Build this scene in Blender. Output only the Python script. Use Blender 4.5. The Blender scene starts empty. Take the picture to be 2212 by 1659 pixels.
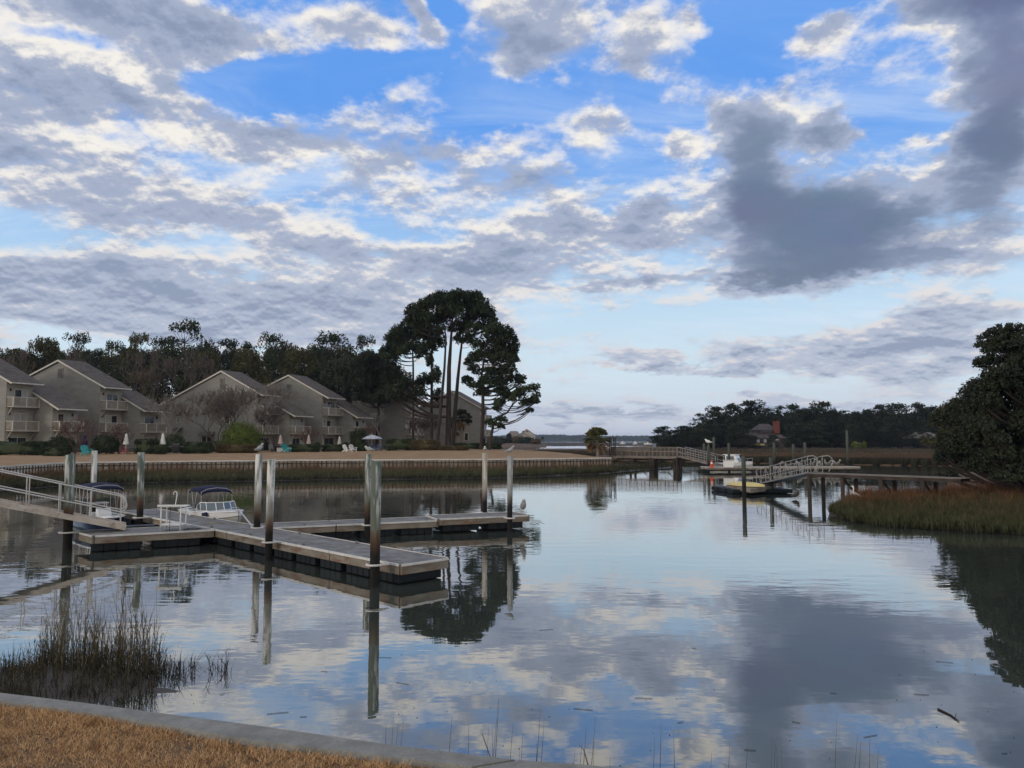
import bpy, bmesh, math, random
from mathutils import Vector, Matrix, Euler, noise as mnoise
R = math.radians
SC = bpy.context.scene
COL = SC.collection
H = 3.5                       # eye height above the water, m
F = 1662.0                    # focal length in units of the 2212-wide survey grid
PIT = R(4.08)
CAMP = Vector((0, 0, H))
cd = bpy.data.cameras.new('camera'); cam = bpy.data.objects.new('camera', cd); COL.objects.link(cam)
cam.location = CAMP; cam.rotation_euler = (R(90) + PIT, 0, 0)
cd.sensor_fit = 'HORIZONTAL'; cd.sensor_width = 36.0; cd.lens = 36.0 * F / 2212.0
cd.clip_start = 0.1; cd.clip_end = 12000
SC.camera = cam
cP, sP = math.cos(PIT), math.sin(PIT)
def ray(px, py):
    u, v = (px - 1106) / F, (829.5 - py) / F
    return Vector((u, cP - v * sP, sP + v * cP))
def P(px, py, z):             # survey bearing met with height z
    d = ray(px, py); t = (z - H) / d.z
    return CAMP + d * t
def A(px, py, Y):             # survey bearing met at range Y
    d = ray(px, py); return CAMP + d * (Y / d.y)
def azel(px, py):
    d = ray(px, py).normalized(); return math.atan2(d.x, d.y), math.asin(d.z)
# ------------------------------------------------------------------ sky (world)
SUN_AZ, SUN_EL = R(-125), R(9)      # behind and to the left of the viewer
def build_sky():
    w = bpy.data.worlds.new('World'); SC.world = w; w.use_nodes = True
    nt = w.node_tree; nt.nodes.clear(); N = nt.nodes; L = nt.links
    def setin(sock, v):
        if hasattr(v, 'is_output') or isinstance(v, bpy.types.NodeSocket): L.new(v, sock)
        else: sock.default_value = v
    def M(op, a, b=0.0, c=None, clamp=False):
        n = N.new('ShaderNodeMath'); n.operation = op; n.use_clamp = clamp
        setin(n.inputs[0], a); setin(n.inputs[1], b)
        if c is not None: setin(n.inputs[2], c)
        return n.outputs[0]
    def V(op, a, b=None, s=None):
        n = N.new('ShaderNodeVectorMath'); n.operation = op
        setin(n.inputs[0], a)
        if b is not None: setin(n.inputs[1], b)
        if s is not None: setin(n.inputs['Scale'], s)
        return n.outputs['Value'] if op in ('LENGTH', 'DOT_PRODUCT') else n.outputs[0]
    def SS(x, lo, hi, a=0.0, b=1.0):
        n = N.new('ShaderNodeMapRange'); n.interpolation_type = 'SMOOTHSTEP'
        setin(n.inputs[0], x); n.inputs[1].default_value = lo; n.inputs[2].default_value = hi
        n.inputs[3].default_value = a; n.inputs[4].default_value = b
        return n.outputs[0]
    def MIX(f, a, b):
        n = N.new('ShaderNodeMix'); n.data_type = 'RGBA'; setin(n.inputs[0], f)
        for s, v in ((n.inputs[6], a), (n.inputs[7], b)):
            if isinstance(v, tuple): s.default_value = (*v, 1)
            else: L.new(v, s)
        return n.outputs[2]
    def NOISE(vec, scale, detail=8, rough=0.55, off=(0, 0, 0), dist=0.0, color=False):
        n = N.new('ShaderNodeTexNoise'); n.inputs['Scale'].default_value = scale
        n.inputs['Detail'].default_value = detail; n.inputs['Roughness'].default_value = rough
        n.inputs['Distortion'].default_value = dist
        L.new(V('ADD', vec, off), n.inputs['Vector'])
        return n.outputs['Color' if color else 'Fac']
    tc = N.new('ShaderNodeTexCoord'); d = tc.outputs['Generated']
    sx = N.new('ShaderNodeSeparateXYZ'); L.new(d, sx.inputs[0])
    x, y, z = sx.outputs
    zc = M('MAXIMUM', z, 0.0)
    az = M('ARCTAN2', x, y); el = M('ARCSINE', z)
    # cloud-deck plane, softened toward the horizon
    k = M('ADD', zc, 0.27)
    cmb = N.new('ShaderNodeCombineXYZ'); L.new(M('DIVIDE', x, k), cmb.inputs[0]); L.new(M('DIVIDE', y, k), cmb.inputs[1])
    q = cmb.outputs[0]
    ce = N.new('ShaderNodeCombineXYZ'); L.new(az, ce.inputs[0]); L.new(el, ce.inputs[1]); p0 = ce.outputs[0]
    # warp of the big masses so that their rims are ragged
    nz = NOISE(q, 2.2, 5, 0.6, (3.1, 0, 7), color=True)
    wv = V('MULTIPLY', V('SUBTRACT', nz, (.5, .5, .5)), (0.20, 0.12, 0))
    nz2 = NOISE(q, 9.0, 4, 0.6, (1.1, 4, 2), color=True)
    wv2 = V('MULTIPLY', V('SUBTRACT', nz2, (.5, .5, .5)), (0.05, 0.04, 0))
    p = V('ADD', V('ADD', p0, wv), wv2)
    def blobs(lst, pp):
        tot = None
        for i, (cx, cy, rx, ry, rot, wt) in enumerate(lst):
            if tot is not None and i % 5 == 0:      # keeps the evaluation in order
                pp = V('ADD', pp, V('SCALE', (1e-6, 1e-6, 0), s=tot))
            a, e = azel(cx, cy)
            n = N.new('ShaderNodeMapping'); n.vector_type = 'TEXTURE'
            n.inputs['Location'].default_value = (a, e, 0); n.inputs['Rotation'].default_value = (0, 0, R(rot))
            n.inputs['Scale'].default_value = (rx / F * 0.93, ry / F * 0.93, 1)
            L.new(pp, n.inputs['Vector'])
            s = SS(V('LENGTH', n.outputs[0]), 0.15, 1.25, wt, 0.0)
            tot = s if tot is None else M('ADD', tot, s)
        return tot
    cover = blobs(COVER, p)
    p1 = V('ADD', p, V('SCALE', (1e-6, 1e-6, 0), s=cover)); dark = blobs(DARK, p1)
    p2 = V('ADD', p, V('SCALE', (1e-6, 1e-6, 0), s=dark)); clear = blobs(CLEAR, p2)
    p3 = V('ADD', p, V('SCALE', (1e-6, 1e-6, 0), s=clear)); litb = blobs(LIT, p3)
    elb = SS(el, 0.0, 0.30, 0.0, 1.0)
    n1 = NOISE(q, 4.0, 10, 0.58, (5.2, 1.3, 0))
    n1u = NOISE(V('ADD', q, V('SCALE', V('NORMALIZE', q), s=-0.055)), 4.0, 6, 0.58, (5.2, 1.3, 0))
    n2 = NOISE(q, 13, 8, 0.62, (0.2, 9.3, 0)); n2u = NOISE(V('ADD', q, V('SCALE', V('NORMALIZE', q), s=-0.022)), 13, 5, 0.62, (0.2, 9.3, 0))
    body = M('ADD', M('MULTIPLY', M('SUBTRACT', n1, 0.5), 2.5), M('MULTIPLY', M('SUBTRACT', n2, 0.5), 0.95))
    Fd = M('SUBTRACT', M('ADD', body, M('ADD', cover, M('MULTIPLY', dark, 0.95))), M('MULTIPLY', clear, 0.75))
    Fd = M('ADD', Fd, 0.0)
    cov = SS(Fd, -0.20, 0.40)
    thick = SS(Fd, 0.0, 0.85)
    lit = M('ADD', M('MULTIPLY', M('SUBTRACT', n1, n1u), 4.2), M('MULTIPLY', M('SUBTRACT', n2, n2u), 2.6))            # side turned to the light
    # thin high veil
    n3 = NOISE(V('MULTIPLY', q, (0.8, 2.2, 1)), 2.0, 7, 0.62, (8, 2, 3), dist=0.6)
    veil = M('MULTIPLY', SS(n3, 0.42, 0.70), SS(M('ABSOLUTE', M('SUBTRACT', el, 0.24)), 0.08, 0.26, 0.55, 0.10))
    # clear sky
    sky = N.new('ShaderNodeTexSky'); sky.sky_type = 'NISHITA'; sky.sun_disc = False
    sky.sun_elevation = SUN_EL; sky.sun_rotation = SUN_AZ; sky.altitude = 0
    sky.air_density = 1.0; sky.dust_density = 0.6; sky.ozone_density = 2.2
    base = V('MULTIPLY', V('SCALE', sky.outputs[0], s=SKY_S), SKY_TINT)
    deep = MIX(SS(el, 0.14, 0.42), (0.46, 0.68, 0.90), (0.125, 0.345, 0.86))
    base = MIX(0.88, base, deep)
    base = MIX(SS(el, 0.02, 0.27, 0.96, 0.0), base, (0.62, 0.73, 0.79))
    base = MIX(SS(el, 0.0, 0.10, 0.75, 0.0), base, (0.50, 0.53, 0.64))
    base = MIX(veil, base, (0.66, 0.76, 0.88))
    # clouds
    shade = M('ADD', M('ADD', M('MULTIPLY', thick, 0.75), M('MULTIPLY', dark, 0.75)), M('MULTIPLY', lit, -1.0))
    shade = M('SUBTRACT', shade, litb)
    cream = MIX(SS(el, 0.02, 0.34), (0.60, 0.59, 0.64), (0.86, 0.82, 0.76))
    grey = MIX(SS(el, 0.03, 0.30), (0.45, 0.50, 0.61), (0.355, 0.405, 0.535))
    cl = MIX(SS(shade, -0.26, 0.50), cream, grey); cl = MIX(SS(shade, 0.50, 1.25, 0, .70), cl, (.20, .25, .37))
    cl = MIX(SS(dark, 0.35, 1.0, 0.0, 1.0), cl, V('ADD', (.140, .180, .275), V('MULTIPLY', V('SUBTRACT', NOISE(q, 2.6, 7, .6, (2, 2, 8), color=True), (.5, .5, .5)), (.10, .10, .11))))
    opac = M('MULTIPLY', cov, SS(el, -0.02, 0.10, 0.62, 0.97))
    col = MIX(opac, base, cl)
    # unseen sky behind the viewer: warm cream cloud added to brighten the ground
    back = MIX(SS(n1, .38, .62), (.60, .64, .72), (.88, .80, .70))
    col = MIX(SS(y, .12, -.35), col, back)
    col = MIX(SS(z, .62, .85), col, (.62, .62, .64))
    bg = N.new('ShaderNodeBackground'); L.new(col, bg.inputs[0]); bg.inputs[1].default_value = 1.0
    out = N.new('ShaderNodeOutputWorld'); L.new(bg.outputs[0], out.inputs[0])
    w.cycles.sampling_method = 'MANUAL'; w.cycles.sample_map_resolution = 512
SKY_S = 0.08; SKY_TINT = (0.9, 1.0, 1.15)
# masses of cloud as bearings: x, y, half width, half height, tilt, weight
COVER = [
 (250, 40, 430, 75, 0, .50), (740, 62, 120, 48, -6, .62), (890, 50, 40, 70, 30, .5), (420, 110, 120, 60, 0, .3),
 (120, 190, 230, 95, -8, .62), (400, 255, 330, 75, -14, .55), (60, 300, 190, 90, 0, .35),
 (1150, 70, 170, 100, 35, .55), (1060, 140, 90, 60, 0, .35), (1400, 45, 90, 60, 30, .35), (1260, 280, 90, 90, 0, .5),
 (1745, 80, 130, 42, -10, .62), (1500, 40, 50, 40, 0, .4), (1370, 130, 60, 35, 0, .35), (1975, 278, 60, 22, 0, .4),
 (1480, 320, 60, 45, 0, .4), (300, 430, 420, 90, 0, .30), (800, 400, 300, 90, -8, .25), (550, 510, 500, 50, -4, .30),
 (300, 660, 900, 105, 0, 1.0), (1000, 600, 420, 75, 0, .5), (1250, 500, 300, 80, 0, .35), (1930, 745, 330, 70, 4, .7), (1500, 795, 330, 24, 0, .35), (1100, 900, 1300, 22, 0, 1.0), (1500, 795, 330, 16, 0, .3), (1700, 690, 420, 10, 0, .25),
]
DARK = [
 (640, 305, 120, 34, -4, .38), (880, 335, 160, 36, 8, .36), (350, 60, 330, 55, 0, .22),
 (1650, 330, 95, 190, -14, .75), (1720, 500, 230, 130, 0, .70), (1830, 430, 200, 100, 0, .45), (1900, 530, 330, 80, 4, .6), (1570, 235, 55, 60, 0, .35), (1800, 265, 62, 52, 0, .6),
 (2060, 30, 170, 60, 0, .75), (2170, 150, 105, 180, 0, .75), (2150, 350, 110, 130, 0, .7), (1500, 600, 480, 16, 0, .35), (1160, 395, 230, 40, -4, .40), (1250, 460, 160, 50, 0, .22),
 (1000, 560, 500, 50, 0, .16), (250, 620, 600, 60, 0, .14), (2050, 760, 230, 60, 0, .2), (1390, 470, 80, 60, 0, .35), (20, 300, 160, 60, 0, .2),
]
LIT = [(110, 140, 210, 50, -6, .55), (300, 215, 210, 44, -25, .5), (130, 300, 150, 36, 0, .4), (650, 500, 330, 36, -8, .26), (960, 548, 110, 26, 0, .3), (1190, 60, 70, 80, 30, .3), (1060, 165, 60, 40, 0, .25),
 (1310, 310, 80, 30, 0, .3), (1500, 320, 50, 36, 0, .3), (740, 40, 90, 26, 0, .2), (330, 470, 200, 24, 0, .2), (470, 540, 160, 18, 0, .2)]
CLEAR = [
 (640, 180, 280, 72, 10, 1.1), (600, 400, 200, 24, 14, .5), (1020, 235, 190, 70, 0, .9), (960, 10, 70, 40, 0, .6), (1590, 110, 130, 80, 0, .6), (1930, 210, 130, 80, 0, .7), (1350, 210, 110, 40, 0, .5),
 (1500, 690, 560, 60, 0, .6), (1480, 250, 90, 40, 0, .3), (1350, 830, 420, 45, 0, .5), (1780, 30, 90, 26, 0, .6), (100, 95, 140, 24, 0, .5), (620, 365, 260, 28, 12, .4), (1380, 370, 160, 26, 0, .25), (560, 752, 700, 20, 0, .5), (1130, 950, 1300, 10, 0, .5),
]
build_sky()
SC.view_settings.view_transform = 'Standard'; SC.view_settings.look = 'None'; SC.view_settings.gamma = 1.0; SC.view_settings.exposure = 0.0
# ------------------------------------------------------------------ mesh and object helpers
import numpy as np
rng = np.random.default_rng(7); rnd = random.Random(11)
class MB:
    def __init__(s): s.v = []; s.f = []
    def add(s, vs, fs):
        o = len(s.v); s.v += [tuple(v) for v in vs]; s.f += [tuple(i + o for i in f) for f in fs]
    def box(s, c, d, rz=0.0, rx=0.0, ry=0.0):
        m = Euler((rx, ry, rz)).to_matrix(); c = Vector(c)
        vs = [c + m @ Vector((a * d[0] / 2, b * d[1] / 2, e * d[2] / 2)) for a in (-1, 1) for b in (-1, 1) for e in (-1, 1)]
        s.add(vs, [(0, 1, 3, 2), (4, 6, 7, 5), (0, 4, 5, 1), (2, 3, 7, 6), (0, 2, 6, 4), (1, 5, 7, 3)]); return s
    def bar(s, a, b, w, h, up=(0, 0, 1)):
        a = Vector(a); b = Vector(b); d = (b - a).normalized(); u = Vector(up)
        x = d.cross(u); x = x.normalized() if x.length > 1e-5 else Vector((1, 0, 0)); y = x.cross(d)
        vs = [p + x * (i * w / 2) + y * (j * h / 2) for p in (a, b) for (i, j) in ((-1, -1), (1, -1), (1, 1), (-1, 1))]
        s.add(vs, [(0, 1, 2, 3), (7, 6, 5, 4), (0, 4, 5, 1), (1, 5, 6, 2), (2, 6, 7, 3), (3, 7, 4, 0)]); return s
    def tube(s, pts, r, n=8, cap=True, sq=1.0):
        pts = [Vector(p) for p in pts]; rs = r if isinstance(r, (list, tuple)) else [r] * len(pts)
        o = len(s.v); prev = None
        for i, p in enumerate(pts):
            d = (pts[min(i + 1, len(pts) - 1)] - pts[max(i - 1, 0)]).normalized()
            if prev is None:
                x = d.cross(Vector((0, 0, 1))); x = x.normalized() if x.length > 1e-3 else Vector((1, 0, 0))
            else:
                x = prev - d * prev.dot(d); x = x.normalized() if x.length > 1e-4 else prev
            prev = x; y = d.cross(x)
            for k in range(n):
                a = 2 * math.pi * k / n; s.v.append(tuple(p + x * (math.cos(a) * rs[i]) + y * (math.sin(a) * rs[i] * sq)))
        for i in range(len(pts) - 1):
            for k in range(n):
                a = o + i * n + k; b = o + i * n + (k + 1) % n
                s.f.append((a, b, b + n, a + n))
        if cap:
            s.f.append(tuple(o + k for k in range(n))[::-1]); e = o + (len(pts) - 1) * n; s.f.append(tuple(e + k for k in range(n)))
        return s
    def prism(s, poly, dvec):
        n = len(poly); a = [Vector(p) for p in poly]; b = [p + Vector(dvec) for p in a]
        s.add(a + b, [tuple(range(n))[::-1], tuple(range(n, 2 * n))] + [(i, (i + 1) % n, n + (i + 1) % n, n + i) for i in range(n)]); return s
    def quad(s, a, b, c, d): s.add([a, b, c, d], [(0, 1, 2, 3)]); return s
    def grid(s, rows):
        o = len(s.v); m = len(rows[0])
        for r in rows: s.v += [tuple(p) for p in r]
        for i in range(len(rows) - 1):
            for j in range(m - 1):
                a = o + i * m + j; s.f.append((a, a + 1, a + m + 1, a + m))
        return s
    def ball(s, c, rad, nu=10, nv=7, jit=0.0, seed=0):
        r_ = random.Random(seed); c = Vector(c); o = len(s.v); rad = (rad,) * 3 if isinstance(rad, (int, float)) else rad
        s.v.append(tuple(c + Vector((0, 0, -rad[2]))))
        for i in range(1, nv):
            ph = -math.pi / 2 + math.pi * i / nv
            for k in range(nu):
                a = 2 * math.pi * k / nu; j = 1 + r_.uniform(-jit, jit)
                s.v.append(tuple(c + Vector((math.cos(a) * math.cos(ph) * rad[0] * j, math.sin(a) * math.cos(ph) * rad[1] * j, math.sin(ph) * rad[2] * j))))
        s.v.append(tuple(c + Vector((0, 0, rad[2])))); t = len(s.v) - 1
        for k in range(nu):
            s.f.append((o, o + 1 + (k + 1) % nu, o + 1 + k)); s.f.append((t, t - nu + k, t - nu + (k + 1) % nu))
        for i in range(nv - 2):
            for k in range(nu):
                a = o + 1 + i * nu + k; b = o + 1 + i * nu + (k + 1) % nu; s.f.append((a, b, b + nu, a + nu))
        return s
    def build(s, name, mat, parent=None, smooth=False, world=False, bevel=0.0):
        vs = s.v
        if world and parent is not None:
            m = wm(parent).inverted(); vs = [m @ Vector(v) for v in vs]
        me = bpy.data.meshes.new(name); me.from_pydata(vs, [], s.f); me.update()
        me.materials.append(mat); o = bpy.data.objects.new(name, me); COL.objects.link(o)
        if smooth: me.polygons.foreach_set('use_smooth', [True] * len(me.polygons))
        if bevel:
            b = o.modifiers.new('bevel', 'BEVEL'); b.width = bevel; b.segments = 2; b.limit_method = 'ANGLE'
        if parent is not None: o.parent = parent
        return o
def wm(o):
    m = o.matrix_basis.copy()
    return wm(o.parent) @ m if o.parent else m
def tag(o, label=None, cat=None, group=None, kind=None):
    if label: o['label'] = label
    if cat: o['category'] = cat
    if group: o['group'] = group
    if kind: o['kind'] = kind
    return o
def thing(name, label, cat, loc=(0, 0, 0), rz=0.0, group=None):
    o = bpy.data.objects.new(name, None); COL.objects.link(o); o.location = loc; o.rotation_euler = (0, 0, rz)
    o.empty_display_size = 0.2
    return tag(o, label, cat, group)
def copy_tree(o, parent=None):
    c = o.copy(); COL.objects.link(c); c.parent = parent
    for ch in [k for k in bpy.data.objects if k.parent == o]: copy_tree(ch, c)
    return c
def npmesh(name, verts, loops, starts, totals, mat, parent=None, smooth=False):
    me = bpy.data.meshes.new(name)
    me.vertices.add(len(verts)); me.vertices.foreach_set('co', verts.astype(np.float32).ravel())
    me.loops.add(len(loops)); me.loops.foreach_set('vertex_index', loops.astype(np.int32).ravel())
    me.polygons.add(len(starts)); me.polygons.foreach_set('loop_start', starts.astype(np.int32)); me.polygons.foreach_set('loop_total', totals.astype(np.int32))
    me.update(calc_edges=True); me.validate()
    me.materials.append(mat); o = bpy.data.objects.new(name, me); COL.objects.link(o)
    if parent is not None: o.parent = parent
    return o
def leaves(name, C, S, mat, parent=None, aspect=0.45, up=0.0, world=False):
    """many small leaf faces (folded pairs of triangles) at centres C with sizes S"""
    C = np.asarray(C, float); n = len(C); S = np.broadcast_to(np.asarray(S, float), (n,))[:, None]
    if world and parent is not None: C = C - np.array(wm(parent).translation)
    a = rng.normal(size=(n, 3)); a[:, 2] += up; a /= np.linalg.norm(a, axis=1)[:, None]
    b = rng.normal(size=(n, 3)); b -= a * (a * b).sum(1)[:, None]; b /= np.linalg.norm(b, axis=1)[:, None]
    c = np.cross(a, b)
    v = np.stack([C - a * S * .5, C + b * S * aspect * .5 + c * S * .12, C + a * S * .5, C - b * S * aspect * .5 + c * S * .12], 1).reshape(-1, 3)
    k = np.arange(n) * 4
    loops = np.stack([k, k + 1, k + 2, k, k + 2, k + 3], 1).ravel()
    return npmesh(name, v, loops, np.arange(2 * n) * 3, np.full(2 * n, 3), mat, parent)
def blades(name, B, Ht, W, mat, parent=None, lean=0.25, curl=0.3, dirs=None):
    """grass blades: two-part ribbons bending over"""
    B = np.asarray(B, float); n = len(B); Ht = np.broadcast_to(np.asarray(Ht, float), (n,))[:, None]; W = np.broadcast_to(np.asarray(W, float), (n,))[:, None]
    th = rng.uniform(0, 2 * np.pi, n); side = np.stack([np.cos(th), np.sin(th), np.zeros(n)], 1)
    ph = rng.uniform(0, 2 * np.pi, n); L_ = np.abs(rng.normal(0, lean, n))[:, None]
    dl = np.stack([np.cos(ph), np.sin(ph), np.zeros(n)], 1)
    up = np.array([[0, 0, 1.0]])
    m1 = B + up * Ht * .5 + dl * Ht * L_ * .5
    cu = (rng.uniform(0, curl, n))[:, None]
    tip = m1 + (up * (1 - cu * .6) * .5 + dl * (L_ * .5 + cu * .5)) * Ht
    v = np.stack([B - side * W * .5, B + side * W * .5, m1 + side * W * .4, m1 - side * W * .4, tip], 1).reshape(-1, 3)
    k = np.arange(n) * 5
    loops = np.stack([k, k + 1, k + 2, k + 3, k + 3, k + 2, k + 4], 1).ravel()
    st = np.stack([np.arange(n) * 7, np.arange(n) * 7 + 4], 1).ravel(); tt = np.tile([4, 3], n)
    return npmesh(name, v, loops, st, tt, mat, parent)

# ------------------------------------------------------------------ materials
def newmat(name):
    m = bpy.data.materials.new(name); m.use_nodes = True; nt = m.node_tree
    return m, nt, nt.nodes, nt.links, nt.nodes['Principled BSDF']
def mat(name, c1, c2=None, scale=3.0, rough=0.8, bump=0.0, bscale=None, metal=0.0, stretch=(1, 1, 1), detail=6, spec=0.3, c3=None, s3=20.0, lo=.35, hi=.65, coat=0.0, objrand=0.0):
    m, nt, N, L, b = newmat(name)
    b.inputs['Roughness'].default_value = rough; b.inputs['Metallic'].default_value = metal
    b.inputs['Specular IOR Level'].default_value = spec; b.inputs['Coat Weight'].default_value = coat
    b.inputs['Base Color'].default_value = (*c1, 1)
    if c2 is None and not bump: return m
    tc = N.new('ShaderNodeNewGeometry'); mp = N.new('ShaderNodeMapping'); mp.inputs['Scale'].default_value = stretch
    L.new(tc.outputs['Position'], mp.inputs['Vector'])
    def nz(sc, dt=detail, ro=.6):
        n = N.new('ShaderNodeTexNoise'); n.inputs['Scale'].default_value = sc; n.inputs['Detail'].default_value = dt; n.inputs['Roughness'].default_value = ro
        L.new(mp.outputs[0], n.inputs['Vector']); return n.outputs['Fac']
    def ramp(f, lo_, hi_):
        r = N.new('ShaderNodeMapRange'); r.inputs[1].default_value = lo_; r.inputs[2].default_value = hi_; L.new(f, r.inputs[0]); return r.outputs[0]
    if c2 is not None:
        x = N.new('ShaderNodeMix'); x.data_type = 'RGBA'; x.inputs[6].default_value = (*c1, 1); x.inputs[7].default_value = (*c2, 1)
        L.new(ramp(nz(scale), lo, hi), x.inputs[0]); out = x.outputs[2]
        if c3 is not None:
            y = N.new('ShaderNodeMix'); y.data_type = 'RGBA'; L.new(out, y.inputs[6]); y.inputs[7].default_value = (*c3, 1)
            L.new(ramp(nz(s3), .52, .72), y.inputs[0]); out = y.outputs[2]
        if objrand:
            oi = N.new('ShaderNodeObjectInfo'); hs = N.new('ShaderNodeHueSaturation')
            mr = N.new('ShaderNodeMapRange'); mr.inputs[3].default_value = 1 - objrand; mr.inputs[4].default_value = 1 + objrand
            L.new(oi.outputs['Random'], mr.inputs[0]); L.new(mr.outputs[0], hs.inputs['Value']); L.new(out, hs.inputs['Color']); out = hs.outputs[0]
        L.new(out, b.inputs['Base Color'])
    if bump:
        bp = N.new('ShaderNodeBump'); bp.inputs['Strength'].default_value = 1.0; bp.inputs['Distance'].default_value = bump
        L.new(nz(bscale or scale * 4), bp.inputs['Height']); L.new(bp.outputs[0], b.inputs['Normal'])
    return m
def zmat(name, stops, rough=0.8, n_amp=0.25, nscale=6.0, stretch=(1, 1, .15), streak=None, spec=.3, bump=0.0, var=None):
    """colour by height of the thing itself (wet, weedy foot; dry, bleached head) broken up by noise"""
    m, nt, N, L, b = newmat(name); b.inputs['Roughness'].default_value = rough; b.inputs['Specular IOR Level'].default_value = spec
    g = N.new('ShaderNodeNewGeometry'); sx = N.new('ShaderNodeSeparateXYZ'); L.new(g.outputs['Position'], sx.inputs[0])
    mp = N.new('ShaderNodeMapping'); mp.inputs['Scale'].default_value = stretch; L.new(g.outputs['Position'], mp.inputs[0])
    n = N.new('ShaderNodeTexNoise'); n.inputs['Scale'].default_value = nscale; n.inputs['Detail'].default_value = 6; L.new(mp.outputs[0], n.inputs[0])
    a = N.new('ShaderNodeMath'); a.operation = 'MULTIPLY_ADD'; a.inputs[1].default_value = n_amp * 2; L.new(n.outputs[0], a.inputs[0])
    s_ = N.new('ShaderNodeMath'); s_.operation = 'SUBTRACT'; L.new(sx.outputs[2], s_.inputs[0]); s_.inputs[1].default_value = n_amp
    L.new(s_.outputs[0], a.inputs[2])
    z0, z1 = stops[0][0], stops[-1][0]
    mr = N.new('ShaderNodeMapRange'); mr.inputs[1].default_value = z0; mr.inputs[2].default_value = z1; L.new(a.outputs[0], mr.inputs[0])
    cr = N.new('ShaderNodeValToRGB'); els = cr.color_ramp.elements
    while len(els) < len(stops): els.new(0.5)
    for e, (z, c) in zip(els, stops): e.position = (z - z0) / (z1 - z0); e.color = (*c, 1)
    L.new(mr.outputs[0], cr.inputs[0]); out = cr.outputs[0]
    if streak:
        c, lo, hi, sc = streak
        n2 = N.new('ShaderNodeTexNoise'); n2.inputs['Scale'].default_value = sc; n2.inputs['Detail'].default_value = 5; L.new(mp.outputs[0], n2.inputs[0])
        r2 = N.new('ShaderNodeMapRange'); r2.inputs[1].default_value = lo; r2.inputs[2].default_value = hi; L.new(n2.outputs[0], r2.inputs[0])
        hz = N.new('ShaderNodeMapRange'); hz.inputs[1].default_value = 1.3; hz.inputs[2].default_value = 1.9; L.new(sx.outputs[2], hz.inputs[0])
        mm = N.new('ShaderNodeMath'); mm.operation = 'MULTIPLY'; L.new(r2.outputs[0], mm.inputs[0]); L.new(hz.outputs[0], mm.inputs[1])
        x = N.new('ShaderNodeMix'); x.data_type = 'RGBA'; L.new(mm.outputs[0], x.inputs[0]); L.new(out, x.inputs[6]); x.inputs[7].default_value = (*c, 1); out = x.outputs[2]
    if var:
        n3 = N.new('ShaderNodeTexNoise'); n3.inputs['Scale'].default_value = var[1]; n3.inputs['Detail'].default_value = 4; L.new(g.outputs['Position'], n3.inputs[0])
        hs = N.new('ShaderNodeHueSaturation'); r3 = N.new('ShaderNodeMapRange'); r3.inputs[1].default_value = .3; r3.inputs[2].default_value = .7
        r3.inputs[3].default_value = 1 - var[0]; r3.inputs[4].default_value = 1 + var[0]; L.new(n3.outputs[0], r3.inputs[0]); L.new(r3.outputs[0], hs.inputs['Value']); L.new(out, hs.inputs['Color']); out = hs.outputs[0]
    L.new(out, b.inputs['Base Color'])
    if bump:
        bp = N.new('ShaderNodeBump'); bp.inputs['Distance'].default_value = bump; L.new(n.outputs[0], bp.inputs['Height']); L.new(bp.outputs[0], b.inputs['Normal'])
    return m
def translucent(m, w=0.25):
    b = m.node_tree.nodes['Principled BSDF']; return m
M_ = {}
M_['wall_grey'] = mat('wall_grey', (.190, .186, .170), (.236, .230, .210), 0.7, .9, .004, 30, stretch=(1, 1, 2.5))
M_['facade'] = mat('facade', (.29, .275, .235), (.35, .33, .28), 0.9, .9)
M_['roof'] = mat('roof', (.070, .060, .053), (.120, .102, .090), 1.6, .95, .02, 9, stretch=(1, 1, 3), c3=(.055, .048, .044), s3=.6)
M_['trim'] = mat('trim', (.52, .50, .45), (.44, .42, .37), 2, .7)
M_['glass'] = mat('glass', (.012, .014, .016), (.03, .032, .035), .8, .08, spec=.6)
M_['curtain'] = mat('curtain', (.38, .37, .35), (.25, .25, .24), 3, .9, stretch=(3, 3, .1))
M_['vent'] = mat('vent', (.10, .10, .095), rough=.9)
M_['rail_panel'] = mat('rail_panel', (.23, .21, .175), (.29, .265, .225), 2.5, .85)
M_['lawn'] = mat('lawn', (.24, .15, .078), (.34, .225, .12), .55, .95, .03, 14, c3=(.20, .125, .065), s3=2.2)
M_['near_soil'] = mat('near_soil', (.09, .06, .038), (.19, .12, .065), 14, .95, .01, 60)
M_['concrete'] = mat('concrete', (.17, .17, .158), (.265, .26, .24), 5, .9, .004, 60, c3=(.17, .165, .15), s3=38)
M_['bulk_wall'] = mat('bulk_wall', (.46, .41, .34), (.66, .61, .53), .9, .9, .01, 8, stretch=(1, 1, .4), c3=(.24, .19, .14), s3=1.3)
M_['bulk_post'] = mat('bulk_post', (.06, .042, .032), (.11, .08, .06), 2, .9)
M_['bulk_cap'] = mat('bulk_cap', (.50, .46, .41), (.66, .62, .56), 1.2, .85)
M_['mud'] = mat('mud', (.045, .036, .027), (.075, .06, .045), 3, .55, .03, 9, spec=.5)
M_['marsh_base'] = mat('marsh_base', (.085, .054, .036), (.135, .082, .052), .12, .95, .15, 1.2, c3=(.05, .045, .028), s3=.5)
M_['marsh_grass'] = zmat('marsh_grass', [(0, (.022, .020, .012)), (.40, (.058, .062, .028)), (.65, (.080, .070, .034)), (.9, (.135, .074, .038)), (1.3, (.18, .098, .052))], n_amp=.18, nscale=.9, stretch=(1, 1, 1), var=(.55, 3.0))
M_['island_grass'] = zmat('island_grass', [(0, (.018, .016, .010)), (.28, (.048, .054, .020)), (.55, (.062, .056, .022)), (.74, (.12, .052, .020)), (1.2, (.20, .085, .038))], n_amp=.16, nscale=1.3, stretch=(1, 1, 1), var=(.6, 5.0))
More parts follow.
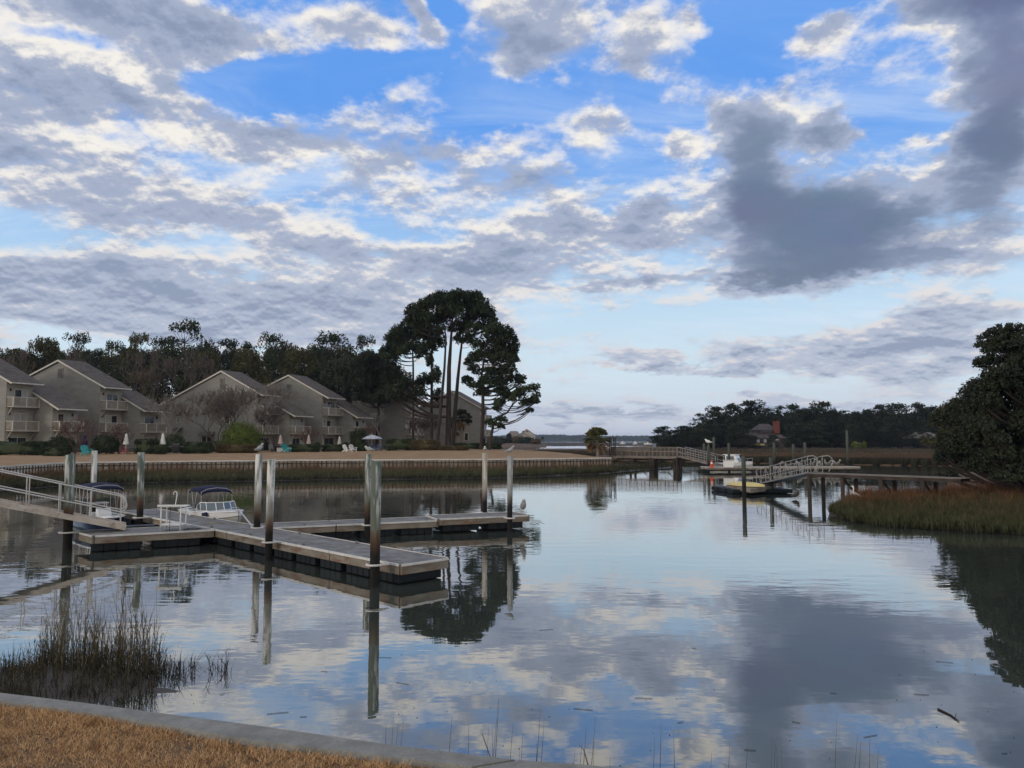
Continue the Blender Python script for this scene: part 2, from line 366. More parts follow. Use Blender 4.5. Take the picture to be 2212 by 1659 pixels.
M_['far_grass'] = zmat('far_grass', [(0, (.018, .018, .012)), (.5, (.035, .035, .020)), (.95, (.050, .044, .026)), (1.10, (.115, .068, .042)), (1.4, (.16, .095, .060))], n_amp=.10, nscale=.15, stretch=(1, 1, 1), var=(.3, .08))
M_['reed'] = zmat('reed', [(0, (.022, .017, .011)), (.22, (.065, .055, .028)), (.5, (.12, .095, .055)), (1.6, (.20, .155, .105))], n_amp=.15, nscale=5, stretch=(1, 1, 1), var=(.5, 6.0))
M_['dry_blade'] = mat('dry_blade', (.42, .235, .10), (.68, .44, .23), 55, .8, detail=2, c3=(.24, .115, .045), s3=7, lo=.3, hi=.7)
M_['pine_leaf'] = mat('pine_leaf', (.015, .026, .011), (.036, .050, .017), .5, .75, detail=3, objrand=.15)
M_['olive_leaf'] = mat('olive_leaf', (.038, .042, .014), (.070, .062, .022), .5, .8, detail=3, objrand=.15)
M_['oak_leaf'] = mat('oak_leaf', (.013, .019, .010), (.032, .038, .017), .6, .7, detail=3, objrand=.2)
M_['far_leaf'] = mat('far_leaf', (.013, .021, .011), (.032, .040, .019), .15, .85, detail=3, objrand=.35)
M_['hedge'] = mat('hedge', (.018, .030, .012), (.042, .058, .020), 2.5, .7, detail=4, objrand=.2)
M_['hedge_brown'] = mat('hedge_brown', (.060, .050, .020), (.095, .065, .028), 2.5, .75, detail=4)
M_['yellow_bush'] = mat('yellow_bush', (.050, .080, .012), (.115, .145, .022), 1.6, .7, detail=4)
M_['bark'] = mat('bark', (.026, .020, .017), (.056, .042, .036), 3, .95, .02, 8, stretch=(1, 1, .3))
M_['bark_grey'] = mat('bark_grey', (.13, .115, .10), (.22, .195, .17), 2, .95)
M_['bark_dark'] = mat('bark_dark', (.028, .022, .018), (.050, .040, .033), 3, .95)
M_['far_marsh'] = mat('far_marsh', (.032, .023, .017), (.055, .038, .027), .05, .95)
M_['twig'] = mat('twig', (.075, .058, .050), (.12, .095, .085), 2, .95)
M_['twig_red'] = mat('twig_red', (.11, .070, .058), (.16, .108, .088), 2, .95)
M_['palm_leaf'] = mat('palm_leaf', (.060, .075, .022), (.13, .125, .045), 1.5, .7)
M_['palm_dead'] = mat('palm_dead', (.20, .135, .07), (.28, .20, .11), 2, .9)
M_['palm_trunk'] = mat('palm_trunk', (.15, .125, .10), (.22, .19, .15), 6, .95, .02, 8)
M_['deck'] = mat('deck', (.145, .142, .14), (.25, .243, .235), 1.6, .85, .003, 25, c3=(.115, .105, .10), s3=3.5)
M_['fascia'] = mat('fascia', (.15, .125, .095), (.27, .235, .19), 1.4, .85, .003, 20, stretch=(1, 1, 3), c3=(.17, .075, .035), s3=1.7)
M_['rub'] = mat('rub', (.66, .64, .60), (.50, .48, .44), 4, .6)
M_['float'] = mat('float', (.006, .008, .010), (.014, .019, .024), 2.0, .6, spec=.2)
M_['alu'] = mat('alu', (.46, .44, .41), (.58, .56, .53), 2.5, .42, metal=.35, spec=.5)
M_['alu_dull'] = mat('alu_dull', (.26, .26, .25), (.34, .34, .33), 2.5, .5, metal=.2, spec=.4)
M_['alu_worn'] = mat('alu_worn', (.42, .36, .30), (.56, .50, .43), 1.8, .6, c3=(.28, .22, .17), s3=5)
M_['white_pvc'] = mat('white_pvc', (.78, .78, .76), (.68, .68, .66), 5, .4)
M_['pier_wood'] = mat('pier_wood', (.14, .115, .095), (.21, .18, .155), 1.5, .9)
M_['pier_dark'] = mat('pier_dark', (.030, .024, .020), (.065, .05, .04), 2, .9)
M_['gel_white'] = mat('gel_white', (.78, .78, .77), (.70, .70, .69), 2, .25, coat=.4)
M_['gel_cream'] = mat('gel_cream', (.46, .45, .41), (.40, .39, .35), 2, .3)
M_['gel_navy'] = mat('gel_navy', (.006, .009, .028), rough=.25, coat=.4)
M_['navy_cloth'] = mat('navy_cloth', (.007, .010, .034), (.012, .017, .05), 3, .85)
M_['black_rub'] = mat('black_rub', (.012, .012, .013), rough=.5)
M_['seat_vinyl'] = mat('seat_vinyl', (.55, .53, .50), rough=.5)
M_['glass_tint'] = mat('glass_tint', (.10, .13, .155), rough=.08, spec=.7)
M_['yellow'] = mat('yellow', (.50, .42, .16), (.58, .50, .24), 1.5, .5)
M_['turquoise'] = mat('turquoise', (.02, .36, .38), rough=.5)
M_['red_paint'] = mat('red_paint', (.42, .05, .06), rough=.5)
M_['orange'] = mat('orange', (.75, .10, .03), rough=.5)
M_['white_paint'] = mat('white_paint', (.72, .71, .68), rough=.5)
M_['blue_grey'] = mat('blue_grey', (.10, .14, .22), rough=.6)
M_['dark_metal'] = mat('dark_metal', (.02, .02, .022), rough=.5)
M_['grey_metal'] = mat('grey_metal', (.18, .18, .18), rough=.5)
M_['umb_white'] = mat('umb_white', (.66, .65, .62), (.56, .55, .52), 3, .85)
M_['umb_pink'] = mat('umb_pink', (.52, .42, .37), rough=.85)
M_['umb_purple'] = mat('umb_purple', (.045, .02, .09), rough=.85)
M_['umb_blue'] = mat('umb_blue', (.20, .25, .38), (.62, .62, .64), 6, .85, lo=.48, hi=.52)
M_['feather_grey'] = mat('feather_grey', (.24, .235, .23), (.36, .35, .345), 20, .8)
M_['feather_dark'] = mat('feather_dark', (.13, .12, .11), (.22, .21, .195), 14, .8)
M_['feather_white'] = mat('feather_white', (.72, .71, .68), rough=.8)
M_['bill'] = mat('bill', (.35, .28, .12), rough=.6)
M_['brick'] = mat('brick', (.12, .038, .028), (.17, .055, .04), 2, .9)
M_['house_brown'] = mat('house_brown', (.055, .045, .040), (.08, .066, .058), 1, .9)
M_['house_roof'] = mat('house_roof', (.060, .050, .052), (.085, .072, .073), .8, .95)
M_['house_cream'] = mat('house_cream', (.45, .42, .37), (.52, .50, .45), 1, .85)
M_['far_shore'] = mat('far_shore', (.030, .042, .030), (.050, .062, .042), .02, .95)
M_['rope'] = mat('rope', (.30, .28, .24), rough=.9)
# ------------------------------------------------------------------ water
def interp(x, tab):
    if x <= tab[0][0]: return tab[0][1]
    for (a, b), (c, d) in zip(tab, tab[1:]):
        if x <= c: return b + (d - b) * (x - a) / (c - a)
    return tab[-1][1]
def sm(t): t = max(0.0, min(1.0, t)); return t * t * (3 - 2 * t)
def water_mat():
    m, nt, N, L, b = newmat('water_surface'); N.remove(b); out = N['Material Output']
    g = N.new('ShaderNodeNewGeometry')
    def nz(sx, sy, sc, dt, off=0, rot=0):
        mp = N.new('ShaderNodeMapping'); mp.inputs['Scale'].default_value = (sx, sy, 1); mp.inputs['Location'].default_value = (off, off, 0); mp.inputs['Rotation'].default_value = (0, 0, rot)
        L.new(g.outputs['Position'], mp.inputs[0])
        n = N.new('ShaderNodeTexNoise'); n.inputs['Scale'].default_value = sc; n.inputs['Detail'].default_value = dt; n.inputs['Roughness'].default_value = .5
        L.new(mp.outputs[0], n.inputs[0]); return n.outputs[0]
    def mm(op, a, b_, c=None):
        n = N.new('ShaderNodeMath'); n.operation = op
        for i, v in enumerate((a, b_, c)):
            if v is None: continue
            if isinstance(v, (int, float)): n.inputs[i].default_value = v
            else: L.new(v, n.inputs[i])
        return n.outputs[0]
    patch = N.new('ShaderNodeMapRange'); patch.interpolation_type = 'SMOOTHSTEP'; patch.inputs[1].default_value = .35; patch.inputs[2].default_value = .68
    patch.inputs[3].default_value = .25; patch.inputs[4].default_value = 1.3; L.new(nz(.5, 1, .09, 3, 5), patch.inputs[0])
    sx = N.new('ShaderNodeSeparateXYZ'); L.new(g.outputs['Position'], sx.inputs[0])
    calm = N.new('ShaderNodeMapRange'); calm.interpolation_type = 'SMOOTHSTEP'; calm.inputs[1].default_value = 8; calm.inputs[2].default_value = 26; calm.inputs[3].default_value = .3; calm.inputs[4].default_value = 1.0
    L.new(sx.outputs[1], calm.inputs[0])
    h = mm('ADD', mm('MULTIPLY', nz(.45, 1.0, 1.6, 2, 0, .1), .010), mm('MULTIPLY', nz(.7, 1.0, 5.0, 2, 3, -.2), .0020))
    h = mm('MULTIPLY', mm('MULTIPLY', h, patch.outputs[0]), calm.outputs[0])
    # rings spreading from the outer dock end
    dc = P(1138, 1132, 0)
    vd = N.new('ShaderNodeVectorMath'); vd.operation = 'DISTANCE'; L.new(g.outputs['Position'], vd.inputs[0]); vd.inputs[1].default_value = dc
    ring = mm('MULTIPLY', mm('SINE', mm('MULTIPLY', vd.outputs['Value'], 26.0), 0.0), .0013)
    fall = N.new('ShaderNodeMapRange'); fall.interpolation_type = 'SMOOTHSTEP'; fall.inputs[1].default_value = .2; fall.inputs[2].default_value = 2.6; fall.inputs[3].default_value = 1; fall.inputs[4].default_value = 0
    L.new(vd.outputs['Value'], fall.inputs[0])
    h = mm('ADD', h, mm('MULTIPLY', ring, fall.outputs[0]))
    bp = N.new('ShaderNodeBump'); bp.inputs['Distance'].default_value = WAVE; L.new(h, bp.inputs['Height'])
    gl = N.new('ShaderNodeBsdfGlossy'); gl.inputs['Roughness'].default_value = .015; gl.inputs['Color'].default_value = (.97, .96, .94, 1); L.new(bp.outputs[0], gl.inputs['Normal'])
    df = N.new('ShaderNodeBsdfDiffuse'); df.inputs['Color'].default_value = (.050, .060, .050, 1)
    lw = N.new('ShaderNodeLayerWeight'); lw.inputs[0].default_value = .5; L.new(bp.outputs[0], lw.inputs['Normal'])
    fac = mm('MULTIPLY_ADD', mm('POWER', lw.outputs['Facing'], 2.45), .96, .03)
    mx = N.new('ShaderNodeMixShader'); L.new(fac, mx.inputs[0]); L.new(df.outputs[0], mx.inputs[1]); L.new(gl.outputs[0], mx.inputs[2]); L.new(mx.outputs[0], out.inputs[0])
    return m
WAVE = 1.0
w = MB(); w.quad((-7000, -60, 0), (7000, -60, 0), (7000, 9000, 0), (-7000, 9000, 0))
tag(w.build('water', water_mat()), kind='structure')
w = MB(); w.quad((-7000, -200, -2.5), (7000, -200, -2.5), (7000, 9000, -2.5), (-7000, 9000, -2.5))
tag(w.build('river_bed', M_['mud']), kind='structure')

# ------------------------------------------------------------------ near bank
NZ = 1.6
outer = [P(x, y, NZ) for x, y in ((0, 1495.8), (177, 1517), (354, 1540.7), (548.6, 1565.3), (694, 1586), (841, 1607.6), (978, 1624), (1115, 1640.6), (1262, 1651))]
inner = [P(x, y, NZ) for x, y in ((0, 1514.8), (136, 1533), (272.5, 1553), (410, 1577), (548.6, 1602), (694, 1618), (841, 1636), (1014.5, 1657), (1150, 1668))]
def extend(pts, n0=24.0, n1=30.0):
    a = pts[0] + (pts[0] - pts[2]).normalized() * n0; b = pts[-1] + (pts[-1] - pts[-4]).normalized() * n1
    return [a] + pts + [b]
outer = extend(outer); inner = extend(inner)
for p in outer + inner: p.z = NZ
sw = thing('concrete_seawall', 'grey concrete seawall cap edging the tan lawn at the bottom of the photo', 'seawall', (0, 0, 0))
cut = 8                                    # joint between the two pours
def cap_seg(o, i_):
    m = MB(); n = len(o)
    rows = []
    for a, b in zip(o, i_):
        rows.append([Vector((a.x, a.y, NZ - .22)), Vector((a.x, a.y, NZ - .012)), a + (b - a) * .05 + Vector((0, 0, .002)), b - (b - a) * .05 + Vector((0, 0, .002)), Vector((b.x, b.y, NZ - .03)), Vector((b.x, b.y, NZ - .22))])
    m.grid(rows); m.add(rows[0], [(0, 1, 2, 3, 4, 5)]); m.add(rows[-1], [(5, 4, 3, 2, 1, 0)])
    # close the underside
    m.grid([[r[5], r[0]] for r in rows])
    return m
g = (outer[8] - outer[7]).normalized() * .035
o1 = outer[:9]; i1 = inner[:9]; o2 = [outer[8] + g] + outer[9:]; i2 = [inner[8] + g] + inner[9:]
def dens(pts, k=4):
    r = []
    for a, b in zip(pts, pts[1:]): r += [a.lerp(b, t / k) for t in range(k)]
    return r + [pts[-1]]
cap_seg(dens(o1), dens(i1)).build('cap', M_['concrete'], sw); cap_seg(dens(o2), dens(i2)).build('cap', M_['concrete'], sw)
m = MB(); rows = [[Vector((a.x, a.y, -1.5)) + (b - a) * .15, Vector((a.x, a.y, NZ - .21)) + (b - a) * .15] for a, b in zip(outer, inner)]
m.grid(rows); m.build('wall_panel', M_['concrete'], sw)
# lawn ground
m = MB(); rows = []
for a, b in zip(dens(inner), dens(inner)):
    q = Vector((b.x, b.y, NZ - .035)); rows.append([q] + [Vector((q.x * (1 - t) - 3 * t, q.y + (-30 - q.y) * t, NZ - .035 + .06 * sm(t * 8))) for t in (.02, .06, .12, .25, .5, 1)])
m.grid(rows); tag(m.build('near_lawn_ground', M_['near_soil'], smooth=True), kind='structure')
def inner_y(x):
    for a, b in zip(inner, inner[1:]):
        if min(a.x, b.x) <= x <= max(a.x, b.x): return a.y + (b.y - a.y) * (x - a.x) / (b.x - a.x)
    return -99
N1 = 260000
bx = rng.uniform(-4.6, 1.2, N1); by = rng.uniform(2.2, 5.9, N1)
iy = np.array([inner_y(v) for v in bx]); edge = iy - by
wob = np.array([mnoise.noise((v * 2.3, 0, 0)) for v in bx]) * .07
keep = (edge > -.01 + wob * .6) & (edge < 3.2)
pn = np.array([mnoise.noise((a * 3.1, b * 3.1, 2.0)) for a, b in zip(bx, by)])
keep &= ~((edge < .045 + wob * .5) & (bx > -2.0) & (rng.random(N1) < .85))
keep &= rng.random(N1) < np.clip(.95 + pn * .9, .25, 1)
bx, by, pn, ed = bx[keep], by[keep], pn[keep], edge[keep]
hh = (rng.uniform(.014, .036, len(bx))) * (1 + .5 * pn) * (1 + .5 * (ed < .12))
g_ = blades('dry_grass', np.stack([bx, by, np.full(len(bx), NZ - .035)], 1), hh, rng.uniform(.0022, .0045, len(bx)), M_['dry_blade'], lean=.7, curl=.8)
tag(g_, kind='stuff')
N2 = 130000; bx = rng.uniform(-12.5, -4.4, N2); iy = np.array([inner_y(v) for v in bx]); by = iy - rng.random(N2) ** 1.3 * 6.5
g_ = blades('dry_grass', np.stack([bx, by, np.full(N2, NZ - .035)], 1), rng.uniform(.02, .05, N2), rng.uniform(.006, .011, N2), M_['dry_blade'], lean=.7, curl=.8); tag(g_, kind='stuff')
m = MB()
for _ in range(46):
    x = rnd.uniform(-3.8, .2); y = inner_y(x) - rnd.uniform(.05, 1.6); a = rnd.uniform(0, 6.28); l = rnd.uniform(.010, .024); d_ = Vector((math.cos(a), math.sin(a), rnd.uniform(-.2, .3))) * l; s_ = Vector((-d_.y, d_.x, .004)) * .45; c_ = Vector((x, y, NZ + rnd.uniform(-.012, .006)))
    m.add([c_ - d_, c_ + s_, c_ + d_, c_ - s_], [(0, 1, 2), (0, 2, 3)])
tag(m.build('fallen_leaves', M_['bark']), kind='stuff')

# ------------------------------------------------------------------ far bank: lawn behind the bulkhead
BW = [(-700, 36), (-250, 47), (0, 56.8), (149, 66.0), (307, 69.0), (521, 71.8), (658, 73.9), (906, 75.8), (1055, 77.0), (1204, 79.5), (1320, 82.5)]
def bw(px): return interp(px, BW)
def pxof(x, y): return 1106 + F * x / max(y, 1)
def gz(x, y):
    px = pxof(x, y); d = y - bw(px)
    z = 1.47 + .30 * sm(d / 22) + .30 * math.exp(-(((x + 8) / 11) ** 2 + ((y - 108) / 16) ** 2))
    if px > 1060: z -= .22 * sm((px - 1060) / 260) * sm(d / 14)
    return z
BACK = [(-700, 260), (950, 260), (1000, 175), (1040, 138), (1100, 121), (1166, 110), (1240, 99), (1290, 90), (1320, 84)]
rows = []
pxs = [-700, -500, -350, -250, -150, -80] + list(range(0, 1300, 30)) + [1300, 1312, 1320]
for px in pxs:
    a, b = bw(px) + .25, interp(px, BACK); row = []
    for i in range(25):
        t = (i / 24) ** 1.4; y = a + (b - a) * t; x = (px - 1106) / F * y; row.append((x, y, gz(x, y)))
    row.append((row[-1][0], row[-1][1] + .6, -1.2)); rows.append(row)
m = MB(); m.grid(rows); tag(m.build('far_lawn', M_['lawn'], smooth=True), kind='structure')
# bulkhead
bk = thing('timber_bulkhead', 'long pale timber bulkhead with dark posts along the far lawn edge', 'bulkhead', (0, 0, 0))
line = []
px = -700.0
while px <= 1320:
    y = bw(px); line.append(Vector(((px - 1106) / F * y, y, 0))); px += 20
m = MB(); n_ = len(line)
m.grid([[p + Vector((0, 0, -1.2)), p + Vector((0, 0, 1.38))] for p in line]); m.build('wall_panel', M_['bulk_wall'], bk)
m = MB()
rows = []
for i, p in enumerate(line):
    z = 1.5 + .012 * math.sin(i * 1.7); rows.append([p + Vector((0, -.16, z - .10)), p + Vector((0, -.16, z)), p + Vector((0, .30, z + .01)), p + Vector((0, .30, z - .10)), p + Vector((0, -.16, z - .10))])
m.grid(rows); m.build('cap', M_['bulk_cap'], bk)
posts = []
acc = 0.0
rp = random.Random(3)
for a, b in zip(line, line[1:]):
    L_ = (b - a).length; t = acc
    while t < L_: posts.append(a.lerp(b, t / L_)); t += .40 * rp.uniform(.85, 1.15)
    acc = t - L_
vis = [p for p in posts if -20 < pxof(p.x, p.y)]
vis.sort(key=lambda p: p.y)
rest = vis[100:] + [p for p in posts if pxof(p.x, p.y) <= -20]
for p in vis[:100]:
    r = .055 + rnd.uniform(0, .02)
    MB().tube([p + Vector((rnd.uniform(-.02, .02), -.10, -.8)), p + Vector((rnd.uniform(-.02, .02), -.10, 1.38 - rnd.uniform(0, .04)))], r, 6).build('post', M_['bulk_post'], bk)
m = MB()
for p in rest: m.tube([p + Vector((rnd.uniform(-.02, .02), -.10, -.8)), p + Vector((rnd.uniform(-.02, .02), -.10, 1.38 - rnd.uniform(0, .04)))], .06, 6)
tag(m.build('post', M_['bulk_post'], bk), kind='stuff')
# bulkhead tie rod ends / low timber waler
m = MB()
for a, b in zip(line, line[1:]): m.bar(a + Vector((0, -.17, 1.18)), b + Vector((0, -.17, 1.18)), .05, .10)
m.build('waler', M_['bulk_post'], bk)

# ------------------------------------------------------------------ marsh strip in front of the far bulkhead
WL = [(-700, 31), (-400, 38), (0, 52.5), (150, 58), (300, 61.5), (520, 63.5), (658, 65.5), (906, 67.2), (1055, 68.5), (1117, 70.5), (1200, 73.5), (1260, 76), (1320, 79.5), (1400, 89), (1452, 96)]
WB = [(-700, 35.8), (-400, 42.4), (-250, 46.8), (0, 56.6), (149, 65.8), (307, 68.8), (521, 71.6), (658, 73.7), (906, 75.6), (1055, 76.8), (1204, 79.3), (1318, 82.3), (1324, 88), (1400, 94), (1452, 97)]
def wob(px): return 1.1 * mnoise.noise((px / 55.0, 3, 0)) + .5 * mnoise.noise((px / 17.0, 8, 0))
m = MB(); rows = []
for px in range(-700, 1453, 12):
    a = interp(px, WL) + wob(px) - .5; b = interp(px, WB); rows.append([(((px - 1106) / F) * y, y, z) for y, z in ((a, -.15), (a + (b - a) * .15, .05), (a + (b - a) * .6, .18), (b, .22), (b + .5, -.3))])
m.grid(rows); tag(m.build('mud_bank', M_['mud'], smooth=True), kind='structure')
B, Ht = [], []
for _ in range(60000):
    px = rnd.uniform(-600, 1452); t = rnd.random(); a = interp(px, WL) + wob(px); b = interp(px, WB)
    y = a + (b - a) * t; x = (px - 1106) / F * y
    if px > 1320 and rnd.random() < .45: continue
    h = (.56 + .46 * t) * (1 + .45 * mnoise.noise((x * .45, y * .5, 0))) * rnd.uniform(.55, 1.15)
    if px > 1280: h *= 1 - .5 * sm((px - 1280) / 150)
    if mnoise.noise((x * .35, y * .9, 4)) > .38 and rnd.random() < .8: continue
    B.append((x, y, .02 + .15 * t)); Ht.append(h)
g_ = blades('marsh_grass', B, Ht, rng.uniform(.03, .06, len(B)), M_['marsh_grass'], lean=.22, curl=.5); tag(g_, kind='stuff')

# ------------------------------------------------------------------ marsh flats across the creek
def plateau(name, front, back, ztop, mat_, px0, px1, step=14, nr=16, lump=.12, sc=.25):
    rows = []
    px = px0
    while px <= px1:
        a, b = interp(px, front), interp(px, back); row = [(((px - 1106) / F) * (a - .8), a - .8, -.5)]
        for i in range(nr):
            y = a + (b - a) * (i / (nr - 1)) ** 1.5; x = (px - 1106) / F * y
            row.append((x, y, ztop - (ztop - .08) * (1 - sm((y - a) / 9)) + lump * mnoise.noise((x * sc, y * sc, 1))))
        row.append((row[-1][0], row[-1][1] + 1, -.5)); rows.append(row); px += step
    m = MB(); m.grid(rows); o = m.build(name, mat_, smooth=True); return tag(o, kind='structure')
FR = [(1040, 150), (1250, 142), (1330, 128), (1420, 122), (1500, 118), (1600, 112), (1750, 107), (1900, 103), (2060, 99), (2300, 92), (2800, 88)]
BK = [(1040, 215), (1300, 225), (1400, 300), (1420, 520), (2800, 520)]
plateau('marsh_flat', FR, BK, .72, M_['marsh_base'], 1000, 2800)
plateau('marsh_flat', [(900, 405), (1600, 415)], [(900, 610), (1330, 610), (1500, 560), (1600, 560)], .5, M_['far_marsh'], 900, 1600)
def strip_grass(front, depth, n, px0, px1, h0, wid, mat_, base=.2):
    B, Ht = [], []
    for _ in range(n):
        px = rnd.uniform(px0, px1); a = interp(px, front); t = rnd.random() ** 1.6; y = a + 1.2 * mnoise.noise((px / 20., 1, 0)) + depth * t; x = (px - 1106) / F * y
        B.append((x, y, base if t < .12 else .55)); Ht.append((h0 - (B[-1][2])) * (1 + .2 * mnoise.noise((x * .4, y * .4, 0))) * rnd.uniform(.8, 1.1))
    return tag(blades('marsh_grass', B, Ht, rng.uniform(wid * .6, wid, n), mat_, lean=.15, curl=.4), kind='stuff')
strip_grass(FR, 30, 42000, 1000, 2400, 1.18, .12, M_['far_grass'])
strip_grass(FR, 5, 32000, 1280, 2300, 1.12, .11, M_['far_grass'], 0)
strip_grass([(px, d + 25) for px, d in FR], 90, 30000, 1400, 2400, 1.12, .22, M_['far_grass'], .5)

# ------------------------------------------------------------------ far shore and far spit
m = MB(); rows = []
for i in range(-160, 161):
    x = i * 22.0; h = 13 + 3.5 * mnoise.noise((i * .11, 0, 0)) + 2.5 * mnoise.noise((i * .6, 4, 0)) + 1.5 * mnoise.noise((i * 1.7, 4, 0))
    if rnd.random() < .05: h += 3
    rows.append([(x, 2150, -1), (x, 2150 + 3, h * .55), (x, 2160, h), (x, 2260, h * .95), (x, 2400, -1)])
m.grid(rows); far_h = m.build('distant_forest', M_['far_shore']); tag(far_h, kind='stuff')
m = MB(); m.quad((-7000, 2140, .6), (7000, 2140, .6), (7000, 8900, .6), (-7000, 8900, .6)); tag(m.build('distant_land', M_['far_shore']), kind='structure')
C = []
for i in range(9000):
    x = rnd.uniform(-900, 1700); h = 13 + 3.5 * mnoise.noise((x / 22 * .11, 0, 0)) + 2.5 * mnoise.noise((x / 22 * .6, 4, 0))
    C.append((x, 2148 + rnd.uniform(-3, 10), h * rnd.uniform(.3, 1.08)))
tag(leaves('distant_forest_crowns', C, rng.uniform(2, 5.5, len(C)), M_['far_shore'], aspect=.8), kind='stuff')

# ------------------------------------------------------------------ marsh island on the right, bank under the big oak
IF = [(1790, 36.0), (1830, 33.0), (1900, 31.0), (2000, 30.0), (2100, 29.0), (2212, 28.2), (2500, 26)]
IB = [(1790, 36.6), (1830, 40.5), (1900, 44), (2000, 45), (2100, 46), (2500, 46)]
m = MB(); rows = []
for px in range(1785, 2500, 10):
    a, b = interp(px, IF) - .4 + .5 * mnoise.noise((px / 22., 5, 0)), interp(px, IB); rows.append([((px - 1106) / F * y, y, z) for y, z in ((a, -.12), (a + (b - a) * .2, .06), (a + (b - a) * .6, .2), (b - .3, .12), (b + .4, -.2))])
m.grid(rows); tag(m.build('mud_bank', M_['mud'], smooth=True), kind='structure')
B, Ht = [], []
for _ in range(60000):
    px = rnd.uniform(1785, 2420) if rnd.random() > .12 else rnd.uniform(1785, 1880); t = rnd.random() ** 1.15; a = interp(px, IF) + .5 * mnoise.noise((px / 22., 5, 0)) - (abs(rnd.gauss(0, .5)) if rnd.random() < .1 else 0); b = interp(px, IB); y = a + (b - a) * t; x = (px - 1106) / F * y
    if px < 1850 and rnd.random() < (1850 - px) / 75: continue
    if mnoise.noise((x * .7, y * .7, 4)) > .42 and t < .5: continue
    B.append((x, y, .03)); Ht.append((.48 + .50 * t) * rnd.uniform(.45, 1.15) * (1 + .5 * mnoise.noise((x * .8, y * .8, 0))) * (1.25 if rnd.random() < .08 else 1) * (.75 + .25 * sm((px - 1790) / 90)))
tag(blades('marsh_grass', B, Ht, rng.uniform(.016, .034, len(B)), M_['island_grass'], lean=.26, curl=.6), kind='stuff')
# right bank
rows = []
for px in range(2040, 3400, 40):
    a = interp(px, [(2040, 52), (2120, 48), (2212, 44), (3400, 30)]); b = interp(px, [(2040, 54), (2100, 62), (2212, 75), (3400, 95)])
    rows.append([((px - 1106) / F * y, y, z) for y, z in ((a - 1.5, -.3), (a, .75), (a + (b - a) * .4, 1.05), (b, .9), (b + 3, -.3))])
m = MB(); m.grid(rows); tag(m.build('right_bank', M_['marsh_base'], smooth=True), kind='structure')

# ------------------------------------------------------------------ reed clump by the near wall
mc = P(235, 1478, .0)
m = MB(); rows = []
for i in range(24):
    for_ = []
    for j in range(14):
        u, v = (i / 23) * 2 - 1, (j / 13) * 2 - 1; r = math.hypot(u, v)
        for_.append((mc.x + u * 2.3 - 1.0, mc.y + v * 1.1 - .25 * u, .20 * math.exp(-2.2 * r * r) - .055 + .05 * mnoise.noise((u * 4, v * 4, 0))))
    rows.append(for_)
m.grid(rows); tag(m.build('mud_mound', M_['mud'], smooth=True), kind='structure')
def reeds(name, spec, wmin, wmax):
    """stalks with side leaves: spec rows x, y, z, height, lean_x, lean_y"""
    m = MB()
    for (x, y, z, h, lx, ly) in spec:
        p = [Vector((x, y, z))]; k = 4
        for i in range(1, k + 1):
            t = i / k; p.append(Vector((x + lx * t * t * h, y + ly * t * t * h, z + h * t)))
        w_ = rnd.uniform(wmin, wmax); m.tube(p, [w_, w_ * .9, w_ * .75, w_ * .5, w_ * .15], 3, cap=False)
        for q in range(rnd.randint(1, 4)):
            i = rnd.randint(0, 2); b0 = p[i].lerp(p[i + 1], rnd.random()); a = rnd.uniform(0, 6.28); L_ = rnd.uniform(.10, .34) * min(1, h)
            d = Vector((math.cos(a), math.sin(a), 0)); c = b0 + d * L_ * .35 + Vector((0, 0, L_ * .6)); e = b0 + d * L_ * rnd.uniform(.7, 1.0) + Vector((0, 0, L_ * rnd.uniform(.0, .7))); s_ = Vector((-d.y, d.x, 0)) * w_ * 1.1
            m.add([b0 - s_, b0 + s_, c + s_ * .8, c - s_ * .8, e], [(0, 1, 2, 3), (3, 2, 4)])
    o = m.build(name, M_['reed']); return tag(o, kind='stuff')
spec = []
def clump(px0, px1, pyb0, pyb1, n, h0, h1, prof=None):
    for _ in range(n):
        px = rnd.uniform(px0, px1); py = rnd.uniform(pyb0, pyb1); q = P(px, py, .02); k = 1.0 if prof is None else interp(px, prof)
        spec.append((q.x, q.y, max(-.05, .20 * math.exp(-2.2 * (((q.x - mc.x + 1.0) / 2.3) ** 2 + ((q.y - mc.y) / 1.1) ** 2)) - .06), rnd.uniform(h0, h1) * k * (1 if rnd.random() < .6 else .6), rnd.gauss(0, .13), rnd.gauss(0, .10)))
pr = [(0, .35), (60, .55), (110, .85), (180, 1.0), (330, 1.0), (360, .7), (420, .35)]
clump(75, 350, 1405, 1470, 240, .45, 1.0, pr); clump(80, 345, 1405, 1470, 110, 1.0, 1.6, pr); clump(-40, 330, 1455, 1520, 190, .2, .75, pr); clump(320, 420, 1425, 1470, 50, .2, .6, pr); clump(-90, 80, 1450, 1530, 160, .2, .55, None); clump(440, 495, 1440, 1458, 10, .2, .45, None)
reeds('reeds', spec, .0032, .0062)
B = [(s[0] + rnd.gauss(0, .05), s[1] + rnd.gauss(0, .05), s[2]) for s in spec for _ in range(3)]
tag(blades('reed_litter', B, rng.uniform(.08, .40, len(B)), rng.uniform(.006, .013, len(B)), M_['reed'], lean=.6, curl=.9), kind='stuff')
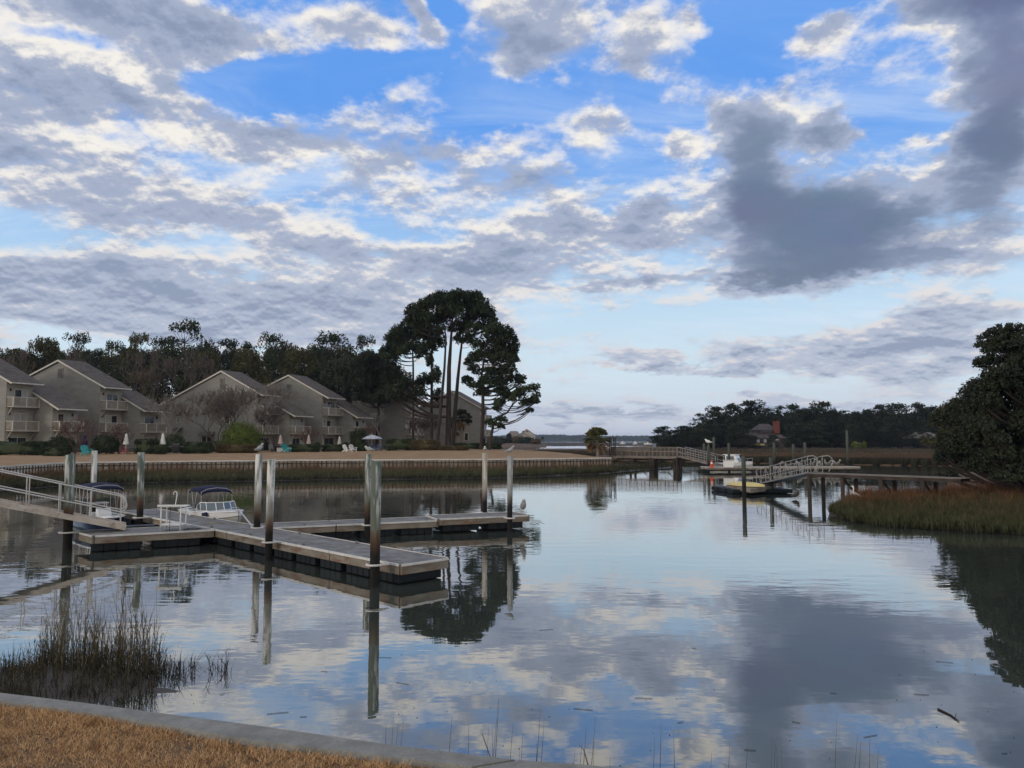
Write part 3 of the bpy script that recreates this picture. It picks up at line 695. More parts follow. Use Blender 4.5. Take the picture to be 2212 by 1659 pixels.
# sparse reeds standing at the foot of the wall
spec = []
for (px, py) in ((826, 1562), (834, 1560), (847, 1550), (855, 1546), (1042, 1504), (1030, 1556), (1060, 1563), (1078, 1520), (1078, 1575), (1097, 1566), (1150, 1505), (1165, 1549), (1115, 1580), (1175, 1610), (1262, 1549), (1272, 1566), (1255, 1596), (1290, 1602), (1443, 1566), (1470, 1590), (1424, 1600), (1575, 1590), (1600, 1578), (1668, 1572), (1656, 1600), (1691, 1606), (1800, 1541), (1822, 1577), (1840, 1598), (1887, 1584), (1880, 1612), (1120, 1612), (944, 1556), (1310, 1640), (1700, 1620), (1530, 1625), (1230, 1622)):
    y0 = rnd.uniform(5.6, 6.6); q = A(px, py, y0); h = q.z + .3
    spec.append((q.x - rnd.uniform(-.03, .10), y0, -.3, h, rnd.uniform(.0, .06), rnd.gauss(0, .03)))
for _ in range(70):
    x = rnd.uniform(-2.2, 3.2); spec.append((x, rnd.uniform(5.4, 6.6), -.3, rnd.uniform(.5, 1.05), rnd.gauss(.03, .08), rnd.gauss(0, .05)))
reeds('wall_foot_reeds', spec, .0045, .0075)
# drifting bits
m = MB()
for (px, py) in ((100, 1424), (560, 1407), (600, 1540), (655, 1548), (830, 1420), (870, 1476), (1260, 1532), (1390, 1508), (1800, 1497), (1990, 1500), (2040, 1430), (1470, 1560), (1880, 1590), (2170, 1627), (300, 1450), (480, 1500), (700, 1450), (1180, 1360), (1500, 1400), (1620, 1620), (1720, 1560)):
    q = P(px, py, .006); a = rnd.uniform(-.5, .5) ; l = rnd.uniform(.03, .14); m.bar(q - Vector((math.cos(a) * l, math.sin(a) * l, 0)), q + Vector((math.cos(a) * l, math.sin(a) * l, 0)), .005, .004)
for _ in range(80):
    q = P(rnd.uniform(300, 2200), rnd.uniform(1380, 1655), .004); a = rnd.uniform(0, 6.28); l = rnd.uniform(.004, .016); m.bar(q, q + Vector((math.cos(a) * l, math.sin(a) * l, 0)), .008, .004)
tag(m.build('floating_debris', M_['reed']), kind='stuff')
m = MB(); a = P(2026, 1531, .01); b = P(2072, 1558, .01); m.tube([a, a.lerp(b, .5) + Vector((.03, 0, 0)), b], [.012, .010, .006], 5); c = a.lerp(b, .8); m.tube([c, c + Vector((.10, .14, .02))], [.006, .003], 4)
tag(m.build('drifting_stick', M_['pier_dark']), 'dark forked stick floating on open water near the lower right corner', 'stick')
# ------------------------------------------------------------------ townhouses
AN = R(22); U = Vector((math.cos(AN), -math.sin(AN), 0)); S = Vector((math.sin(AN), math.cos(AN), 0)); UP = Vector((0, 0, 1))
def along(px, o, d):
    k = (px - 1106) / F; dep0 = o.y * cP + (o.z - H) * sP
    return (k * dep0 - o.x) / (d.x - k * (d.y * cP + d.z * sP))
def zat(py, o):            # height at ground point o that shows at row py
    v = (829.5 - py) / F     # v = ((z-H)cP - y sP)/(y cP + (z-H)sP)
    return H + o.y * (sP + v * cP) / (cP - v * sP)
GZ0 = 1.55
def townhouse(label, Yc, A_, B_=None, gable=(), depth_back=9.0, floors=(4.5, 7.42)):
    """A_: apex, ridge end x, rake foot, facade corner x, facade end x, balcony corner x, left rake end"""
    xc = A_['corner']; k = (xc - 1106) / F; corner = Vector((k * Yc, Yc, 6.0)); corner.x *= cP
    # gable plane passes through the corner along U;   point(t, s, z)
    o0 = Vector((corner.x, corner.y, 0))
    def pt(t, s, z): v = o0 + U * t + S * s; return Vector((v.x, v.y, z))
    def solve_t(px, s, z): return along(px, pt(0, s, z), U)
    def solve_s(px, t, z): return along(px, pt(t, 0, z), S)
    ax, ay = A_['apex']; ta = solve_t(ax, 0, 12.5); za = zat(ay, pt(ta, 0, 0))
    rx, ry = A_['rake']; te = solve_t(rx, 0, 9.5); ze = zat(ry, pt(te, 0, 0))
    lx, ly = A_['left']; tl = solve_t(lx, 0, 10); zl = zat(ly, pt(tl, 0, 0))
    sl = (za - ze) / (te - ta); sL = (za - zl) / (ta - tl)
    sA = solve_s(A_['ridge_end'], ta, za); sA = max(3.5, min(9, sA))
    root = thing('townhouse', label, 'house', pt(0, 0, GZ0))
    sW = solve_s(A_['fend'], 0, 6.0); sW = max(3.2, min(sA + 1.5, sW)); sA = sW + .35
    gb = GZ0 - .4
    LT = tl - 2.0 if A_.get('cut') is None else tl
    # main block
    def block(name, t0, tap, zap, t1, s0, s1, slL, slR):
        m = MB(); th = .05
        zz = lambda t: zap - (slR * (t - tap) if t > tap else slL * (tap - t)) - th
        prof = [(t0, gb), (t1, gb), (t1, zz(t1)), (tap, zz(tap)), (t0, zz(t0))] if t0 < tap < t1 else [(t0, gb), (t1, gb), (t1, zz(t1)), (t0, zz(t0))]
        n = len(prof); a = [pt(t, s0, z) for t, z in prof]; b = [pt(t, s1, z) for t, z in prof]
        m.add(a + b, [tuple(range(n)), tuple(range(n, 2 * n))[::-1]] + [(i, n + i, n + (i + 1) % n, (i + 1) % n) for i in range(n) if i != 1])
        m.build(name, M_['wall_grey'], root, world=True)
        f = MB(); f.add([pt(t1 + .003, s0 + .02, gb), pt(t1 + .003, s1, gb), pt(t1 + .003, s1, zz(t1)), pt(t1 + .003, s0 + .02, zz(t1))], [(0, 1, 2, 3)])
        f.build('facade', M_['facade'], root, world=True)
    def roof(tap, zap, t0, t1, s0, s1, slL, slR, two=True):
        m = MB(); T = .16
        def sec(s): 
            r = []
            if two: r.append((t0, zap - slL * (tap - t0)))
            r += [(tap, zap), (t1, zap - slR * (t1 - tap))]
            return r
        top = sec(0); a = [pt(t, s0, z + .10) for t, z in top]; b = [pt(t, s1, z + .10) for t, z in top]; c = [pt(t, s0, z + .10 - T) for t, z in top]; d = [pt(t, s1, z + .10 - T) for t, z in top]
        n = len(top); vs = a + b + c + d; fs = []
        for i in range(n - 1):
            fs += [(i, i + 1, n + i + 1, n + i), (2 * n + i, 3 * n + i, 3 * n + i + 1, 2 * n + i + 1), (i, 2 * n + i, 2 * n + i + 1, i + 1), (n + i, n + i + 1, 3 * n + i + 1, 3 * n + i)]
        fs += [(n - 1, 3 * n - 1, 4 * n - 1, 2 * n - 1), (0, n, 3 * n, 2 * n)]
        m.add(vs, fs); rf = m.build('roof', M_['roof'], root, world=True)
        tm = MB()
        for i in range(n - 1): tm.bar(pt(top[i][0], s0 - .03, top[i][1] - .10), pt(top[i + 1][0], s0 - .03, top[i + 1][1] - .10), .06, .20)
        t, z = top[-1]; tm.bar(pt(t + .03, s0 - .05, z - .03), pt(t + .03, s1, z - .03), .05, .16)
        tm.build('fascia', M_['trim'], rf, world=True)
    t0 = tl if A_.get('cut') else tl
    block('wall', t0, ta, za, 0, 0, sW, sL, sl)
    roof(ta, za, t0, te, -.25, sA, sL, sl)
    # openings on a facade
    def opening(tw, s0, s1, z0, z1, kind):
        w = MB(); w.box(pt(tw + .035, (s0 + s1) / 2, (z0 + z1) / 2), (.07, s1 - s0, z1 - z0), rz=-AN); o = w.build('window' if z1 - z0 < 1.9 else 'sliding_door', M_['trim'], root, world=True)
        for i in (0, 1):
            sa = s0 + .06 + i * (s1 - s0 - .06) / 2; sb = sa + (s1 - s0) / 2 - .10
            g = MB(); g.box(pt(tw + .076, (sa + sb) / 2, (z0 + z1) / 2), (.02, sb - sa, z1 - z0 - .14), rz=-AN)
            g.build('pane', M_['curtain'] if (kind >> i) & 1 else M_['glass'], o, world=True)
    def balcony(tw, s0, s1, zf, bx):
        tb = tw + max(1.1, min(2.2, along(bx, pt(tw, s0, zf), U)))
        b = MB(); b.box(pt((tw + tb) / 2, (s0 + s1) / 2, zf - .08), (tb - tw, s1 - s0, .16), rz=-AN); b.box(pt(tb + .02, (s0 + s1) / 2, zf - .08), (.05, s1 - s0 + .1, .24), rz=-AN)
        bal = b.build('balcony', M_['facade'], root, world=True)
        p = MB()
        n = int((s1 - s0) / .11)
        for i in range(n + 1): p.box(pt(tb, s0 + (s1 - s0) * i / n, zf + .52), (.03, .075, .92), rz=-AN)
        for i in range(int((tb - tw) / .11)):
            for s_ in (s0, s1): p.box(pt(tw + .06 + i * .11, s_, zf + .52), (.075, .03, .92), rz=-AN)
        p.build('slats', M_['rail_panel'], bal, world=True)
        r = MB(); r.box(pt(tb + .01, (s0 + s1) / 2, zf + 1.03), (.12, s1 - s0 + .12, .07), rz=-AN)
        for s_ in (s0, s1): r.box(pt((tw + tb) / 2, s_, zf + 1.03), (tb - tw, .12, .07), rz=-AN)
        for s_ in (s0, (s0 + s1) / 2, s1): r.box(pt(tb + .015, s_, zf + .45), (.10, .10, 1.2), rz=-AN)
        r.build('handrail', M_['trim'], bal, world=True)
        k = MB()
        for s_ in (s0 + .15, s1 - .15): k.bar(pt(tw + .02, s_, zf - 1.15), pt(tb - .35, s_, zf - .18), .09, .09)
        k.build('brace', M_['facade'], bal, world=True)
    def light(tw, s, z): MB().box(pt(tw + .08, s, z), (.14, .14, .34), rz=-AN).build('wall_lamp', M_['dark_metal'], root, world=True)
    f2 = zat(A_['f2'], pt(1.5, 0, 0)) + .2; f3 = zat(A_['f3'], pt(1.5, 0, 0)) + .2
    ww = sW
    for zf, kd in ((GZ0 + .1, 0), (f2, A_.get('k2', 2)), (f3, A_.get('k3', 0))):
        a = .28 if zf > 4 else .12
        opening(0, ww * a, ww * .78, zf + .05, zf + 2.05, kd)
        light(0, ww * .13, zf + 1.95)
    balcony(0, .12, ww - .05, f2, A_['bal']); balcony(0, .12, ww - .05, f3, A_['bal'])
    if B_:
        bsx, bsy = B_['r0']; bex, bey = B_['rake']
        t1 = solve_t(bex, sW, 7); z1 = zat(bey, pt(t1, sW, 0)); t0b = solve_t(bsx, sW, 8); z0b = zat(bsy, pt(t0b, sW, 0)); slB = (z0b - z1) / (t1 - t0b)
        tc = solve_t(B_['corner'], sW, 5); s2 = along(B_['end'], pt(t1, sW, z1), S); s2 = sW + max(3.4, min(7.5, s2))
        tB = -1.8; zB = z1 + slB * (t1 - tB)
        m = MB(); zz = lambda t: z1 + slB * (t1 - t) - .05
        prof = [(tB, gb), (tc, gb), (tc, zz(tc)), (tB, zz(tB))]; a = [pt(t, sW + .01, z) for t, z in prof]; b = [pt(t, s2 - .3, z) for t, z in prof]
        m.add(a + b, [(0, 1, 2, 3), (7, 6, 5, 4), (0, 3, 7, 4)]); m.build('wall', M_['wall_grey'], root, world=True)
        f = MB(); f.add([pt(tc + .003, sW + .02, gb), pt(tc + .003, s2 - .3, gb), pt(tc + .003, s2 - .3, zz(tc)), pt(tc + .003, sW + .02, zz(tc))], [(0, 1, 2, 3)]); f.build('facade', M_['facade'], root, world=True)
        roof(tB, zB, tB, t1, sW - .25, s2, 0, slB, two=False)
        wB = s2 - .3 - sW; fb = zat(B_['f2'], pt(tc + 1.4, sW, 0)) + .2
        for zf, kd in ((GZ0 + .1, 0), (fb, B_.get('k2', 1))): opening(tc, sW + wB * .2, sW + wB * .66, zf + .05, zf + 2.0, kd); light(tc, sW + wB * .78, zf + 1.9)
        balcony(tc, sW + .12, sW + wB - .05, fb, B_['bal'])
    for (kind, x0, y0, x1, y1) in gable:
        t_0 = solve_t(x0, 0, 8); t_1 = solve_t(x1, 0, 8); c = pt((t_0 + t_1) / 2, 0, 0); z_1 = zat(y0, c); z_0 = zat(y1, c)
        if kind == 'vent':
            m = MB(); m.box(pt((t_0 + t_1) / 2, -.03, (z_0 + z_1) / 2), (t_1 - t_0 - .12, .06, z_1 - z_0 - .1), rz=-AN); v = m.build('gable_vent', M_['vent'], root, world=True)
            m = MB(); m.box(pt((t_0 + t_1) / 2, -.05, z_1), (t_1 - t_0 + .14, .10, .10), rz=-AN); m.box(pt((t_0 + t_1) / 2, -.045, z_0), (t_1 - t_0 + .04, .09, .08), rz=-AN)
            for t in (t_0, t_1): m.box(pt(t, -.045, (z_0 + z_1) / 2), (.07, .09, z_1 - z_0), rz=-AN)
            for i in range(6): m.box(pt((t_0 + t_1) / 2, -.06, z_0 + (z_1 - z_0) * (i + 1) / 7), (t_1 - t_0 - .1, .05, .03), rz=-AN)
            m.build('frame', M_['wall_grey'], v, world=True)
        elif kind == 'win':
            m = MB(); m.box(pt((t_0 + t_1) / 2, -.03, (z_0 + z_1) / 2), (t_1 - t_0, .07, z_1 - z_0), rz=-AN); v = m.build('window', M_['trim'], root, world=True)
            nn = 2 if t_1 - t_0 > 1.3 else 1
            for i in range(nn):
                w_ = (t_1 - t_0) / nn; m = MB(); m.box(pt(t_0 + w_ * (i + .5), -.072, (z_0 + z_1) / 2), (w_ - .18, .02, z_1 - z_0 - .18), rz=-AN); m.build('pane', M_['glass'], v, world=True)
        elif kind == 'awn':
            m = MB(); a_, b_ = pt(t_0, -.01, z_1), pt(t_1, -.01, z_1); c_, d_ = pt(t_1, -.7, z_0), pt(t_0, -.7, z_0); e_ = Vector((0, 0, -.08))
            m.add([a_, b_, c_, d_, a_ + e_, b_ + e_, c_ + e_, d_ + e_], [(0, 1, 2, 3), (4, 7, 6, 5), (3, 2, 6, 7), (0, 3, 7, 4), (1, 5, 6, 2)]); m.build('awning', M_['roof'], root, world=True)
    return root
HG = 'stepped grey townhouses along the far lawn'
T = []
T.append(townhouse('grey three storey townhouse cut off by the left edge of the photo', 92, dict(apex=(-73, 765), ridge_end=-10, rake=(29.7, 826.3), left=(-190, 812), corner=9.2, fend=70.7, bal=26.7, f2=932, f3=879.6, k2=3, k3=2),
    dict(r0=(70.7, 844), rake=(131.2, 883.2), corner=112.3, end=189.6, bal=128, f2=932, k2=2)))
T.append(townhouse('grey three storey townhouse with a square gable vent behind the first three dock piles', 101, dict(apex=(128, 777.7), ridge_end=184.5, rake=(231.7, 837), left=(40, 824), corner=212.2, fend=262.4, bal=226.5, f2=933.5, f3=885.3, k2=1, k3=0),
    dict(r0=(262.4, 854.5), rake=(317.8, 887.8), corner=301.4, end=367, bal=314.7, f2=935, k2=0), gable=[('vent', 123, 796, 133, 813.6)]))
T.append(townhouse('widest grey townhouse with a long left roof slope behind the bare trees', 112, dict(apex=(479.9, 800.8), ridge_end=518.9, rake=(570.3, 853.3), left=(344.8, 875.6), corner=552.4, fend=589.2, bal=564.7, f2=938.1, f3=895, k2=2, k3=2),
    dict(r0=(589.2, 868.9), rake=(640.6, 898.6), corner=623.8, end=677.4, bal=637.2, f2=938.3, k2=3),
    gable=[('vent', 474, 817.5, 482.5, 837.5), ('win', 488, 856, 497, 870), ('awn', 484.5, 845, 502.5, 852.5), ('win', 486.5, 898, 497, 916), ('win', 382, 899, 391, 914), ('awn', 379, 886, 394, 895), ('awn', 379, 923, 396, 929), ('awn', 435, 932, 466, 940), ('win', 438, 942.5, 460, 962)]))
T.append(townhouse('grey three storey townhouse behind the pair of white garden chairs', 119, dict(apex=(624.9, 809.8), ridge_end=660, rake=(712, 859.3), left=(560, 842), corner=695.2, fend=727.6, bal=707.5, f2=938.8, f3=897.9, k2=2, k3=0),
    dict(r0=(727.6, 872.3), rake=(775.6, 901.9), corner=761, end=806.8, bal=772, f2=939, k2=2), gable=[('vent', 618.5, 830, 628, 844)]))
T.append(townhouse('grey townhouse with two balconies half hidden left of the tall pine trunks', 130, dict(apex=(805, 822), ridge_end=838, rake=(889.7, 868.7), left=(760, 842), corner=874.7, fend=903.6, bal=884.7, f2=940.3, f3=902.6, k2=0, k3=0)))
T.append(townhouse('farthest grey townhouse whose plain gable stands behind the tall pine trunks', 152, dict(apex=(977, 844.8), ridge_end=1003, rake=(1043, 882), left=(903.6, 881.2), corner=1036.8, fend=1046, bal=1042, f2=942, f3=910),
    gable=[('win', 1004, 935, 1012, 952)]))
for t in T: t['group'] = HG
# ------------------------------------------------------------------ near floating dock
DZ = .5
def D2(px, py, z=DZ): q = P(px, py, z); return Vector((q.x, q.y, 0))
def lineX(a, b, c, d):      # intersection of ab and cd in plan
    x1, y1, x2, y2, x3, y3, x4, y4 = a.x, a.y, b.x, b.y, c.x, c.y, d.x, d.y
    den = (x1 - x2) * (y3 - y4) - (y1 - y2) * (x3 - x4)
    t = ((x1 - x3) * (y3 - y4) - (y1 - y3) * (x3 - x4)) / den
    return a + (b - a) * t
def decking(m, p0, p1, w0, w1, ztop, gapn=.007, plank=.14, th=.038, skip=()):
    """planks laid across a strip from p0 to p1 (plan), edges offset by vectors w0 / w1"""
    L_ = (p1 - p0).length; d = (p1 - p0) / L_; n = int(L_ / plank)
    for i in range(n):
        if i in skip: continue
        a = p0 + d * (i * L_ / n + gapn / 2); b = p0 + d * ((i + 1) * L_ / n - gapn / 2); z = ztop + rnd.uniform(-.003, .003)
        e0, e1 = rnd.uniform(-.006, .006), rnd.uniform(-.006, .006)
        m.prism([a + w0 * (1 + e0) + UP * z, b + w0 * (1 + e0) + UP * z, b + w1 * (1 + e1) + UP * z, a + w1 * (1 + e1) + UP * z], (0, 0, -th))
def strip_dock(root, p0, p1, wd, ztop=DZ, deck_m='deck', fronts=(True, True, True, True), seams=(), fl=True, zoff=None, rub=True, fh=.24, float_h=.34, plank=.14):
    """p0,p1: one long edge in plan; wd: vector across to the other edge"""
    d = (p1 - p0).normalized(); wn = wd.normalized(); m = MB()
    decking(m, p0 + wn * .05, p1 + wn * .05, Vector((0, 0, 0)), wd - wn * .10, ztop, plank=plank); m.build('decking', M_[deck_m], root, world=True)
    L_ = (p1 - p0).length; cuts = [0] + list(seams) + [1]
    for side, (a, b, o) in enumerate(((p0, p1, -wn * .0), (p0 + wd, p1 + wd, wn * .0))):
        if not fronts[side]: continue
        for c0, c1 in zip(cuts, cuts[1:]):
            q0 = a + (b - a) * c0 + d * .02; q1 = a + (b - a) * c1 - d * .02; m = MB()
            m.bar(q0 + UP * (ztop - fh / 2 + .005), q1 + UP * (ztop - fh / 2 + .005), .055, fh); m.build('fascia', M_['fascia'], root, world=True)
            if rub:
                m = MB(); s_ = -wn if side == 0 else wn
                m.bar(q0 + s_ * .03 + UP * (ztop - .01), q1 + s_ * .03 + UP * (ztop - .01), .05, .055); m.build('rub_rail', M_['rub'], root, world=True)
    for side, a in ((2, p0), (3, p1)):
        if not fronts[side]: continue
        m = MB(); e = -d * .028 if side == 2 else d * .028
        m.bar(a + e + UP * (ztop - fh / 2 + .004), a + wd + e + UP * (ztop - fh / 2 + .004), .055, fh); m.build('fascia', M_['fascia'], root, world=True)
        if rub: m = MB(); m.bar(a + e * 1.9 + UP * (ztop - .012), a + wd + e * 1.9 + UP * (ztop - .012), .045, .05); m.build('rub_rail', M_['rub'], root, world=True)
    if fl:
        n = max(2, int(L_ / 1.25)); k = L_ / n
        for i in range(n):
            c = p0 + d * (k * (i + .5)) + wd * .5; m = MB(); hh = float_h
            # ribbed float tub
            for j in range(4):
                cc = c + d * (k * .42 * (j - 1.5) / 2.1); m.box(cc + UP * (ztop - fh - hh / 2 + .10), (k * .185, wd.length - .14, hh), rz=math.atan2(d.y, d.x))
            m.box(c + UP * (ztop - fh - hh / 2 + .10), (k * .80, wd.length - .20, hh - .05), rz=math.atan2(d.y, d.x))
            m.build('float', M_['float'], root, world=True, bevel=.015)
nA, nB, nC = D2(467.5, 1144), D2(865, 1220), D2(967, 1208)
mainDir = (nB - nA).normalized(); nW = (nC - nB)
bk0, bk1 = D2(263, 1093), D2(548, 1136)
# make the end square to the walkway
perp = Vector((-mainDir.y, mainDir.x, 0)); perp = perp if perp.dot(nW) > 0 else -perp
wid = 1.45
start = nA - mainDir * 9.2
dock = thing('floating_dock', 'weathered wooden floating dock with three arms and black floats in the foreground water', 'dock', (nA.x, nA.y, 0))
strip_dock(dock, start, nB, perp * wid, seams=(.52, .66, .84), fronts=(True, True, True, True))
# left platform
pA, pB = D2(203, 1158), nA.copy(); pd = (pB - pA).normalized()
back = (D2(159, 1148) - pA)
pw = -mainDir * 1.75
strip_dock(dock, pA, pB - pd * .06, pw, seams=(), fronts=(True, True, True, False))
# far arm
fA, fB = D2(600, 1138.5), D2(1140.7, 1115); fd = (fB - fA).normalized(); fp = Vector((-fd.y, fd.x, 0)); fw = fp * (1.45 if fp.y > 0 else -1.45)
hit = lineX(fA, fB, start + perp * wid, nB + perp * wid); hit2 = lineX(fA + fw, fB + fw, start + perp * wid, nB + perp * wid)
f0 = hit if hit.x > hit2.x else hit2 - fw
f0 = f0 + fd * .08
L_f = (fB - f0).length
strip_dock(dock, f0, f0 + fd * (L_f * .62 - .03), fw, seams=(.38,), fronts=(True, True, False, True), ztop=DZ - .015)
strip_dock(dock, f0 + fd * (L_f * .62 + .04), fB, fw, ztop=DZ + .035, fronts=(True, True, True, True))
# triangular fillet between arm and walkway
m = MB(); a = f0 - fd * .02; b = f0 + fw - fd * .02; c = hit2 if hit.x > hit2.x else hit
tri = [a + UP * (DZ - .006), b + UP * (DZ - .006), (c + UP * (DZ - .006))]
m.prism(tri, (0, 0, -.04)); m.build('corner_deck', M_['deck'], dock, world=True)
# piles -------------------------------------------------------------
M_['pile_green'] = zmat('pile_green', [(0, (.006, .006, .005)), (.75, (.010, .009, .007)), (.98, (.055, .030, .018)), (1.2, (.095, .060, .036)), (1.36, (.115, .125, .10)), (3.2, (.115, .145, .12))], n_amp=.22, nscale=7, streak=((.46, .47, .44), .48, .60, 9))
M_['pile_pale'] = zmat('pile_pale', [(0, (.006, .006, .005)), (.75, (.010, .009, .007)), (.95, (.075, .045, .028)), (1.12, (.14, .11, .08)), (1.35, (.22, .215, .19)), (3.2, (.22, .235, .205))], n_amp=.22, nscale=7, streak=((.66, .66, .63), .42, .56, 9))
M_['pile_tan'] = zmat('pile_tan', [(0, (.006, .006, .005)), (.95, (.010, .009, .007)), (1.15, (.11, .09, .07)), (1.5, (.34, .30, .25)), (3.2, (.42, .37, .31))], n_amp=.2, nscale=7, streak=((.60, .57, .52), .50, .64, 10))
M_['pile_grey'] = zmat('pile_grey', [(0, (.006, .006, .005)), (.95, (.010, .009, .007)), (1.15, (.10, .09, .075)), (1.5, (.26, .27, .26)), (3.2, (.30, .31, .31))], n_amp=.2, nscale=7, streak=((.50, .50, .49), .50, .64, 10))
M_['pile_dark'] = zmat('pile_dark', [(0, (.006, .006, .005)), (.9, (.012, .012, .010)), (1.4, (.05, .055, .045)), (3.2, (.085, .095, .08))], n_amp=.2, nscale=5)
def pile(label, base, ztop, r, mt, lean=(0, 0), slant=0.0, group='piles around the near floating dock', name='dock_pile', ztaper=.10):
    x, y = base.x, base.y; rt = r * (1 + ztaper); n = 14; hs = [-2.4, 0, .4, .8, 1.2, 1.6, 2.0, 2.4, 2.8]; pts = []
    o = thing(name, label, 'pile', (x, y, 0), 0, group)
    m = MB(); zs = [z for z in hs if z < ztop - .15] + [ztop]
    rows = []
    for z in zs:
        t = z / ztop; rr = r + (rt - r) * max(0, t); cx, cy = lean[0] * t, lean[1] * t
        rows.append([Vector((cx + math.cos(2 * math.pi * k / n) * rr * (1 + .03 * math.sin(3 * k + x)), cy + math.sin(2 * math.pi * k / n) * rr, z + (slant * math.cos(2 * math.pi * k / n) if z == ztop else 0))) for k in range(n + 1)])
    m.grid([[r_[k] for k in range(n + 1)] for r_ in rows])
    top = rows[-1][:n]; m.add(top, [tuple(range(n))])
    s = m.build('shaft', M_[mt], o, smooth=False)
    for p_ in s.data.polygons: p_.use_smooth = len(p_.vertices) == 4
    return o
def hoop(c, r, toward):        # galvanised pile guide hoop fixed to the dock edge
    m = MB(); d = toward.normalized(); s_ = Vector((-d.y, d.x, 0)); q = []
    for i in range(13):
        a = math.pi * i / 12; q.append(c - d * (math.sin(a) * r * 1.25 * 1.0) * 1 + s_ * math.cos(a) * r * 1.15)
    q = [q[0] + d * r * 1.6] + q + [q[-1] + d * r * 1.6]
    m.tube([p_ + UP * (DZ + .02) for p_ in q], .028, 6); m.build('pile_hoop', M_['rub'], dock, world=True, smooth=True)
PILES = [
 ('green pile with a slanted top beside the gangway, leftmost in the photo', 150.6, 1151, 982, 146.5, .135, 'pile_green', .03),
 ('thin pale pile behind the navy canopy of the left boat', 203, 1112, 973.5, 201, .10, 'pile_pale', .0),
 ('green grey pile standing at the dock between the two motor boats', 302.5, 1119, 977, 302.5, .115, 'pile_green', .0),
 ('pale pile with a gull on top just right of the white motor boat', 560.6, 1141, 981, 555, .105, 'pile_pale', .01),
 ('pale streaked pile with a rust band at the front edge of the near arm', 588, 1172, 992, 580.4, .105, 'pile_pale', .0),
 ('slim green pile with a gull on top touching the far arm of the dock', 796, 1135, 981, 793.5, .105, 'pile_green', .0),
 ('thick green pile with a rust band and slanted top near the dock end', 813, 1221, 996, 809.6, .115, 'pile_green', -.025),
 ('tan pile carrying a facing gull behind the far arm of the dock', 1047.7, 1108, 978.5, 1047, .095, 'pile_tan', .0),
 ('grey pile carrying a preening gull near the tip of the far arm', 1103.5, 1120, 984.7, 1101, .095, 'pile_grey', .0)]
PT = []
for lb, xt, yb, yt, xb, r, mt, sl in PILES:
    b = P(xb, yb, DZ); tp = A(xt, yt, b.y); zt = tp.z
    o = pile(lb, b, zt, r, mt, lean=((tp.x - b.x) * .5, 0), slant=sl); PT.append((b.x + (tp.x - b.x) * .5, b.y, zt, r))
def near_edge(p, cands):
    best = min(cands, key=lambda ab: abs((p - ab[0]).cross((ab[1] - ab[0]).normalized()).z)); a, b = best
    t = (p - a).dot((b - a).normalized()); return a + (b - a).normalized() * t
EDG = [(start, nB), (start + perp * wid, nB + perp * wid), (f0, fB), (f0 + fw, fB + fw), (pA, pB), (pA, pA + pw)]
for i, (x, y, zt, r) in enumerate(PT):
    if i == 1: continue
    c = Vector((x, y, 0)); e = near_edge(c, EDG); d = (e - c)
    if d.length < .05: d = perp
    hoop(c, r + .05, d)
# cleats and lines on the deck
def cleat(p, a):
    m = MB(); d_ = Vector((math.cos(a), math.sin(a), 0)); m.tube([p - d_ * .12 + UP * .055, p + UP * .065, p + d_ * .12 + UP * .055], [.010, .016, .010], 6); m.box(p + UP * .028, (.07, .05, .055), rz=a); m.build('cleat', M_['grey_metal'], dock, world=True)
ang = math.atan2(mainDir.y, mainDir.x)
for t in (2.0, 5.2, 8.6, 11.4, 14.6): cleat(start + mainDir * t + perp * .10 + UP * DZ, ang); cleat(start + mainDir * (t + .8) + perp * (wid - .10) + UP * DZ, ang)
for t in (1.2, 3.6, 5.6): cleat(f0 + fd * t + fw.normalized() * .10 + UP * DZ, math.atan2(fd.y, fd.x))
m = MB(); c0 = start + mainDir * 7.2 + perp * .7 + UP * (DZ + .015)
m.tube([c0 + Vector((math.cos(a * .6) * (.05 + .012 * a), math.sin(a * .6) * (.05 + .012 * a), .002 * (a % 3))) for a in range(34)] + [c0 + mainDir * .6 + perp * .2, c0 + mainDir * 1.2 + perp * .66], .010, 5); m.build('rope_coil', M_['rope'], dock, world=True)
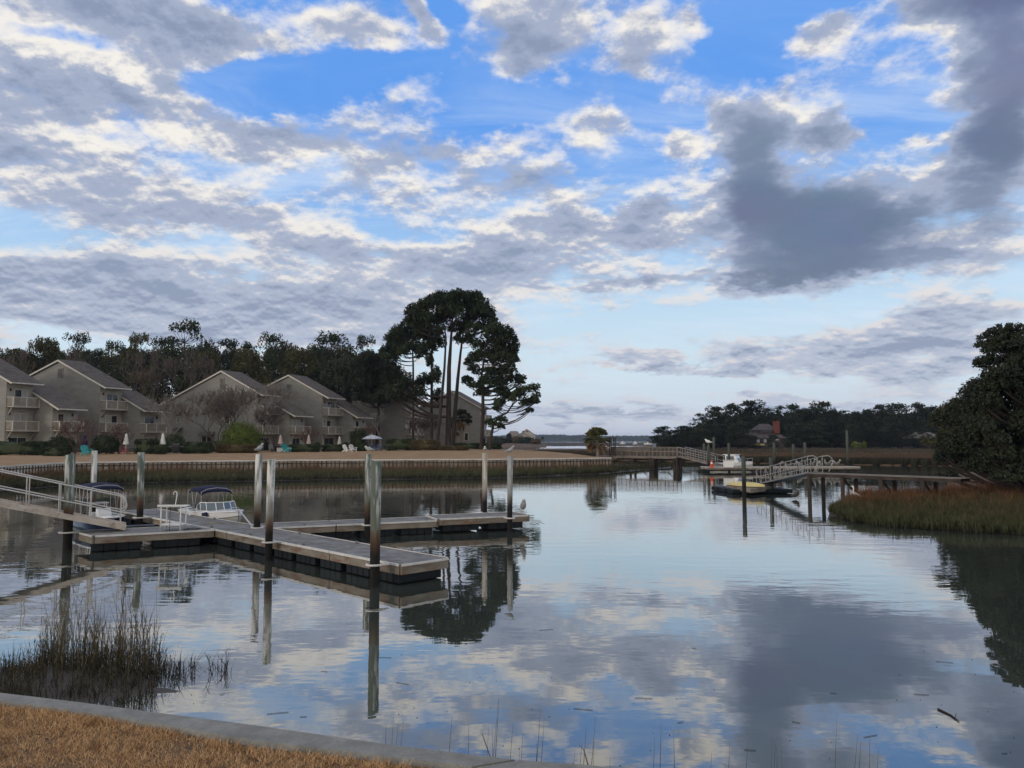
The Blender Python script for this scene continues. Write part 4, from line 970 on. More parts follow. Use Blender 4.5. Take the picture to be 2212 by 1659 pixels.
# gangway at the left ----------------------------------------------
gw = thing('gangway', 'worn aluminium gangway with pipe rails sloping down onto the dock at left', 'gangway', P(262, 1144, DZ + .05))
def gang(root, foot, head, side, rail_h, posts, rr, m_rail, m_plate, plate_h, pw_=.035, mid=True, truss=False):
    """foot/head: centreline of the near stringer; side: vector to the far stringer"""
    d = (head - foot)
    m = MB()
    for o in (Vector((0, 0, 0)), side): m.bar(foot + o, head + o, .04, plate_h)
    m.build('stringer', M_[m_plate], root, world=True)
    m = MB(); n = int(d.length / .3)
    a = foot + side * .03; m.add([foot + UP * .02, head + UP * .02, head + side + UP * .02, foot + side + UP * .02, foot - UP * .03, head - UP * .03, head + side - UP * .03, foot + side - UP * .03], [(0, 1, 2, 3), (7, 6, 5, 4), (0, 4, 5, 1), (2, 6, 7, 3), (0, 3, 7, 4), (1, 5, 6, 2)])
    for i in range(n): m.bar(foot + d * (i / n) + UP * .03, foot + d * (i / n) + side + UP * .03, .03, .02)
    m.build('walkway_plate', M_[m_plate], root, world=True)
    pe = UP * rail_h
    for o in (Vector((0, 0, 0)), side):
        m = MB(); dn = d.normalized()
        e0 = foot + o; lo = rail_h * .48
        # rail with rounded end loop at the foot
        pts = [head + o + pe, e0 + dn * .25 + pe]
        for i in range(1, 8):
            a = math.pi * i / 8; pts.append(e0 + dn * (.25 - math.sin(a) * (rail_h - lo) * .5) + UP * (lo + (rail_h - lo) * (.5 + .5 * math.cos(a))))
        pts += [e0 + dn * .25 + UP * lo, head + o + UP * lo]
        m.tube(pts, rr, 7, cap=False); m.build('handrail', M_[m_rail], root, world=True, smooth=True)
        m = MB()
        for t in posts: q = foot + d * t + o; MB().tube([q, q + pe * .98], rr * .9, 6).build('post', M_[m_rail], root, world=True)
        if truss:
            for jj, (t0, t1) in enumerate(zip(posts, posts[1:])):
                qa, qb = foot + d * t0 + o, foot + d * t1 + o; m.tube([qa, qb + pe * .95], rr * .6, 5) if jj % 2 else m.tube([qb, qa + pe * .95], rr * .6, 5)
            m.build('truss', M_[m_rail], root, world=True)
ft = P(272, 1140, DZ + .12)
# the ramp climbs left toward the near bank; head lies outside the frame
gd_end = A(-330, 1003, 19.0)
hd = A(0, 1089, ft.y - 1.6)
gdir = (hd - ft)
hd2 = ft + gdir * 1.55
side = Vector((-gdir.y, gdir.x, 0)).normalized() * .95
side = side if side.y > 0 else -side
gang(gw, ft, hd2, side, .98, [.03 + .98 / 6 * i for i in range(7)], .021, 'alu', 'alu_worn', .17)
lp = thing('landing_pier', 'fixed timber landing where the worn gangway meets the near bank', 'pier', hd2)
ld = Vector((-.18, -1, 0)).normalized(); la = hd2 + side * .5 - ld * .8; la.z = 0; lw = Vector((ld.y, -ld.x, 0)) * -1.6; la = la - lw * .5; zt = hd2.z + .06
m = MB(); decking(m, la, la + ld * 13.0, Vector((0, 0, 0)), lw, zt, plank=.15); m.build('decking', M_['pier_wood'], lp, world=True)
for o in (Vector((0, 0, 0)), lw):
    m = MB(); m.bar(la + o + UP * (zt - .15), la + ld * 13 + o + UP * (zt - .15), .07, .22); m.build('beam', M_['pier_wood'], lp, world=True)
    for t in (.3, 3.5, 6.8, 10): q = la + ld * t + o; m = MB(); m.tube([q - UP * 1.8, q + UP * (zt + .95)], .11, 9); m.build('post', M_['pier_wood'], lp, world=True)
    m = MB(); m.bar(la + ld * .3 + o + UP * (zt + .9), la + ld * 12.5 + o + UP * (zt + .9), .12, .04); m.bar(la + ld * .3 + o + UP * (zt + .45), la + ld * 12.5 + o + UP * (zt + .45), .04, .09); m.build('handrail', M_['pier_wood'], lp, world=True)
# fish cleaning table ----------------------------------------------
tb = P(374, 1146, DZ); fc = thing('cleaning_table', 'white pipe frame fish cleaning table with a hooked tap on the dock', 'table', (tb.x, tb.y, DZ))
k = 24.6 * 0 + tb.y / F
W_, Dp, Ht_ = .80, .42, .80
m = MB(); m.box((0, 0, Ht_), (W_ + .06, Dp + .10, .035)); m.box((0, -Dp / 2 - .04, Ht_ + .03), (W_ + .06, .02, .06)); m.build('tabletop', M_['white_pvc'], fc, bevel=.006)
for sx in (-1, 1):
    for sy in (-1, 1):
        m = MB(); m.tube([(sx * (W_ / 2 - .08), sy * Dp / 2, 0), (sx * (W_ / 2 - .08), sy * Dp / 2, Ht_)], .024, 8); m.build('leg', M_['white_pvc'], fc, smooth=True)
m = MB()
for z in (.20,):
    for sy in (-1, 1): m.tube([(-(W_ / 2 - .08), sy * Dp / 2, z), ((W_ / 2 - .08), sy * Dp / 2, z)], .024, 8)
    for sx in (-1, 1): m.tube([(sx * (W_ / 2 - .08), -Dp / 2, z), (sx * (W_ / 2 - .08), Dp / 2, z)], .024, 8)
m.box((0, 0, .22), (W_ - .16, Dp, .02))
m.build('lower_shelf', M_['white_pvc'], fc)
m = MB(); m.tube([(.0, .1, Ht_), (.05, .1, Ht_ + .34), (.04, .1, Ht_ + .44), (-.01, .1, Ht_ + .47), (-.06, .1, Ht_ + .43), (-.07, .1, Ht_ + .36)], .017, 7); m.build('tap', M_['white_pvc'], fc, smooth=True)
m = MB(); m.bar((W_ / 2 - .06, 0, Ht_ + .03), (W_ / 2 + .16, -.05, Ht_ - .30), .05, .05); m.build('chute', M_['white_pvc'], fc)
m = MB(); m.tube([(.0, -.26, Ht_), (.0, -.27, .3), (.01, -.30, .02), (.0, -.40, -.1), (.0, -.44, -.48)], .009, 5); m.build('hose', M_['dark_metal'], fc)
m = MB(); m.tube([(.5 + .3 * math.cos(a * .7) * (1 - a * .02), .3 + .25 * math.sin(a * .7), .015) for a in range(22)], .012, 5); m.build('coiled_hose', M_['dark_metal'], fc)
# dark ramp plate by the gangway foot
q = P(300, 1137, DZ); ms = MB(); ms.box((q.x, q.y, DZ + .02), (1.0, .55, .03), rz=math.atan2(pd.y, pd.x)); m_ = ms.build('rubber_mat', M_['black_rub']); tag(m_, 'dark rubber mat on the dock between the gangway foot and the cleaning table', 'mat')

# ------------------------------------------------------------------ boardwalk, second dock across the creek
BZ = 1.5
bp0 = P(1294, 984, BZ); bp1 = P(1461.5, 986, BZ)
bwk = thing('boardwalk', 'grey railed timber boardwalk running out from the palmetto on the point', 'boardwalk', bp0)
d = (bp1 - bp0).normalized(); s_ = Vector((-d.y, d.x, 0)) * 1.5
m = MB(); decking(m, Vector((bp0.x, bp0.y, 0)), Vector((bp1.x, bp1.y, 0)), Vector((0, 0, 0)), s_, BZ, plank=.18); m.build('decking', M_['pier_wood'], bwk, world=True)
m = MB(); L_ = (bp1 - bp0).length
for o in (Vector((0, 0, 0)), s_): m.bar(bp0 + o - UP * .15, bp1 + o - UP * .15, .08, .24)
m.build('beam', M_['pier_wood'], bwk, world=True)
n = 11
for o in (Vector((0, 0, 0)), s_):
    m = MB()
    for i in range(n): q = bp0 + d * (L_ * i / (n - 1)) + o; m.box(q + UP * .48, (.10, .10, 1.06))
    for z in (1.0, .55): m.bar(bp0 + o + UP * z, bp1 + o + UP * z, .06, .09)
    m.bar(bp0 + o + UP * 1.04, bp1 + o + UP * 1.04, .16, .04)
    # wire infill and pickets
    for i in range(int(L_ / .16)): q = bp0 + d * (.16 * i) + o; m.box(q + UP * .5, (.025, .025, .95))
    m.build('railing', M_['pier_wood'], bwk, world=True)
for t in (.14, .42, .67, .70, .97, 1.0):
    for o in (Vector((0, 0, 0)), s_):
        q = bp0 + d * (L_ * t) + o; m = MB(); m.tube([(q.x, q.y, -1.5), (q.x, q.y, BZ - .2)], .14, 8); m.build('post', M_['pier_dark'], bwk, world=True)
m = MB()
for t in (.68, .985):
    q = bp0 + d * (L_ * t); m.bar((q.x, q.y, .1), (q.x + .1, q.y + 1.5, BZ - .3), .07, .12); m.bar((q.x - .9, q.y, .3), (q.x, q.y, BZ - .3), .07, .12)
m.build('brace', M_['pier_dark'], bwk, world=True)
# lychgate frame on the boardwalk
gt = P(1325, 985, BZ); gt_y = gt.y
gfr = thing('gate_frame', 'dark timber gate frame standing over the boardwalk beside the palmetto', 'gate', (gt.x, gt.y, BZ))
m = MB()
for yy in (0, 1.4):
    for xx in (-.25, .25): m.box((xx, yy, 1.05), (.10, .10, 2.1))
m.build('post', M_['pier_dark'], gfr)
m = MB(); m.box((0, .7, 2.12), (.9, 1.8, .10)); m.build('top_beam', M_['pier_dark'], gfr); m = MB(); m.box((.0, 0.02, .55), (.42, .05, 1.0)); m.build('panel', M_['pier_dark'], gfr)
# steps down to the lawn
m = MB()
for i in range(3): m.box((bp0.x + .5 - .1 * i, bp0.y - .6 - .35 * i, BZ - .12 - .14 * i), (3.2, .5, .10))
tag(m.build('wooden_steps', M_['pier_wood']), 'low wooden steps from the lawn up to the boardwalk by the palmetto', 'steps')
# outer dock
od0 = P(1530, 1010.5, .5); od1 = P(1857.5, 1009.5, .5); od0.z = od1.z = 0
dock2 = thing('floating_dock', 'long pale floating dock across the creek with a row of resting birds', 'dock', (od0.x, od0.y, 0))
strip_dock(dock2, od0, od1, Vector((-(od1 - od0).y, (od1 - od0).x, 0)).normalized() * 2.3, ztop=.55, seams=(.2, .4, .6, .8), plank=.2, float_h=.25)
gw2 = thing('gangway', 'aluminium gangway sloping from the boardwalk down to the far floating dock', 'gangway', (P(1545, 1003, .6)))
ft2 = Vector((0, 0, 0)); ft2 = P(1546, 1006, .62); hd_ = bp1 + Vector((.1, 0, .02))
sd = Vector((-(hd_ - ft2).y, (hd_ - ft2).x, 0)).normalized() * 1.2; sd = sd if sd.y > 0 else -sd
gang(gw2, ft2, hd_, sd, 1.05, [i / 7 for i in range(8)], .028, 'alu_dull', 'pier_wood', .18)
for lb, px, yt, mt, r, Y in (
 ('grey mooring pile behind the gangway foot of the far dock', 1520.5, 958, 'pile_dark', .14, 88), ('black lamp pile topped by a white gull left of the white cabin boat', 1530, 962, 'pile_dark', .13, 83.5),
 ('tall green mooring pile just left of the white cabin boat', 1541.5, 944, 'pile_dark', .13, 92), ('brown mooring pile rising in front of the white cabin boat', 1574, 957, 'pile_dark', .13, 84),
 ('mooring pile behind the kayak platform piles on the far dock', 1671.8, 956, 'pile_dark', .14, 87), ('mooring pile behind the upper end of the truss gangway', 1713.5, 960, 'pile_dark', .14, 87),
 ('mooring pile just right of the top of the truss gangway', 1738.5, 956, 'pile_dark', .14, 87), ('tallest thin pile behind the row of resting birds', 1829, 930, 'pile_dark', .12, 88)):
    tp = A(px, yt, Y); pile(lb, Vector((tp.x, Y, 0)), tp.z, r, mt, group='mooring piles of the far dock')
# orange marker on the dock
q = P(1535, 1010, .56); o = thing('traffic_cone', 'small orange cone at the foot of the far gangway', 'cone', q + Vector((.3, .7, 0)))
m = MB(); m.tube([(0, 0, .03), (0, 0, .75)], [.17, .05], 10); m.build('body', M_['orange'], o, smooth=True); m = MB(); m.box((0, 0, .015), (.42, .42, .03)); m.build('base', M_['orange'], o)
m = MB(); m.tube([(0, 0, .38), (0, 0, .52)], [.122, .098], 10, cap=False); m.build('band', M_['white_paint'], o)
# pier 3, truss gangway, kayak float -----------------------------------
p30 = P(1742, 1021.5, 1.5); p31 = P(2075, 1033.5, 1.5)
pr3 = thing('fixed_pier', 'dark low wooden pier running from the right bank above the marsh grass', 'pier', p30)
d = (p31 - p30).normalized(); sd3 = Vector((-d.y, d.x, 0)) * 1.3
m = MB(); decking(m, Vector((p30.x, p30.y, 0)), Vector((p31.x, p31.y, 0)), Vector((0, 0, 0)), sd3, 1.5, plank=.16); m.build('decking', M_['pier_wood'], pr3, world=True)
m = MB()
for o in (Vector((0, 0, 0)), sd3): m.bar(p30 + o - UP * .13, p31 + o - UP * .13, .07, .18)
m.build('beam', M_['pier_dark'], pr3, world=True)
L_ = (p31 - p30).length
for t in (.02, .26, .52, .78):
    for o in (Vector((0, 0, 0)), sd3): q = p30 + d * (L_ * t) + o; m = MB(); m.tube([(q.x + (.15 if o.length else 0), q.y, -1.5), (q.x + (.15 if o.length else 0), q.y, 1.42)], .12, 8); m.build('post', M_['pier_dark'], pr3, world=True)
    q = p30 + d * (L_ * t); m = MB(); m.bar((q.x - .1, q.y, 1.30), Vector((q.x - .1, q.y, 1.30)) + sd3, .08, .2)
    if t > .1: m.bar((q.x, q.y, 1.3), (q.x + sd3.x + .3, q.y + sd3.y, .1), .06, .12)
    m.build('cross_beam', M_['pier_dark'], pr3, world=True)
kf0 = P(1570, 1048.2, .42); kf1 = P(1623.5, 1056.5, .42); kf2 = P(1674, 1049.5, .42)
kf0.z = kf1.z = kf2.z = 0
kd = thing('floating_dock', 'small dark square float with a yellow kayak lying on it', 'dock', kf1)
strip_dock(kd, kf0, kf1, kf2 - kf1, ztop=.42, deck_m='pier_wood', rub=False, plank=.16, float_h=.25)
g3 = thing('gangway', 'grey truss gangway with hooped rails from the right pier to the kayak float', 'gangway', P(1644, 1043, .5))
fo = P(1634, 1046, .48); he = Vector((p30.x, p30.y, 1.53)) + d * .1
hd3 = P(1737, 1020, 1.5)
sd_ = Vector((-(he - fo).y, (he - fo).x, 0)).normalized() * .95; sd_ = sd_ if sd_.y > 0 else -sd_
gang(g3, fo, he, sd_, .95, [i / 10 for i in range(11)], .022, 'alu_dull', 'grey_metal', .10, truss=True)
m = MB()
for o in (Vector((0, 0, 0)), sd_):      # hooped grab rails at the top
    e = he + o; m.tube([e + UP * .95, e + Vector((.35, 0, .98)), e + Vector((.55, 0, .85)), e + Vector((.6, 0, .6)), e + Vector((.5, 0, .3)), e + Vector((.35, 0, .02))], .03, 6)
m.build('grab_hoop', M_['alu_dull'], g3, world=True, smooth=True)
for lb, px, yt, Y in (('dark capped pile in front of the yellow kayak', 1606, 985, 47.2), ('pile behind the right corner of the kayak float', 1665, 988, 50.5)):
    tp = A(px, yt, Y); pile(lb, Vector((tp.x, Y, 0)), tp.z, .12, 'pile_dark', group='piles holding the kayak float')
# ------------------------------------------------------------------ boats
def hull_sections(L_, B_, sheer_b, sheer_s, n=14, full=.55):
    """returns rows from stern to bow: (x, halfbeam, sheer z, chine halfbeam, chine z, keel z)"""
    r = []
    for i in range(n + 1):
        t = i / n; hb = B_ / 2 * (1 - max(0, (t - full) / (1 - full)) ** 2.2) * (.92 + .08 * min(1, t * 4)); hb = max(hb, .02)
        sh = sheer_s + (sheer_b - sheer_s) * t ** 2; cz = .02 + .45 * max(0, (t - .55) / .45) ** 2; kz = -.32 + .9 * max(0, (t - .75) / .25) ** 2.4
        r.append((L_ * (t - .5), hb, sh, hb * (.86 - .25 * t * t), min(cz, sh - .1), min(kz, sh - .12)))
    return r
def boat_hull(root, rows, m_side, m_deck, m_low=None, rail='gel_white', cockpit=(.08, .62), floor=.28):
    m = MB(); m2 = MB()
    upper, lower = [], []
    for (x, hb, sh, ch, cz, kz) in rows:
        mid = cz + (sh - cz) * .55; mh = ch + (hb - ch) * .62
        upper.append([Vector((x, -mh, mid)), Vector((x, -hb, sh)), ]); lower.append([Vector((x, 0, kz)), Vector((x, -ch, cz)), Vector((x, -mh, mid))])
    def both(rr, mm):
        mm.grid([[Vector((p.x + (0.0), p.y, p.z)) for p in r] for r in rr]); mm.grid([[Vector((p.x, -p.y, p.z)) for p in r][::-1] for r in rr])
    both(upper, m); both(lower, m2)
    x, hb, sh, ch, cz, kz = rows[0]; m2.add([(x, 0, kz), (x, ch, cz), (x, hb, sh), (x, -hb, sh), (x, -ch, cz)], [(0, 1, 2, 3, 4)])
    m.build('hull_side', M_[m_side], root, smooth=True); m2.build('hull_bottom', M_[m_low or m_side], root, smooth=True)
    # rub strake
    m = MB()
    for s_ in (-1, 1): m.tube([(x, s_ * (hb + .005), sh - .01) for (x, hb, sh, *_r) in rows], .03, 6)
    m.build('rub_strake', M_[rail], root, smooth=True)
    # deck ring with open cockpit
    n = len(rows) - 1; i0, i1 = int(cockpit[0] * n), int(cockpit[1] * n); m = MB(); inn = []
    for i, (x, hb, sh, *_r) in enumerate(rows):
        cam_ = .06 * (1 - abs(0)) 
        if i0 <= i <= i1:
            ci = max(hb - .20, .05); m_in = [(ci, sh + .01)]
            inn.append([Vector((x, -ci, sh + .01)), Vector((x, -ci + .04, floor)), Vector((x, ci - .04, floor)), Vector((x, ci, sh + .01))])
    rowsD = []
    for s_ in (-1, 1):
        rr = []
        for i, (x, hb, sh, *_r) in enumerate(rows):
            ci = max(hb - .20, .0) if i0 <= i <= i1 else 0.0
            zc = sh + (.01 if ci else .10 * min(1, hb))
            rr.append([Vector((x, s_ * hb, sh)), Vector((x, s_ * (hb + ci) / 2, (sh + zc) / 2 + .012)), Vector((x, s_ * ci, zc))])
        m.grid(rr)
    m.build('deck', M_[m_deck], root, smooth=True)
    m = MB(); m.grid(inn); m.add(inn[0], [(0, 1, 2, 3)]); m.add(inn[-1], [(3, 2, 1, 0)]); m.build('cockpit', M_['gel_cream'], root)
def bimini(root, x0, x1, hb, z0, zt, m_='navy_cloth', legs=((.1, .5), (.9, .5))):
    rows = []; n = 10
    for i in range(n + 1):
        t = i / n; x = x0 + (x1 - x0) * t; zc = zt + .10 * math.sin(math.pi * t) - .03 * math.cos(4 * math.pi * t) - .05 * abs(2 * t - 1) ** 3
        rows.append([Vector((x, hb * math.sin(a), zc - .13 * (1 - math.cos(a)) * 1.3 - (.05 if abs(a) > 1.2 else 0))) for a in [(-1 + 2 * j / 10) * 1.35 for j in range(11)]])
    m = MB(); m.grid(rows); m.grid([[p - Vector((0, 0, .025)) for p in r] for r in rows])
    ed = rows[0]; m.grid([ed, [p - Vector((0, 0, .10)) for p in ed]]); ed = rows[-1]; m.grid([ed, [p - Vector((0, 0, .10)) for p in ed]])
    m.grid([[r[0] for r in rows], [r[0] - Vector((0, 0, .10)) for r in rows]]); m.grid([[r[-1] for r in rows], [r[-1] - Vector((0, 0, .10)) for r in rows]])
    m.build('canopy', M_[m_], root, smooth=True)
    xm = (x0 + x1) / 2
    for xf, xt in ((x0 - .02, x0 + .05), (xm, x0 + .28 * (x1 - x0)), (xm, x0 + .66 * (x1 - x0)), (x1 + .05, x1 - .06)):
        m = MB()
        m.tube([(xf, -hb, z0), (xt, -hb * .97, zt - .16), (xt, -hb * .6, zt - .02), (xt, 0, zt + .03), (xt, hb * .6, zt - .02), (xt, hb * .97, zt - .16), (xf, hb, z0)], .014, 6); m.build('canopy_pole', M_['alu'], root, smooth=True)
def outboard(root, x, z=.5, mt='black_rub'):
    m = MB(); m.tube([(x - .22, 0, z - .02), (x - .22, 0, z + .12), (x - .24, 0, z + .34), (x - .25, 0, z + .44)], [.13, .17, .16, .09], 10, sq=.8); m.build('motor_cowl', M_[mt], root, smooth=True)
    m = MB(); m.bar((x - .24, 0, z), (x - .26, 0, -.5), .12, .2); m.build('motor_leg', M_[mt], root)
def wheel(root, x, y, z, r=.18):
    m = MB(); m.tube([(x - .06 * math.cos(a), y + r * math.cos(a), z + r * math.sin(a)) for a in [2 * math.pi * i / 14 for i in range(15)]], .014, 5, cap=False)
    for a in (0, 2.1, 4.2): m.bar((x, y, z), (x, y + r * math.cos(a), z + r * math.sin(a)), .02, .02)
    m.build('steering_wheel', M_['dark_metal'], root)
heading = math.atan2(mainDir.y, mainDir.x)
# white bowrider
bow = A(516, 1104, 29.6); L1 = 5.4; WS = .76; h1 = R(-46); hd1 = Vector((math.cos(h1), math.sin(h1), 0))
c = Vector((bow.x, bow.y, 0)) - hd1 * (L1 * WS / 2)
wb = thing('motor_boat', 'white bowrider with raked windscreen and navy canopy moored behind the dock', 'boat', (c.x, c.y, 0), h1); wb.scale = (WS, WS, WS)
rows = hull_sections(L1, 2.05, .98, .80)
boat_hull(wb, rows, 'gel_white', 'gel_white', 'gel_cream')
m = MB()
for s_ in (-1, 1): m.tube([(x, s_ * ((ch + (hb - ch) * .62) + .006), cz + (sh - cz) * .55) for (x, hb, sh, ch, cz, kz) in rows], .014, 5)
m.build('hull_stripe', M_['gel_navy'], wb)
# windscreen : posts and glass
ws = [(-.35, .86), (.25, .93), (.70, .80), (.98, .40), (1.05, 0)]
ws = ws + [(x, -y) for x, y in ws[:-1]][::-1]
zb = .90
for i, ((xa, ya), (xb, yb)) in enumerate(zip(ws, ws[1:])):
    a0, b0 = Vector((xa, ya, zb)), Vector((xb, yb, zb)); hA = .05 + .40 * min(1, (xa + .6) / .7) if xa < .25 else .42; hB = .42 if xb >= .25 else .05 + .40 * min(1, (xb + .6) / .7)
    a1 = Vector((xa - .22, ya * .93, zb + hA)); b1 = Vector((xb - .22, yb * .93, zb + hB))
    m = MB(); m.add([a0, b0, b1, a1], [(0, 1, 2, 3)]); o_ = m.build('windscreen_glass', M_['glass_tint'], wb); so = o_.modifiers.new('s', 'SOLIDIFY'); so.thickness = .008
m = MB()
top = []
for (xa, ya) in ws:
    hA = .05 + .40 * min(1, (xa + .6) / .7) if xa < .25 else .42
    m.tube([(xa, ya, zb), (xa - .22, ya * .93, zb + hA)], .022, 6); top.append((xa - .22, ya * .93, zb + hA))
m.tube(top, .024, 6); m.tube([(x, y, zb) for x, y in ws], .022, 6); m.build('windscreen_frame', M_['gel_white'], wb, smooth=True)
for y in (-.5, .5):
    m = MB(); m.box((-.45, y, .55), (.5, .5, .18)); m.box((-.72, y, .82), (.12, .5, .55)); m.build('seat', M_['seat_vinyl'], wb, bevel=.03)
m = MB(); m.box((.1, -.5, .72), (.35, .7, .4)); m.box((.1, .5, .72), (.35, .7, .4)); m.build('dashboard', M_['gel_white'], wb, bevel=.03)
m = MB(); m.box((-2.0, 0, .62), (.45, 1.5, .4)); m.build('stern_bench', M_['seat_vinyl'], wb, bevel=.05)
wheel(wb, -.14, -.5, .95); bimini(wb, -1.75, .05, .84, .82, 2.0); outboard(wb, -2.68, .55)
# navy fender cloth hung over the gunwale
m = MB(); m.box((.85, -1.03 + .06, .76), (.62, .05, .26)); m.build('fender_cover', M_['navy_cloth'], wb, bevel=.01)
m = MB(); m.tube([(2.1, .28, 1.05), (2.25, .15, 1.14), (2.45, 0, 1.16), (2.25, -.15, 1.14), (2.1, -.28, 1.05)], .014, 6); m.build('bow_rail', M_['alu'], wb, smooth=True)
tie = P(828 * .1984 + 384, 1700 * .5486 + 1030 * .1984, DZ)
m = MB(); bt = Vector((bow.x, bow.y, .80)); m.tube([bt, bt.lerp(P(545, 1137, DZ), .5), P(545, 1137, DZ)], .03, 6); m.build('mooring_whip', M_['alu'], wb, world=True)
# navy centre console boat
c2 = P(208, 1141, 0); c2 = Vector((P(203, 1128, .3).x, P(203, 1128, .3).y, 0))
c2 = P(216, 1143, 0)
nb = thing('motor_boat', 'navy hulled open boat with white console and navy canopy behind the gangway', 'boat', (c2.x, c2.y, 0), R(-48)); nb.scale = (.76, .76, .76)
L2 = 4.9
rows = hull_sections(L2, 1.95, .78, .66)
boat_hull(nb, rows, 'gel_navy', 'gel_white', 'gel_navy', cockpit=(.06, .75), floor=.25)
m = MB(); m.prism([(.35, -.32, .25), (.95, -.32, .25), (.80, -.32, .85), (.55, -.32, 1.10), (.35, -.32, 1.10)], (0, .64, 0)); m.build('console', M_['gel_white'], nb, bevel=.03)
wheel(nb, .27, 0, 1.05, .17)
m = MB(); m.box((-.45, 0, .55), (.45, .75, .6)); m.build('helm_seat', M_['gel_white'], nb, bevel=.04); m = MB(); m.box((-.64, 0, .98), (.08, .7, .3)); m.build('seat_back', M_['black_rub'], nb, bevel=.02)
m = MB()
for sy in (-.35, .35):
    m.tube([(-.30, sy, .3), (-.34, sy, 1.30)], .022, 6); m.tube([(-.75, sy, .3), (-.75, sy, 1.30)], .022, 6)
m.box((-.54, 0, 1.31), (.62, .86, .05)); m.build('leaning_post', M_['gel_white'], nb)
bimini(nb, -1.5, .85, .84, .7, 2.25); outboard(nb, -2.42, .55)
# white cabin boat at the far dock
c3 = P(1582, 1005, .3); c3 = Vector((A(1580, 1003, 88.2).x, 88.2, 0))
cb = thing('motor_boat', 'white boat with a small wheelhouse moored at the far floating dock', 'boat', c3, R(-35)); cb.scale = (.78, .78, .78)
rows = hull_sections(6.2, 2.3, 1.25, .95); boat_hull(cb, rows, 'gel_white', 'gel_white', 'gel_cream')
m = MB(); cab = [(-.6, 1.0), (1.5, 1.05), (1.0, 1.75), (.85, 2.15), (-.7, 2.15)]
m.prism([(x, -.85, z) for x, z in cab], (0, 1.7, 0)); m.build('wheelhouse', M_['gel_white'], cb, bevel=.04)
m = MB(); m.box((0, 0, 2.20), (2.0, 1.95, .09)); m.build('cabin_roof', M_['gel_white'], cb, bevel=.03)
for nm, pts in (('side_window', [(-.45, 1.45), (.75, 1.45), (.62, 1.98), (-.45, 1.98)]),):
    for s_ in (-1, 1): m = MB(); m.prism([(x, s_ * .855, z) for x, z in pts], (0, s_ * .012, 0)); m.build(nm, M_['glass_tint'], cb)
m = MB(); m.add([(1.49, -.72, 1.12), (1.49, .72, 1.12), (1.08, .72, 1.70), (1.08, -.72, 1.70)], [(0, 1, 2, 3)]); o_ = m.build('windscreen_glass', M_['glass_tint'], cb); o_.location = (.02, 0, .02)
m = MB()
for s_ in (-1, 1): m.tube([(x, s_ * hb * .85, sh + .45) for (x, hb, sh, *_r) in rows[8:]], .02, 5)
for s_ in (-1, 1):
    for (x, hb, sh, *_r) in rows[8::2]: m.tube([(x, s_ * hb * .85, sh), (x, s_ * hb * .85, sh + .45)], .016, 5)
m.build('bow_rail', M_['alu'], cb); outboard(cb, -3.1, .7)
m = MB(); m.tube([(-.5, .5, 2.2), (-.7, .5, 3.6)], .012, 5); m.build('antenna', M_['white_paint'], cb)
# utility box next to it
q = P(1577, 1010, .56); o = thing('dock_box', 'small pale storage box on the far dock in front of the white boat', 'box', q + Vector((0, .6, 0)))
m = MB(); m.box((0, 0, .35), (.9, .6, .7)); m.build('body', M_['white_paint'], o, bevel=.02); m = MB(); m.box((0, 0, .74), (.98, .68, .08)); m.build('lid', M_['gel_cream'], o, bevel=.02)
# kayak
ka, kb = P(1576, 1046, .5), P(1649, 1051, .5); kc = (ka + kb) / 2
ky = thing('kayak', 'yellow kayak lying on the small dark float', 'kayak', (kc.x, kc.y, .43), math.atan2((kb - ka).y, (kb - ka).x))
LK = (kb - ka).length * 1.08; rows = []
for i in range(17):
    t = i / 16 * 2 - 1; w_ = .36 * (1 - abs(t) ** 2.6) + .01; h = .20 * (1 - abs(t) ** 3) + .05 + .07 * abs(t) ** 3
    rows.append([Vector((t * LK / 2, w_ * math.cos(a), .02 + h * math.sin(a) + .05 * abs(t) ** 2)) for a in [math.pi * j / 10 for j in range(11)]])
m = MB(); m.grid(rows); m.grid([[r[0] for r in rows], [r[-1] for r in rows]]); m.build('hull', M_['yellow'], ky, smooth=True)
m = MB(); m.tube([(t * LK / 2 * .98, 0, .23 * (1 - abs(t) ** 3) + .055 + .1 * abs(t) ** 3) for t in [(-1 + i / 8) for i in range(17)]], .02, 5); m.build('keel_strip', M_['yellow'], ky)
# tiny moored boats in the far sound
for i, (px, Y, L_, hd_, lb) in enumerate(((1345, 430, 3.2, .2, 'tiny white boat farthest left in the distant moorings'), (1400, 420, 4.5, -.2, 'tiny white boat with a low cabin, largest of the distant moorings'), (1372, 425, 2.6, .3, 'tiny white boat between two others in the distant moorings'), (1432, 440, 3.2, .1, 'tiny white boat nearest the dark oak in the distant moorings'))):
    q = A(px, 958, Y); b = thing('distant_boat', lb, 'boat', (q.x, Y, .0), hd_, 'tiny boats moored in the far sound')
    rows = hull_sections(L_, L_ * .34, 1.5, 1.1, 8); boat_hull(b, rows, 'gel_white', 'gel_white')
    m = MB(); m.prism([(-L_ * .15, -L_ * .1, 1.1), (L_ * .18, -L_ * .1, 1.2), (L_ * .08, -L_ * .1, 2.2), (-L_ * .13, -L_ * .1, 2.2)], (0, L_ * .2, 0)); m.build('cabin', M_['gel_white'], b)
